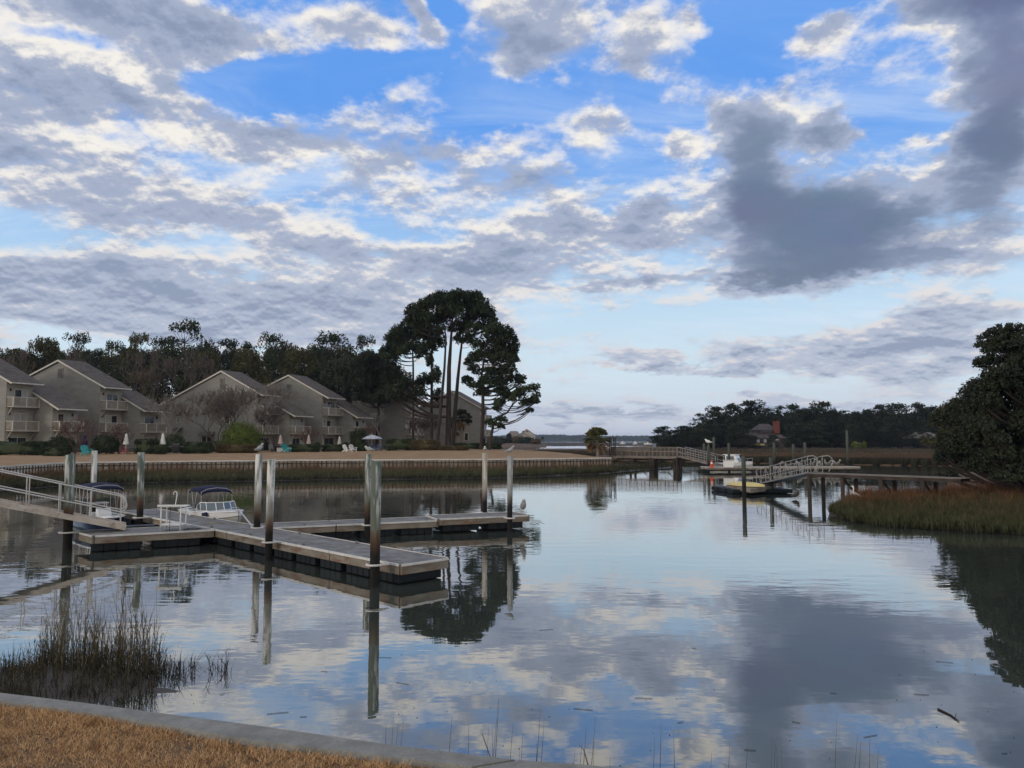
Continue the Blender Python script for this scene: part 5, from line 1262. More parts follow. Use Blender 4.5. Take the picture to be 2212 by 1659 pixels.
# ------------------------------------------------------------------ trees
def z3(x, y): return 795.5 + .25134 * x, 603.5 + .25134 * y
def z2(x, y): return 329.2 + .2232 * x, 680.3 + .2232 * y
def z1(x, y): return .205 * x, 680.3 + .205 * y
def clump_points(c, rad, n, flat=True):
    p = rng.normal(size=(n, 3)); p /= np.linalg.norm(p, axis=1)[:, None]
    r = rng.random(n) ** .45; p *= r[:, None]
    if flat: p[:, 2] = np.abs(p[:, 2]) * 1.15 - .45 * (rng.random(n))
    # break the clump into sprays
    k = 7; s = rng.normal(size=(k, 3)); s /= np.linalg.norm(s, axis=1)[:, None]; s[:, 2] = np.abs(s[:, 2]) * .8; s *= .85
    near = ((p[:, None, :] - s[None]) ** 2).sum(2).argmin(1); p = p * .78 + s[near] * .42
    return np.array(c) + p * np.array(rad)
def limb(m, a, b, r0, r1, sag=.12, n=5):
    a, b = Vector(a), Vector(b); d = b - a; L_ = d.length; pts = []
    j = Vector((rnd.uniform(-1, 1), rnd.uniform(-1, 1), 0)) * L_ * .06
    for i in range(n + 1):
        t = i / n; pts.append(a + d * t + Vector((0, 0, -sag * L_ * math.sin(math.pi * t))) + j * math.sin(math.pi * t))
    m.tube(pts, [r0 + (r1 - r0) * (i / n) for i in range(n + 1)], 5, cap=False)
def grow(root, trunk, clumps, leaf, leafsize, dens, bark='bark', flat=True, tn=9, branchlets=3, aspect=.5):
    """trunk: [(Vector, radius)] ; clumps: [(Vector, (rx, ry, rz))] in world space"""
    m = MB(); m.tube([p for p, r in trunk], [r for p, r in trunk], tn)
    for c, rad in clumps:
        best = None
        for i in range(len(trunk) - 1):
            for t in (0, .25, .5, .75):
                q = trunk[i][0].lerp(trunk[i + 1][0], t); hd_ = math.hypot(c.x - q.x, c.y - q.y); want = c.z - .35 * hd_ - .2
                s_ = abs(q.z - want) + .2 * hd_
                if best is None or s_ < best[0]: best = (s_, q, trunk[i][1])
        q, r = best[1], best[2]; e = c - Vector((0, 0, rad[2] * .35))
        if (e - q).length > .4:
            r0 = max(.03, min(r * .45, .035 * (e - q).length ** .8)); limb(m, q, e, r0, r0 * .45)
            for _ in range(branchlets):
                f = c + Vector((rnd.uniform(-.8, .8) * rad[0], rnd.uniform(-.8, .8) * rad[1], rnd.uniform(-.1, .6) * rad[2])); limb(m, q.lerp(e, rnd.uniform(.6, .95)), f, r0 * .4, r0 * .15, .05, 3)
    m.build('trunk', M_[bark], root, world=True, smooth=True)
    C = [clump_points(c, rad, max(20, int(1.35 * dens * (rad[0] * rad[2] * .6 + rad[0] * rad[1] * .4))), flat) for c, rad in clumps]
    C = np.concatenate(C); s = rng.uniform(.7, 1.3, len(C)) * leafsize
    return leaves('crown', C, s, M_[leaf], root, aspect=aspect, up=0.0, world=True)
def spec_tree(name, label, trunk, clumps, D, leaf='pine_leaf', leafsize=.34, dens=170, group=None, bark='bark', conv=z3, dj=1.6, grid=.25134, yscale=1.0, aspect=.5, branchlets=3):
    k = D / F
    tp = [(A(*conv(x, y), D), r * .88) for x, y, r in trunk]
    b = tp[0][0].copy(); gzb = gz(b.x, D) if D < 200 else b.z; b.z = min(b.z, gzb); 
    tp = [(Vector((b.x, b.y, b.z - .3)), tp[0][1] * 1.25)] + tp
    root = thing(name, label, 'tree', (b.x, b.y, b.z), 0, group)
    cl = []
    for c in clumps:
        x, y, rx, ry = c[:4]; p = A(*conv(x, y), D); p.y += rnd.uniform(-dj, dj) if len(c) < 5 else c[4]; R_ = (rx * grid * k * 1.12, max(1.0, rx * grid * k * .95), ry * grid * k * yscale * 1.65)
        cl.append((p, R_))
    for p, r_ in list(cl) * (3 if conv is z3 else 1):
        q = p + Vector((rnd.uniform(-.7, .7) * r_[0], rnd.uniform(-1, 1) * r_[1], rnd.uniform(-.95, .3) * r_[2])); cl.append((q, tuple(v * rnd.uniform(.75, 1.0) for v in r_)))
    grow(root, tp, cl, leaf, leafsize, dens, bark, branchlets=branchlets, aspect=aspect); return root
PG = 'tall pines on the point'
spec_tree('pine_tree', 'leftmost slender pine of the tall cluster, rising behind the half hidden townhouse', [(385, 1400, .22), (387, 1000, .2), (386, 740, .17), (380, 600, .13), (372, 480, .08)],
  [(200, 520, 70, 50), (250, 460, 70, 45), (310, 500, 60, 50), (200, 620, 60, 45), (260, 600, 60, 40), (330, 420, 60, 50), (400, 420, 60, 45), (430, 540, 70, 40), (350, 600, 50, 35), (470, 640, 50, 28), (215, 668, 40, 18), (290, 545, 50, 40), (420, 470, 50, 40)], 121, group=PG)
spec_tree('pine_tree', 'straight pine of the tall cluster with a yellowish tuft halfway up its trunk', [(543, 1400, .26), (545, 1000, .23), (546, 760, .2), (545, 600, .15), (530, 440, .08)],
  [(480, 400, 65, 45), (540, 450, 70, 48), (570, 560, 60, 42), (500, 590, 50, 38), (610, 520, 55, 38), (540, 730, 26, 50), (560, 850, 55, 38), (490, 868, 55, 45), (440, 905, 40, 28), (592, 790, 26, 32), (450, 470, 50, 40)], 113, group=PG)
spec_tree('pine_tree', 'leaning thin pine just left of the thickest trunk in the tall cluster', [(592, 1410, .3), (628, 1050, .26), (655, 760, .2), (668, 500, .14), (640, 330, .08)],
  [(385, 290, 55, 42), (430, 240, 60, 40), (400, 350, 45, 38), (480, 300, 70, 48), (540, 240, 60, 42), (520, 350, 60, 38), (600, 330, 55, 38), (620, 430, 38, 28), (370, 345, 40, 30)], 110, group=PG)
spec_tree('pine_tree', 'thickest reddish pine at the centre of the tall cluster, topping the dome', [(686, 1450, .50), (690, 1090, .42), (694, 760, .34), (708, 560, .24), (722, 360, .15), (735, 250, .08)],
  [(565, 172, 60, 38), (630, 152, 65, 38), (700, 140, 75, 34), (775, 148, 70, 36), (640, 230, 80, 48), (720, 215, 80, 46), (700, 300, 80, 48), (630, 300, 60, 38), (760, 270, 60, 44), (735, 390, 45, 30),
   (330, 855, 50, 36), (300, 925, 50, 38), (400, 1000, 60, 32), (580, 985, 42, 30), (240, 985, 70, 48), (455, 960, 45, 28)], 111, group=PG)
spec_tree('pine_tree', 'tall pine leaning right beside the thickest trunk with two bowed lower limbs', [(726, 1445, .36), (745, 1150, .33), (770, 850, .27), (792, 640, .2), (820, 430, .13), (860, 260, .07)],
  [(850, 152, 70, 36), (920, 180, 70, 42), (980, 225, 60, 42), (1035, 290, 60, 45), (1072, 350, 36, 38), (860, 240, 80, 48), (940, 300, 80, 48), (1000, 375, 70, 42), (860, 330, 70, 42), (800, 410, 55, 36), (900, 425, 70, 36), (880, 520, 50, 30), (780, 520, 40, 30)], 112.5, group=PG)
spec_tree('pine_tree', 'broad pine forming the right flank of the tall cluster', [(970, 1460, .33), (985, 1150, .28), (985, 1000, .26), (968, 860, .2), (995, 690, .16), (1015, 520, .08)],
  [(1120, 440, 70, 42), (1190, 480, 60, 45), (1238, 540, 48, 48), (1255, 620, 34, 38), (1100, 540, 80, 46), (1180, 580, 70, 46), (1040, 460, 60, 38), (1235, 685, 48, 30), (1150, 680, 70, 38), (1060, 640, 60, 42), (960, 560, 58, 38), (930, 650, 58, 36), (1215, 760, 50, 36), (1130, 770, 70, 38), (1050, 800, 48, 36),
   (1260, 838, 55, 28), (1312, 865, 34, 22), (1180, 870, 60, 30), (1100, 900, 60, 35), (900, 700, 55, 30), (920, 780, 45, 30), (850, 865, 50, 24), (920, 920, 50, 30), (985, 955, 50, 36), (1150, 960, 60, 30), (1190, 1000, 38, 26), (1000, 880, 48, 36)], 109, group=PG)
spec_tree('pine_tree', 'small crooked pine bending right at the outer edge of the tall cluster', [(1043, 1462, .26), (1052, 1380, .22), (1075, 1250, .2), (1120, 1182, .18), (1195, 1145, .15), (1240, 1075, .12), (1300, 1025, .08), (1370, 1010, .05)],
  [(1310, 960, 45, 26), (1400, 948, 58, 26), (1440, 1008, 42, 34), (1380, 1045, 55, 22), (1322, 1062, 34, 20), (1280, 998, 38, 24), (1110, 1072, 32, 34), (1150, 1060, 26, 22), (1385, 1122, 34, 12), (1245, 1032, 28, 20), (1130, 1205, 46, 20), (1060, 1232, 42, 26), (1140, 1258, 34, 14), (1100, 1110, 26, 14)], 106, group=PG, dj=.9, dens=150)
spec_tree('evergreen_tree', 'dark spreading evergreen between the fourth townhouse and the tall pines', [(80, 1440, .4), (85, 1200, .34), (95, 1000, .26), (100, 800, .15)],
  [(60, 680, 80, 45), (130, 705, 70, 45), (195, 765, 60, 46), (232, 850, 65, 50), (60, 790, 90, 60), (140, 880, 90, 60), (225, 960, 65, 42), (40, 940, 90, 70), (100, 1030, 80, 42), (-60, 760, 90, 60), (-70, 880, 90, 70), (-20, 1030, 80, 40), (150, 1000, 70, 40)], 127, leaf='oak_leaf', dens=200)
# big live oak on the right bank
def id_(x, y): return x, y
oak_cl = []
for (x, y, rx, ry) in ((2160, 722, 26, 14), (2195, 740, 40, 22), (2240, 725, 40, 30), (2290, 760, 60, 40), (2180, 790, 34, 24), (2230, 800, 50, 36), (2140, 815, 30, 20), (2160, 850, 45, 34), (2110, 845, 26, 20), (2098, 870, 24, 20), (2220, 870, 60, 45), (2300, 860, 70, 60), (2130, 900, 45, 34), (2085, 925, 24, 24), (2200, 930, 60, 44), (2100, 965, 34, 30), (2150, 970, 50, 38), (2080, 985, 16, 16), (2230, 990, 60, 40), (2120, 1010, 34, 18), (2170, 1015, 40, 18), (2300, 960, 70, 60), (2380, 800, 60, 60), (2380, 900, 60, 60), (2106, 1030, 22, 10), (2380, 990, 60, 40), (2215, 1022, 40, 12)):
    oak_cl.append((x, y, rx, ry, rnd.uniform(-2.4, 2.6)))
    oak_cl.append((x + rnd.uniform(-10, 14), y + rnd.uniform(-8, 10), rx * .7, ry * .7, rnd.uniform(-3.4, 3.6)))
for (x, y, rx, ry) in ((2168, 752, 30, 18), (2200, 765, 34, 24), (2150, 785, 26, 18), (2185, 820, 34, 26), (2165, 735, 22, 12), (2120, 935, 34, 26), (2090, 955, 22, 22), (2100, 900, 26, 22), (2125, 990, 34, 22), (2210, 840, 40, 30)): oak_cl.append((x, y, rx, ry, rnd.uniform(-1.5, 1.5)))
oak_cl = [(a + 10, b, c, d * .85, e) for a, b, c, d, e in oak_cl]
spec_tree('live_oak', 'large dark live oak overhanging the marsh at the right edge of the photo', [(2290, 1050, .50), (2284, 1000, .42), (2270, 940, .32), (2262, 860, .22), (2250, 780, .10)], oak_cl, 43, leaf='oak_leaf', leafsize=.17, dens=760, conv=id_, grid=1.0, bark='bark_dark', branchlets=2, aspect=.6)
spec_tree('bushy_tree', 'olive green bushy tree just left of the large live oak', [(2060, 1000, .2), (2060, 930, .15), (2062, 890, .08)],
  [(2045, 895, 26, 18), (2080, 890, 28, 20), (2100, 915, 28, 24), (2050, 930, 30, 22), (2085, 945, 30, 22), (2055, 965, 28, 16), (2110, 960, 24, 20), (2035, 915, 18, 14), (2120, 890, 24, 20), (2020, 960, 20, 12)], 74, leaf='olive_leaf', leafsize=.24, dens=330, conv=id_, grid=1.0)
# ---- backdrop trees: build one of each kind, then copy
def proto(kind, seed, name, leaf, n_cl, hcr, crx, dens, ls, bark, flat=True, aspect=.5):
    """unit tree 10 m tall standing at the origin"""
    r_ = random.Random(seed); root = thing(name, '', 'tree', (0, 0, 0))
    ht = 10.0; lo = ht * (1 - hcr); tr = []
    lean = (r_.uniform(-.5, .5), r_.uniform(-.5, .5))
    for i in range(6): t = i / 5; tr.append((Vector((lean[0] * t * t, lean[1] * t * t, ht * .93 * t - .3)), .20 * (1 - .8 * t)))
    cl = []
    for i in range(n_cl):
        a = r_.uniform(0, 6.28); u = r_.random(); zz = lo + (ht - lo) * u
        if kind == 'pine': w_ = crx * math.sqrt(max(.06, 1 - ((u - .45) / .62) ** 2))
        else: w_ = crx * math.sqrt(max(.05, 1 - max(0, (u - .30) / .72) ** 2))
        rr = w_ * math.sqrt(r_.uniform(.15, 1)); s_ = r_.uniform(.6, 1.2) * (crx * .31 if kind == 'pine' else crx * .36)
        cl.append((Vector((rr * math.cos(a), rr * math.sin(a), min(zz, ht - s_ * .5))), (s_ * 1.2, s_ * 1.2, s_ * (1.15 if kind == 'pine' else 1.0))))
    cl.append((Vector((lean[0], lean[1], ht - .5)), (crx * .22, crx * .22, .6)))
    grow(root, tr, cl, leaf, ls, dens, bark, kind == 'pine', tn=6, branchlets=1, aspect=aspect); return root
def bare(root, base, h, spread, mt, seed, stems=1, r0=.14, depth=6, twigw=.012, vase=.5):
    r_ = random.Random(seed); m = MB()
    def br(p, d, L_, r, k):
        if k == 0 or L_ < .12: return
        n = 3; pts = [p]; dd = d.copy()
        for i in range(n):
            dd = (dd + Vector((r_.uniform(-.18, .18), r_.uniform(-.18, .18), r_.uniform(-.05, .14)))).normalized(); pts.append(pts[-1] + dd * (L_ / n))
        m.tube(pts, [max(twigw, r * (1 - .35 * i / n)) for i in range(n + 1)], 5 if k > 3 else 3, cap=False)
        nb = r_.choice((2, 3, 3)) if k > 1 else 2
        for i in range(nb):
            a = r_.uniform(0, 6.28); sd = Vector((math.cos(a), math.sin(a), r_.uniform(-.1, .5))); nd = (dd * r_.uniform(.6, 1.0) + sd * spread).normalized()
            br(pts[-1] if i == 0 or r_.random() < .5 else pts[-2], nd, L_ * r_.uniform(.62, .86), r * .58, k - 1)
    for s_ in range(stems):
        a = 6.28 * s_ / max(1, stems) + r_.uniform(-.4, .4); d = Vector((math.cos(a) * vase, math.sin(a) * vase, 1)) if stems > 1 else Vector((r_.uniform(-.12, .12), r_.uniform(-.1, .1), 1))
        br(Vector(base) - Vector((0, 0, .2)), d.normalized(), h * .30, r0, depth)
    zs = [v[2] for v in m.v]; top = max(zs); k = h / (top - base[2]); m.v = [(base[0] + (v[0] - base[0]) * k, base[1] + (v[1] - base[1]) * k, base[2] + (v[2] - base[2]) * k) for v in m.v]
    m.build('branches', M_[mt], root, world=True)
protos = {}
for k, a in {'pine1': ('pine', 3, 'pine_tree', 'pine_leaf', 46, .58, 2.1, 120, .24, 'bark'), 'pine2': ('pine', 8, 'pine_tree', 'pine_leaf', 44, .68, 1.8, 120, .24, 'bark'), 'pine3': ('pine', 15, 'pine_tree', 'olive_leaf', 44, .60, 2.0, 115, .24, 'bark'),
             'oak1': ('oak', 21, 'evergreen_tree', 'oak_leaf', 56, .90, 3.6, 125, .28, 'bark'), 'oak2': ('oak', 22, 'evergreen_tree', 'olive_leaf', 52, .86, 3.2, 120, .28, 'bark'),
             'far1': ('oak', 31, 'far_tree', 'far_leaf', 44, .92, 2.9, 75, .40, 'bark'), 'far2': ('oak', 32, 'far_tree', 'far_leaf', 40, .88, 2.3, 75, .40, 'bark'), 'far3': ('pine', 33, 'far_tree', 'far_leaf', 36, .75, 2.0, 60, .36, 'bark')}.items():
    protos[k] = proto(*a)
for i in (1, 2):
    root = thing('bare_tree', '', 'tree'); bare(root, (0, 0, 0), 10.0, .62, 'twig', 40 + i, depth=8, r0=.22, twigw=.022); protos['bare%d' % i] = root
used = set()
BF = [(-420, 770, 150), (-330, 765, 150), (-250, 772, 140), (-170, 768, 140), (-95, 772, 120), (-20, 775, 120), (60, 775, 100), (120, 770, 90), (180, 768, 100), (228, 772, 100), (275, 764, 100), (322, 768, 100), (365, 764, 90), (412, 758, 100), (455, 762, 90), (505, 760, 90), (330, 850, 80), (528, 775, 90), (590, 756, 90), (625, 764, 90), (690, 762, 90), (740, 756, 100), (780, 772, 90), (800, 830, 90), (850, 800, 80)]
def place(kind, px, ytop, wpx, Y, label, group, zb=None, rz=None):
    p = protos[kind]; o = p if kind not in used else copy_tree(p); used.add(kind)
    x = (px - 1106) / F * Y; zb = gz(x, Y) if zb is None else zb; zt = A(px, ytop, Y).z
    base_w = {'pine1': 4.4, 'pine2': 3.8, 'pine3': 4.2, 'oak1': 7.6, 'oak2': 6.8, 'far1': 6.2, 'far2': 5.0, 'far3': 4.4, 'bare1': 6, 'bare2': 6}[kind]
    sz = (zt - zb) / 10.0; sx = max(.45 * sz, wpx / F * Y / base_w); o.location = (x, Y, zb); o.scale = (sx, sx, sz); o.rotation_euler = (0, 0, rnd.uniform(0, 6.28) if rz is None else rz)
    tag(o, label, 'tree', group); return o
BG = 'trees behind the townhouses'
for a in (
 ('bare1', -60, 750, 120, 135, 'bare grey tree at the left edge behind the cut off townhouse'),
 ('oak2', 30, 762, 110, 138, 'low olive green tree at the far left above the first townhouse roof'),
 ('oak2', 92, 740, 95, 142, 'rounded olive green tree left of the gable with the square vent'),
 ('bare2', 40, 752, 80, 130, 'bare grey tree between the first two townhouse roofs'),
 ('pine1', 158, 727, 66, 140, 'dark pine right above the ridge of the second townhouse'),
 ('bare1', 135, 742, 70, 132, 'bare grey tree overlapping the pine above the second townhouse ridge'),
 ('pine2', 206, 758, 36, 146, 'small dark pine tucked right of the second townhouse ridge'),
 ('pine1', 240, 744, 66, 140, 'round topped pine above the right slope of the second townhouse'),
 ('pine3', 298, 727, 62, 136, 'yellowish green pine left of the tallest pine behind the houses'),
 ('pine2', 268, 757, 44, 150, 'thin pine between the round topped pine and the yellowish one'),
 ('pine1', 400, 703, 104, 138, 'tallest pine behind the houses, above the gap between the second and third townhouses'),
 ('pine2', 350, 734, 66, 146, 'shorter pine on the left shoulder of the tallest backdrop pine'),
 ('bare2', 335, 742, 90, 124, 'grey bare tree standing in the gap left of the widest townhouse'),
 ('bare1', 385, 745, 90, 121, 'tangled bare grey tree in front of the tallest backdrop pine'),
 ('pine1', 450, 742, 54, 142, 'pine just right of the tallest backdrop pine'),
 ('pine2', 490, 738, 60, 145, 'pine above the ridge of the widest townhouse'),
 ('oak2', 445, 768, 80, 131, 'olive green tree behind the left slope of the widest townhouse'),
 ('pine1', 574, 728, 84, 146, 'wide pine above the right slope of the widest townhouse'),
 ('oak2', 538, 763, 95, 132, 'rusty olive tree peeking over the right slope of the widest townhouse'),
 ('pine2', 532, 745, 40, 150, 'thin pine left of the wide pine above the widest townhouse'),
 ('pine3', 618, 745, 60, 148, 'pine above the gable of the fourth townhouse'),
 ('oak2', 650, 760, 105, 137, 'broad olive green tree behind the ridge of the fourth townhouse'),
 ('pine1', 722, 730, 120, 144, 'broad flat topped pine above the right slope of the fourth townhouse'),
 ('pine1', 786, 732, 64, 146, 'pine right of the flat topped one, near the dark evergreen'),
 ('pine2', 680, 748, 50, 152, 'thin pine on the left shoulder of the flat topped pine'),
 ('oak1', 745, 785, 120, 136, 'dense dark evergreen filling behind the fourth townhouse eaves'),
 ('oak1', 820, 800, 110, 140, 'dense dark evergreen behind the half hidden fifth townhouse'),
 ('pine2', 836, 762, 60, 150, 'pine left of the tall cluster above the dark evergreens'),
 ('oak1', 872, 835, 70, 150, 'dark low tree behind the roof of the half hidden fifth townhouse')):
    place(*a[:5], a[5], BG)
for i, (px, yt, w_) in enumerate(BF):
    place('oak1' if i % 3 else 'oak2', px, yt, w_, 156 + (i % 4) * 4, 'mid height dark tree filling the gaps behind the townhouse roofs', 'understory trees behind the townhouses')
# ---- the wood across the marsh on the right
RG = 'tall crowns of the wood across the marsh'
for a in (
 ('far1', 1432, 922, 52, 232, 'pale grey green oak at the left tip of the right wood'),
 ('far2', 1475, 921, 56, 228, 'low oak second from the left tip of the right wood'),
 ('far3', 1509, 895, 40, 226, 'lone pine standing clear near the left tip of the right wood'),
 ('far1', 1546, 880, 60, 228, 'tall round crown right of the lone pine in the right wood'),
 ('far2', 1580, 875, 54, 230, 'tall crown above and left of the brown house'),
 ('far1', 1622, 868, 80, 232, 'tallest crown of the right wood, straight above the brown house'),
 ('far3', 1658, 884, 48, 236, 'crown just right of the tallest, above the red chimney'),
 ('far3', 1687, 879, 42, 234, 'small pine top right of the red chimney'),
 ('far1', 1713, 876, 54, 230, 'round crown above the truss gangway hoops'),
 ('far2', 1741, 885, 50, 232, 'lower crown right of the round one above the truss gangway'),
 ('far1', 1776, 870, 72, 228, 'broad high crown left of the tallest thin dock pile'),
 ('far2', 1801, 888, 42, 234, 'low crown touching the broad high one beside the thin dock pile'),
 ('far3', 1825, 888, 40, 226, 'pine top directly behind the tallest thin dock pile'),
 ('far2', 1850, 891, 44, 230, 'lowest crown in the dip of the right wood'),
 ('far1', 1876, 886, 50, 232, 'crown climbing out of the dip of the right wood'),
 ('far1', 1904, 876, 58, 230, 'round crown above the end of the far floating dock'),
 ('far2', 1938, 874, 62, 228, 'wide crown left of the grey gabled house'),
 ('far3', 1962, 884, 40, 232, 'narrow crown between two wide ones near the grey gabled house'),
 ('far1', 1984, 873, 56, 226, 'tall crown above the grey gabled house'),
 ('far2', 2015, 880, 50, 228, 'crown right of the grey gabled house'),
 ('far1', 2048, 876, 60, 222, 'crown behind the olive bushy tree'),
 ('far2', 2090, 870, 70, 220, 'crown seen between the olive tree and the live oak'),
 ('far1', 2150, 872, 80, 220, 'crown hidden mostly behind the live oak'),
 ('far2', 2230, 870, 90, 220, 'last crown of the right wood behind the live oak')):
    place(*a[:5], a[5], RG, zb=1.0)
r2 = random.Random(5); i = 0
for px in range(1455, 2260, 27):
    if 1612 < px < 1712: continue
    place('far1' if i % 2 else 'far2', px + r2.uniform(-8, 8), r2.uniform(912, 936), r2.uniform(40, 62), 213 + r2.uniform(-5, 4), 'low dark rounded tree at the marsh edge in front of the taller right wood', 'low trees at the edge of the right wood', zb=.9); i += 1
for px, yt in ((1628, 942), (1668, 940), (1700, 938)): place('far2', px, yt, 26, 204, 'small dark tree in front of the brown house across the marsh', 'small trees before the brown house', zb=.9)
C = []
for _ in range(26000):
    px = rnd.uniform(1420, 2330); Y = rnd.uniform(240, 275); zt = interp(px, [(1420, 3), (1450, 4), (1520, 9), (1600, 11.5), (2330, 11.5)]); C.append(((px - 1106) / F * Y, Y, rnd.uniform(.8, zt)))
tag(leaves('woodland', C, rng.uniform(.9, 1.9, len(C)), M_['far_leaf'], aspect=.8), kind='stuff')
rows = []
for px in range(1408, 2700, 24):
    rows.append([((px - 1106) / F * y, y, z) for y, z in ((206, .4), (209, .95), (330, 1.0), (520, .9), (524, -.3))])
m = MB(); m.grid(rows); tag(m.build('wood_floor', M_['mud'], smooth=True), kind='structure')
# ---- bare yard trees
YB = 'leafless trees on the townhouse lawn'
def yard(label, px, pyb, ytop, Y, spread, mt, seed, stems=1, r0=.14, depth=7, twigw=.014, vase=.4, name='bare_tree'):
    x = (px - 1106) / F * Y; zb = gz(x, Y); o = thing(name, label, 'tree', (x, Y, zb), 0, YB); bare(o, (x, Y, zb), A(px, ytop, Y).z - zb, spread, mt, seed, stems, r0, depth, twigw, vase); return o
yard('reddish bare crape myrtle beside the turquoise chair near the second townhouse', *z1(805, 1450), 893, 88, .5, 'twig_red', 1, 4, .07, 6, .016, .25)
yard('small reddish bare tree behind the red chair and white parasol', *z1(1262, 1450), 911, 90, .6, 'twig_red', 2, 3, .06, 6, .016, .3)
yard('pale bare tree leaning right against the left slope of the widest townhouse', 374, 965, 845, 100, .55, 'bark_grey', 3, 1, .17, 8, .016)
yard('spreading purple brown bare tree in front of the widest gable', 474, 972, 826, 101, .55, 'twig', 12, 3, .16, 8, .016, .42)
yard('large bare tree with pale limbs rising above the yellow green bush', 541, 972, 812, 103, .62, 'bark_grey', 7, 2, .17, 9, .014, .5)
yard('thin bare tree in front of the balconies of the widest townhouse', 590, 972, 862, 106, .6, 'twig', 9, 2, .10, 8, .014, .4)
yard('small reddish bare tree by the pinkish parasol', 668, 970, 915, 110, .6, 'twig_red', 6, 3, .06, 6, .016, .35)
yard('small reddish bare tree beside the open striped parasol', 795, 970, 916, 114, .6, 'twig_red', 8, 3, .06, 6, .018, .35)
yard('pale forked bare tree left of the big hedge under the dark evergreen', 823, 962, 880, 112, .5, 'bark_grey', 11, 1, .18, 5, .03)
yard('small grey bare tree against the balconies of the half hidden townhouse', 918, 968, 890, 116, .55, 'twig', 13, 3, .06, 7, .018, .3)
# ---- palms
def palm(label, px, pyb, pytop, Y, crown_r, group=None, dead=True, zb=None, n=46, mt='palm_leaf'):
    x = (px - 1106) / F * Y; zb = gz(x, Y) if zb is None else zb; o = thing('palmetto', label, 'palm', (x, Y, zb), 0, group); hz = A(px, pytop, Y).z + 0.0; c = Vector((x, Y, hz - crown_r * .95))
    m = MB(); rr = max(.16, crown_r * .11); m.tube([(x + .12 * math.sin(t * 4), Y, zb - .3 + (c.z - zb + .3) * t) for t in [i / 8 for i in range(9)]], [rr * (1.15 - .25 * abs(math.sin(t * 3))) for t in range(9)], 8); m.build('trunk', M_['palm_trunk'], o, world=True)
    for nm, mt_, cnt, e0, e1 in (('crown', mt, n, -.25, 1.45), ('dead_fronds', 'palm_dead', 14 if dead else 6, -1.2, -.45)):
        m = MB()
        for i in range(cnt):
            a = rnd.uniform(0, 6.283); e = rnd.uniform(e0, e1); d = Vector((math.cos(a) * math.cos(e), math.sin(a) * math.cos(e), math.sin(e))); st = c + d * crown_r * .50
            m.tube([c, c + d * crown_r * .25 + Vector((0, 0, .03)), st], crown_r * .012, 3, cap=False)
            sd = d.cross(UP).normalized() if abs(d.z) < .98 else Vector((1, 0, 0)); upn = sd.cross(d)
            for k in range(11):
                b = (k / 10 - .5) * 2.3; fd_ = (d * math.cos(b) + sd * math.sin(b)); L_ = crown_r * rnd.uniform(.42, .55) * (1 - .12 * abs(b)); mid = st + fd_ * L_ * .6 + upn * crown_r * .02; tip = st + fd_ * L_ - UP * crown_r * (.10 + .10 * rnd.random()); w_ = Vector((fd_.y, -fd_.x, 0)); w_ = (sd * math.cos(b) - d * math.sin(b)) * crown_r * .024
                m.add([st, mid - w_, tip, mid + w_], [(0, 1, 2), (0, 2, 3)])
        m.build(nm, M_[mt_], o, world=True)
    return o
palm('bushy palmetto alone on the tip of the lawn beside the boardwalk', 1289, 985, 918, 91, 1.75, zb=1.42, n=60)
palm('dark palmetto in front of the farthest townhouse gable', 996.6, 966, 880, 122, 1.9, mt='pine_leaf', dead=False)
palm('short palmetto crown low behind the thickest pine trunk', 985, 966, 905, 124, 1.5, mt='pine_leaf', dead=False)
# ------------------------------------------------------------------ hedges and shrubs
def bush(name, label, x0, x1, yt, Y, mt='hedge', depth=1.6, boxy=.0, n=2600, ls=.16, group=None, zb=None, core=True, yb=None):
    xa, xb = (x0 - 1106) / F * Y, (x1 - 1106) / F * Y; cx = (xa + xb) / 2; zb = gz(cx, Y) if zb is None else zb; h = A((x0 + x1) / 2, yt, Y).z - zb; w_ = xb - xa
    o = thing(name, label, 'shrub', (cx, Y, zb), 0, group)
    pw = 2 / (2 + boxy * 4) if boxy else 1.0
    def surf(u, v, k):
        c = lambda t: math.copysign(abs(math.cos(t)) ** pw, math.cos(t)); s_ = lambda t: math.copysign(abs(math.sin(t)) ** pw, math.sin(t))
        q = Vector((c(u) * c(v) * w_ / 2, s_(u) * c(v) * depth / 2, h * .5 + s_(v) * h * .5)); na = .10 if boxy > .3 else .30; nz_ = 1 + na * mnoise.noise(q * (1.1 if boxy > .3 else 1.5) + Vector((cx, Y, 0))) + .6 * na * mnoise.noise(q * 3)
        return Vector((q.x * nz_ * k, q.y * nz_ * k, max(0, (q.z - h * .5) * k * nz_ + h * .5)))
    if core:
        m = MB(); m.grid([[surf(2 * math.pi * i / 18, -1.5 + 3.0 * j / 9, .86) for j in range(10)] for i in range(19)]); m.build('core', M_[mt], o, smooth=True)
    C = [surf(rnd.uniform(0, 6.283), math.asin(rnd.uniform(-.9, 1)), rnd.uniform(.84, 1.05 if boxy > .3 else 1.16) if core else rnd.random() ** .4 * 1.05) for _ in range(n)]
    leaves('foliage', np.array([tuple(p) for p in C]), rng.uniform(ls * .6, ls * 1.3, n), M_[mt], o, aspect=.6); return o
SG = 'clipped hedges and shrubs in front of the townhouses'
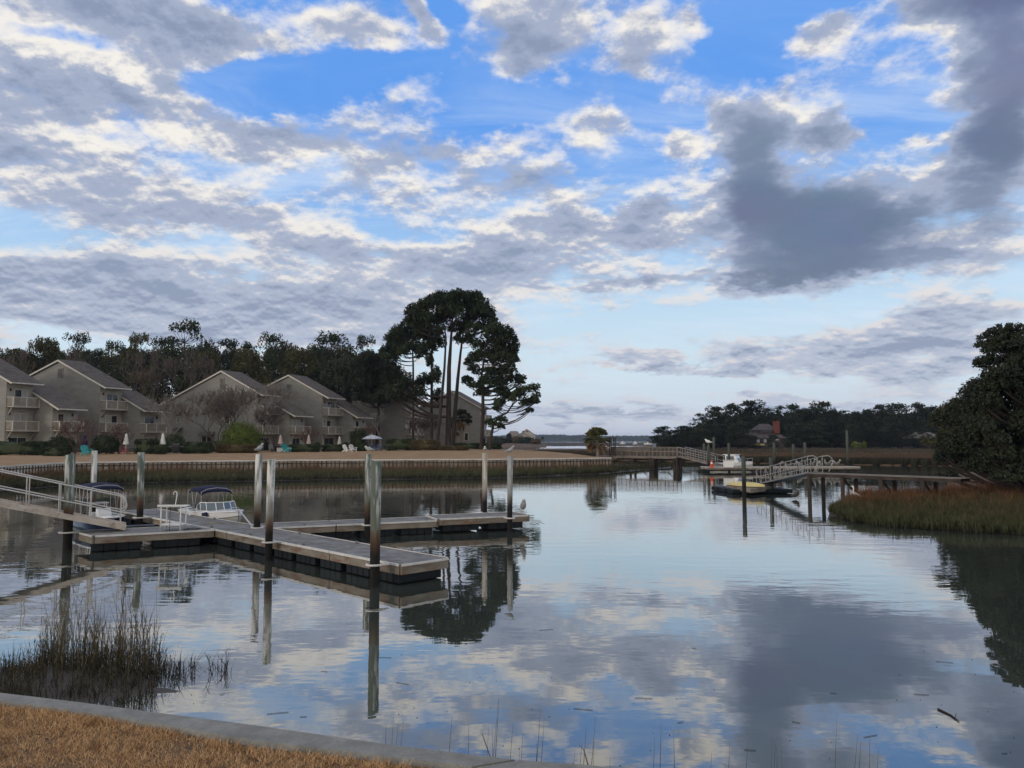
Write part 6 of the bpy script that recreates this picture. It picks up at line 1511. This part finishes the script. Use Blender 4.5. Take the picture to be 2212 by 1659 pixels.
for a in (
 ('hedge', 'long clipped hedge at the left edge of the lawn', -30, 102, 954, 83, 'hedge', 2.2, 1.0, 7000),
 ('hedge', 'short low hedge next right of the long left hedge', 103, 148, 967, 81, 'hedge', 1.5, 1.0, 3000),
 ('shrub', 'loose dark shrub under the balcony beside the reddish crape myrtle', 109, 162, 944, 88, 'hedge', 2.2, 0, 3500),
 ('shrub', 'loose dark shrub right of the turquoise chair', 205, 256, 942, 89, 'hedge', 2.2, 0, 3500),
 ('hedge', 'tall drum shaped hedge behind the third dock pile', 299, 341, 949, 90, 'hedge', 2.0, .9, 3500),
 ('shrub', 'low dark shrub at the foot of the drum shaped hedge', 336, 362, 961, 88, 'hedge', 1.4, 0, 1500),
 ('hedge', 'long rounded hedge right of the black grill', 396, 457, 954.5, 92, 'hedge', 2.2, .6, 4000),
 ('hedge', 'rounded hedge left of and behind the black grill', 354, 402, 953, 95, 'hedge', 2.0, .5, 3000),
 ('shrub', 'dark shrub at the foot of the leaning pale bare tree', 360, 398, 938, 99, 'hedge', 2.0, 0, 2200),
 ('hedge', 'low dark hedge between the spreading bare tree and the widest gable', 448, 500, 953, 102, 'hedge', 2.0, .6, 3000),
 ('shrub', 'big yellow green bush in front of the widest townhouse', 486, 562, 917, 98, 'yellow_bush', 3.4, 0, 9000),
 ('shrub', 'low brownish shrubs under the yellow green bush', 470, 560, 960, 95, 'hedge_brown', 1.8, .6, 4000),
 ('hedge', 'rounded hedge right of the second turquoise chair', 628, 692, 960, 101, 'hedge', 2.0, .8, 3500),
 ('hedge', 'rounded hedge left of the white garden chairs', 698, 745, 960.5, 103, 'hedge', 2.0, .8, 3000),
 ('shrub', 'dark round shrub behind the grey chair', 679, 694, 956.5, 105, 'hedge', 1.3, 0, 1200),
 ('shrub', 'dark round shrub behind the white closed parasol', 736, 755, 957, 108, 'hedge', 1.3, 0, 1200),
 ('shrub', 'tall dark shrub left of the open striped parasol', 759, 790, 931, 108, 'hedge', 2.2, .3, 4000),
 ('shrub', 'low dark shrub between the tall one and the blue chairs', 772, 806, 961, 105, 'hedge', 1.6, .2, 1800),
 ('hedge', 'largest dark hedge left of the pine trunks', 835, 898, 948, 104, 'hedge', 3.0, .7, 6000),
 ('shrub', 'brownish green shrubs between the largest hedge and the pine trunks', 885, 952, 950, 102, 'hedge_brown', 2.2, .4, 6000),
 ('shrub', 'low reddish shrub right under the thickest pine trunk', 950, 1012, 963, 101, 'hedge_brown', 2.0, .4, 3500),
 ('hedge', 'low dark hedge at the foot of the farthest gable', 984, 1040, 957, 112, 'hedge', 2.0, .7, 3500),
 ('hedge', 'dark hedge around the base of the small crooked pine', 1032, 1084, 957, 112, 'hedge', 2.0, .6, 3500)):
    bush(a[0], a[1], a[2], a[3], a[4], a[5], a[6], a[7], a[8], a[9], group=SG)
bush('shrub', 'yellowish shrub at the marsh edge under the right wood', 1838, 1856, 955, 203, 'yellow_bush', 2, 0, 800, .4, zb=.9, group='shrubs at the edge of the right wood'); bush('shrub', 'larger yellowish shrub at the marsh edge left of the dock end', 1862, 1866, 953, 203, 'yellow_bush', 2, 0, 300, .4, zb=.9, group='shrubs at the edge of the right wood')
# ------------------------------------------------------------------ parasols, chairs, grill
def on_lawn(px, Y): x = (px - 1106) / F * Y; return Vector((x, Y, gz(x, Y)))
def parasol(label, px, Y, yt, mt):
    b = on_lawn(px, Y); h = A(px, yt, Y).z - b.z; o = thing('parasol', label, 'parasol', b, 0, 'closed parasols in front of the townhouses')
    m = MB(); m.tube([(0, 0, 0), (0, 0, h)], .03, 6); m.build('pole', M_['white_paint'], o); m = MB(); k = h * .52; n = 12
    rows = []
    for t, r in ((0, .05), (.1, .09), (.35, .14), (.7, .20), (.92, .26), (1, .24)):
        rows.append([Vector((r * (1 + .25 * (i % 2)) * math.cos(6.283 * i / n), r * (1 + .25 * (i % 2)) * math.sin(6.283 * i / n), h - .06 - k * t)) for i in range(n + 1)])
    m.grid(rows); m.build('canopy', M_[mt], o, smooth=True); m = MB(); m.tube([(0, 0, .0), (0, 0, .08)], [.28, .22], 10); m.build('base', M_['grey_metal'], o)
parasol('closed white parasol behind the red chair', z1(1340, 0)[0], 89, z1(0, 1245)[1], 'umb_white')
parasol('closed white parasol left of the black grill', z1(1727, 0)[0], 90, z1(0, 1243)[1], 'umb_white')
parasol('closed dark purple parasol behind the turquoise chair', z1(907, 0)[0], 89, z1(0, 1255)[1], 'umb_purple')
parasol('closed pinkish parasol left of the second turquoise chair', z2(1245, 0)[0], 104, z2(0, 1158)[1], 'umb_pink')
parasol('closed faded pink parasol behind a small bare tree', z2(1518, 0)[0], 107, z2(0, 1158)[1], 'umb_pink')
parasol('thin closed white parasol by the fourth townhouse door', z2(1815, 0)[0], 110, z2(0, 1172)[1], 'umb_white')
b = on_lawn(804, 108); o = thing('parasol', 'open blue and white striped parasol beside the tall dark shrub', 'parasol', b); h = A(804, 939, 108).z - b.z
m = MB(); m.tube([(0, 0, 0), (0, 0, h)], .03, 6); m.build('pole', M_['white_paint'], o); m = MB(); m.grid([[Vector((r * math.cos(6.283 * i / 16), r * math.sin(6.283 * i / 16), h - z_)) for i in range(17)] for r, z_ in ((.01, 0), (.5, .12), (1.0, .30), (1.5, .52), (1.5, .62))]); m.build('canopy', M_['umb_blue'], o)
def adirondack(label, px, Y, mt, rz, s=1.0, group='garden chairs on the far lawn'):
    o = thing('garden_chair', label, 'chair', on_lawn(px, Y), rz, group); o.scale = (s, s, s)
    m = MB()
    for i in range(6): m.box((.10 + .0, -.27 + i * .108, .34), (.52, .095, .025), ry=.18)
    m.build('seat', M_[mt], o); m = MB()
    for i in range(6): zt = .98 - .05 * abs(i - 2.5); m.bar((-.16, -.27 + i * .108, .28), (-.42, -.30 + i * .12, zt), .095, .025, up=(0, 1, 0))
    m.build('backrest', M_[mt], o)
    for sy in (-1, 1):
        m = MB(); m.box((.05, sy * .37, .56), (.72, .13, .03)); m.build('armrest', M_[mt], o)
        m = MB(); m.box((.34, sy * .33, .28), (.09, .04, .56)); m.build('leg', M_[mt], o); m = MB(); m.bar((.38, sy * .30, .34), (-.50, sy * .30, .05), .04, .10); m.build('leg', M_[mt], o)
    return o
adirondack('turquoise garden chair beside the reddish crape myrtle, left of the two turquoise ones', 190, 84, 'turquoise', R(-30), 1.15)
adirondack('second turquoise garden chair, in front of the low white planter', 620, 99, 'turquoise', R(-35), 1.15)
adirondack('red garden chair under the closed white parasol', 271, 89, 'red_paint', R(-60))
adirondack('left one of the pair of white garden chairs', 750, 100, 'white_paint', R(-30)); adirondack('right one of the pair of white garden chairs', 763, 100, 'white_paint', R(-45))
adirondack('blue grey chair below the open striped parasol', 805, 104, 'blue_grey', R(-60)); adirondack('middle blue grey chair left of the pale forked tree', 818, 104, 'blue_grey', R(-100)); adirondack('blue grey chair nearest the largest hedge', 842, 103, 'blue_grey', R(-80))
adirondack('grey chair between two rounded hedges', 697, 103, 'grey_metal', R(-80))
def patio_chair(label, px, Y, rz):
    o = thing('patio_chair', label, 'chair', on_lawn(px, Y), rz, 'dark patio chairs on the far lawn'); m = MB(); m.box((0, 0, .42), (.46, .50, .04)); m.build('seat', M_['grey_metal'], o); m = MB(); m.bar((-.22, 0, .44), (-.34, 0, .95), .48, .03, up=(1, 0, 0)); m.build('backrest', M_['grey_metal'], o)
    for sx in (-1, 1):
        for sy in (-1, 1): m = MB(); m.tube([(sx * .20, sy * .24, 0), (sx * .20, sy * .24, .42 + (.2 if sx > 0 else .1))], .016, 5); m.build('leg', M_['dark_metal'], o)
    for sy in (-1, 1): m = MB(); m.box((0, sy * .26, .63), (.46, .05, .03)); m.build('armrest', M_['dark_metal'], o)
patio_chair('dark patio chair right of the red chair', 292, 90, R(-20)); patio_chair('pale grey patio chair left of the pinkish parasol', 594, 103, R(-10)); patio_chair('dark patio chair beside the sliding door of the widest townhouse', 586, 104, R(-70))
o = thing('patio_table', 'round dark patio table between the red chair and the patio chair', 'table', on_lawn(282, 89)); m = MB(); m.tube([(0, 0, .70), (0, 0, .73)], .5, 16); m.build('tabletop', M_['grey_metal'], o); m = MB(); m.tube([(0, 0, .02), (0, 0, .7)], .03, 6); m.tube([(0, 0, 0), (0, 0, .03)], .25, 10); m.build('leg', M_['dark_metal'], o)
o = thing('patio_table', 'dark covered patio table left of the second turquoise chair', 'table', on_lawn(607, 101.5)); m = MB(); m.box((0, 0, .40), (1.3, .9, .66)); m.build('cover', M_['black_rub'], o, bevel=.05); m = MB(); m.box((0, 0, .75), (1.4, 1.0, .05)); m.build('tabletop', M_['dark_metal'], o)
o = thing('planter', 'low white planter box behind the second turquoise chair', 'planter', on_lawn(622, 100.5)); m = MB(); m.box((0, 0, .3), (2.6, .4, .5)); m.build('box', M_['white_paint'], o); m = MB(); m.box((0, 0, .56), (2.7, .5, .05)); m.build('rim', M_['trim'], o)
o = thing('barbecue_grill', 'black barbecue grill standing before the rounded hedge', 'grill', on_lawn(384, 90))
m = MB(); m.tube([(-.4, 0, .95), (.4, 0, .95)], [.28, .28], 14); m.build('lid', M_['dark_metal'], o, smooth=False); m = MB(); m.box((0, 0, .78), (.86, .55, .26)); m.build('firebox', M_['black_rub'], o); m = MB(); m.box((0, 0, .4), (.8, .5, .5)); m.build('cabinet', M_['black_rub'], o)
m = MB(); m.box((-.65, 0, .86), (.42, .45, .04)); m.box((.65, 0, .86), (.42, .45, .04)); m.build('side_shelf', M_['grey_metal'], o)
for sx in (-1, 1): m = MB(); m.tube([(sx * .4, -.27, .09), (sx * .4, -.21, .09)], .09, 12); m.build('wheel', M_['grey_metal'], o)
# ------------------------------------------------------------------ birds
def gull(label, pos, rz, s=1.0, tuck=False, upright=0.0, name='gull', cat='bird', group=None, body='feather_grey', long_bill=0.0):
    o = thing(name, label, cat, pos, rz, group); o.scale = (s, s, s)
    up = upright; m = MB(); leg = .10
    pts = [(-.26, 0, .10 + leg), (-.16, 0, .13 + leg), (-.04, 0, .16 + leg + .02 * up), (.06, 0, .19 + leg + .06 * up), (.13, 0, .235 + leg + .10 * up), (.155, 0, .285 + leg + .14 * up), (.185, 0, .315 + leg + .14 * up), (.225, 0, .315 + leg + .14 * up), (.245, 0, .31 + leg + .14 * up)]
    rs = [.014, .060, .105, .112, .080, .055, .054, .038, .012]
    m.tube(pts, rs, 10); m.build('body', M_[body], o, smooth=True)
    h = Vector(pts[6]); m = MB(); m.ball(h + Vector((.008, 0, .004)), (.058, .050, .050), 10, 7); m.ball(Vector(pts[4]) + Vector((.012, 0, -.01)), (.062, .060, .075), 10, 7); m.build('head', M_['feather_white'], o, smooth=True)
    m = MB(); m.tube([h + Vector((.05, 0, -.004)), h + Vector((.09 + long_bill * .5, 0, -.010 - long_bill * .3)), h + Vector((.115 + long_bill, 0, -.022 - long_bill * .6))], [.014, .010, .002], 6); m.build('bill', M_['bill'], o)
    for sy in (-1, 1):
        m = MB(); m.grid([[Vector((.08 - .40 * t, sy * (.082 - .05 * t * t) * (1 if k else .93), .235 + leg - .10 * t - .10 * k * (1 - t * .8) + .03 * up)) for k in (0, .5, 1)] for t in [i / 6 for i in range(7)]]); w_ = m.build('wing', M_[body], o, smooth=True); so = w_.modifiers.new('s', 'SOLIDIFY'); so.thickness = .012
        m = MB(); m.tube([(-.01, sy * .035, .10 + leg), (.0, sy * .035, 0)], .007, 5); m.box((.02, sy * .035, .004), (.06, .04, .006)); m.build('leg', M_['bill'], o)
    for sy in (-1, 1):
        m = MB(); m.ball(h + Vector((.030, sy * .042, .012)), .007, 6, 4); m.build('eye', M_['dark_metal'], o)
    return o
def pt_top(i): x, y, z, r = PT[i]; return Vector((x, y, z))
GG = 'gulls resting on the dock piles'
gull('gull facing right on the pale pile by the white motor boat', pt_top(3) + Vector((0, 0, -.01)), R(60), .70, upright=.6, group=GG)
gull('gull facing left on the slim pile at the far arm', pt_top(5) + Vector((.03, 0, 0)), R(165), .68, upright=-.3, group=GG)
gull('hunched gull facing the camera on the tan pile', pt_top(7), R(-90), .68, upright=-.4, group=GG)
gull('preening gull on the grey pile near the tip of the far arm', pt_top(8) + Vector((-.02, 0, 0)), R(20), .72, upright=.5, group=GG)
q = fB + fw * .15 - fd * .12; gull('brown and grey gull standing on the outer corner of the far dock arm', Vector((q.x, q.y, DZ + .035)), R(-80), 1.1, upright=1.0)
q = P(1530, 1010, 0); tp = A(1530, 962, 83.5); gull('white gull perched on the black lamp pile at the far dock', Vector((tp.x, 83.5, tp.z)), R(180), 1.5, body='feather_white')
for i, (px, up, rz) in enumerate(((1690, .3, 20), (1731, .2, 160), (1762, 1.6, -80), (1772, .4, 30), (1778, .2, 200), (1788, 1.3, 90), (1794, .8, -20), (1803, .2, 10), (1810, .6, 180), (1815, 1.2, -60))):
    q = P(px, 1008.5, .56); gull('grey and white bird resting in the row on the far floating dock', q + Vector((0, .5, 0)), R(rz), 1.2, upright=up, group='birds resting on the far floating dock', name='resting_bird', long_bill=.08, body='feather_dark')
q = P(1719, 1077, 0); gull('small dark bird floating beside the pier posts on the right', q - Vector((0, 0, .12)), R(30), 1.3, name='water_bird', body='mud', upright=.3)
q = P(1850, 1092, .1)
e = thing('egret', 'white egret standing in the marsh grass of the right island', 'bird', (q.x, q.y, .12), R(160)); m = MB(); m.tube([(-.28, 0, .42), (-.15, 0, .48), (0, 0, .54), (.10, 0, .60), (.14, 0, .72), (.10, 0, .84), (.14, 0, .94), (.20, 0, .95)], [.015, .06, .085, .06, .03, .022, .03, .015], 8); m.build('body', M_['feather_white'], e, smooth=True)
m = MB(); m.tube([(.19, 0, .95), (.32, 0, .92)], [.013, .003], 6); m.build('bill', M_['bill'], e)
for sy in (-1, 1): m = MB(); m.tube([(0, sy * .03, .48), (.03, sy * .03, .24), (0, sy * .03, 0)], .010, 5); m.build('leg', M_['dark_metal'], e)
# ------------------------------------------------------------------ houses across the water
def W(root, px0, px1, y0, y1, Y, dep, mt, nm):
    a, b = A(px0, y1, Y), A(px1, y0, Y); m = MB(); m.box(((a.x + b.x) / 2, Y + dep / 2, (a.z + b.z) / 2), (b.x - a.x, dep, b.z - a.z)); return m.build(nm, M_[mt], root, world=True)
def hip(root, px0, px1, ybot, ytop, Y, dep, inset, mt, nm='roof'):
    a, b, t = A(px0, ybot, Y), A(px1, ybot, Y), A((px0 + px1) / 2, ytop, Y); m = MB(); i = inset; o_ = .6
    m.add([(a.x, Y - o_, a.z), (b.x, Y - o_, a.z), (b.x, Y + dep + o_, a.z), (a.x, Y + dep + o_, a.z), (a.x + i, Y + dep / 2, t.z), (b.x - i, Y + dep / 2, t.z)], [(0, 1, 5, 4), (1, 2, 5), (2, 3, 4, 5), (3, 0, 4), (0, 3, 2, 1)]); return m.build(nm, M_[mt], root, world=True)
bh = thing('brown_house', 'dark brown house with a red brick chimney at the edge of the right wood', 'house', (A(1665, 960, 212).x, 212, .9))
W(bh, 1632, 1700, 945, 966, 212, 9, 'house_brown', 'wall'); W(bh, 1618, 1640, 942, 966, 216, 8, 'house_brown', 'wall'); W(bh, 1640, 1674, 928, 940, 215, 6, 'house_brown', 'wall')
hip(bh, 1627, 1704, 947, 932, 212, 9, 2.5, 'house_roof'); hip(bh, 1614, 1645, 944, 930, 216, 8, 1.2, 'house_roof'); hip(bh, 1636, 1679, 929, 915.5, 215, 6, 1.4, 'house_roof')
c_ = W(bh, 1673, 1684, 910, 936, 214, 1.3, 'brick', 'chimney'); W(c_, 1672.4, 1684.6, 909.6, 911.6, 213.9, 1.5, 'brick', 'cap')
for i, (xa, xb) in enumerate(((1635, 1641), (1643, 1648), (1650, 1656), (1658, 1664), (1676, 1683), (1686, 1692))):
    f_ = W(bh, xa, xb, 948.5, 956.5, 211.9, .1, 'house_brown' if i % 2 else 'trim', 'window'); W(f_, xa + .8, xb - .8, 949.3, 955.8, 211.84, .05, 'glass' if i % 2 else 'umb_blue', 'pane')
W(bh, 1634, 1652, 958.5, 962, 208, 3, 'yellow', 'deck_skirt'); W(bh, 1642, 1672, 929.8, 932.5, 214.9, .1, 'glass', 'clerestory')
gh = thing('gabled_house', 'grey gabled house half hidden in the trees at the right end of the wood', 'house', (A(2008, 962, 209).x, 209, .9))
W(gh, 1985, 2034, 946, 966, 209, 8, 'house_brown', 'wall'); hip(gh, 1980, 2040, 947, 933, 209, 8, 2.0, 'bark_grey'); f_ = W(gh, 2000, 2006, 949, 956, 208.9, .1, 'trim', 'window'); W(f_, 2001, 2005, 950, 955, 208.85, .05, 'glass', 'pane')
# spit with beach houses, left of centre
rows = []
for px in range(940, 1190, 10): h = 1.5 * sm((1190 - px) / 60); rows.append([((px - 1106) / F * y, y, z) for y, z in ((345, -.2), (352, .6), (375, .5 + h * .6), (440, .5 + h * .6), (450, -.4))])
m = MB(); m.grid(rows); tag(m.build('far_spit', M_['marsh_base'], smooth=True), kind='structure')
ch = thing('beach_house', 'cream gabled beach house on the distant spit left of the lone palmetto', 'house', (A(1130, 955, 400).x, 400, 1.4))
W(ch, 1120, 1156, 940, 957, 398, 10, 'house_cream', 'wall'); W(ch, 1097, 1124, 941, 957, 402, 9, 'house_cream', 'wall')
def gab(root, px0, px1, yb, yt, Y, dep, mt, mw):
    a, b, t = A(px0, yb, Y), A(px1, yb, Y), A((px0 + px1) / 2, yt, Y); m = MB(); m.add([(a.x, Y - .5, a.z), (b.x, Y - .5, a.z), (t.x, Y - .5, t.z), (a.x, Y + dep, a.z), (b.x, Y + dep, a.z), (t.x, Y + dep, t.z)], [(0, 2, 5, 3), (1, 4, 5, 2)]); o_ = m.build('roof', M_[mt], root, world=True); so = o_.modifiers.new('s', 'SOLIDIFY'); so.thickness = .3
    m = MB(); m.prism([(a.x + .4, Y, a.z), (b.x - .4, Y, a.z), (t.x, Y, t.z - .2)], (0, dep - .4, 0)); m.build('gable', M_[mw], root, world=True)
gab(ch, 1118, 1158, 940.5, 926.5, 398, 10, 'bark_grey', 'house_cream'); gab(ch, 1122, 1143, 943, 935, 396, 3, 'bark_grey', 'house_cream'); hip(ch, 1094, 1126, 941.5, 931, 402, 9, 2, 'bark_grey')
for (xa, xb, ya, yb) in ((1128, 1133, 930.5, 934), (1136, 1141, 930.5, 934), (1124, 1130, 944, 949), (1133, 1139, 944, 949), (1142, 1147, 944, 949), (1100, 1105, 943, 947.5), (1108, 1113, 943, 947.5), (1116, 1120, 943, 947.5), (1150, 1154, 944, 949)):
    Yw = 397.8 if xa > 1120 else 401.8; f_ = W(ch, xa, xb, ya, yb, Yw - .05, .1, 'trim', 'window'); W(f_, xa + .6, xb - .6, ya + .5, yb - .5, Yw - .12, .05, 'glass', 'pane')
ch2 = thing('beach_house', 'pale distant house glimpsed between the two right trunks of the pine cluster', 'house', (A(1048, 955, 385).x, 385, 1.4))
W(ch2, 1036, 1060, 934, 956, 385, 9, 'house_cream', 'wall'); hip(ch2, 1033, 1063, 935, 928, 385, 9, 2, 'bark_grey')
for (xa, xb, ya, yb) in ((1041, 1045, 937, 941), (1048, 1052, 937, 941), (1041, 1052, 944, 948.5)): f_ = W(ch2, xa, xb, ya, yb, 384.9, .1, 'trim', 'window'); W(f_, xa + .5, xb - .5, ya + .5, yb - .5, 384.84, .05, 'glass', 'pane')
for lb, px, mt in (('silver car parked by the distant beach house', 1082, 'alu'), ('white car parked nearest the distant beach house', 1093, 'white_paint')):
    q = A(px, 950, 392); o = thing('parked_car', lb, 'car', (q.x, 392, 1.40), R(5), 'cars parked by the beach houses')
    m = MB(); m.prism([(-2.1, -.85, .3), (2.1, -.85, .3), (2.15, -.85, .75), (1.2, -.85, .95), (-2.0, -.85, 1.0)], (0, 1.7, 0)); m.build('body', M_[mt], o, bevel=.05); m = MB(); m.prism([(-1.5, -.75, .98), (.95, -.75, .94), (.4, -.75, 1.45), (-1.0, -.75, 1.48)], (0, 1.5, 0)); m.build('cabin', M_['glass_tint'], o)
    for sx in (-1.3, 1.3):
        for sy in (-.85, .85): m = MB(); m.tube([(sx, sy - .09, .33), (sx, sy + .09, .33)], .33, 12); m.build('wheel', M_['black_rub'], o)
for i, (px0, px1, yt, Y) in enumerate(((1050, 1075, 943, 378), (1068, 1090, 946, 372), (1090, 1112, 946, 385), (1108, 1128, 945, 380), (1120, 1140, 947.5, 374), (1136, 1150, 947, 380), (1146, 1166, 949, 372), (1095, 1104, 938, 392))):
    bush('shrub', 'dark low shrub on the distant spit around the beach houses', px0, px1, yt, Y, 'far_leaf' if i % 3 else 'hedge_brown', 4, .2, 900, .7, zb=1.1, group='shrubs on the distant spit')
palm('small palm at the right end of the distant spit', 1172, 953, 942.5, 372, 1.2, zb=.9, n=24, mt='far_leaf', dead=False)
sd_l = bpy.data.lights.new('sun', 'SUN'); so_ = bpy.data.objects.new('sun', sd_l); COL.objects.link(so_)
sd_l.energy = 1.0; sd_l.angle = R(12); sd_l.color = (1.0, .88, .75)
so_.rotation_euler = Vector((math.sin(SUN_AZ) * math.cos(SUN_EL), math.cos(SUN_AZ) * math.cos(SUN_EL), math.sin(SUN_EL))).to_track_quat('Z', 'Y').to_euler()
SC.cycles.max_bounces = 5; SC.cycles.diffuse_bounces = 2; SC.cycles.glossy_bounces = 3; SC.cycles.transmission_bounces = 2; SC.cycles.sample_clamp_indirect = 6
SC.view_settings.exposure = 0.12
SC.cycles.use_denoising = True
m, nt, N, L, b = newmat('haze_air'); N.remove(b)
pv = N.new('ShaderNodeVolumePrincipled'); pv.inputs['Color'].default_value = (.62, .76, 1.0, 1); pv.inputs['Density'].default_value = .00011; pv.inputs['Anisotropy'].default_value = 0.0
L.new(pv.outputs[0], N['Material Output'].inputs['Volume'])
hz = MB(); hz.box((0, 2500, 15.5), (13800, 5300, 39)); tag(hz.build('haze', m), kind='stuff')
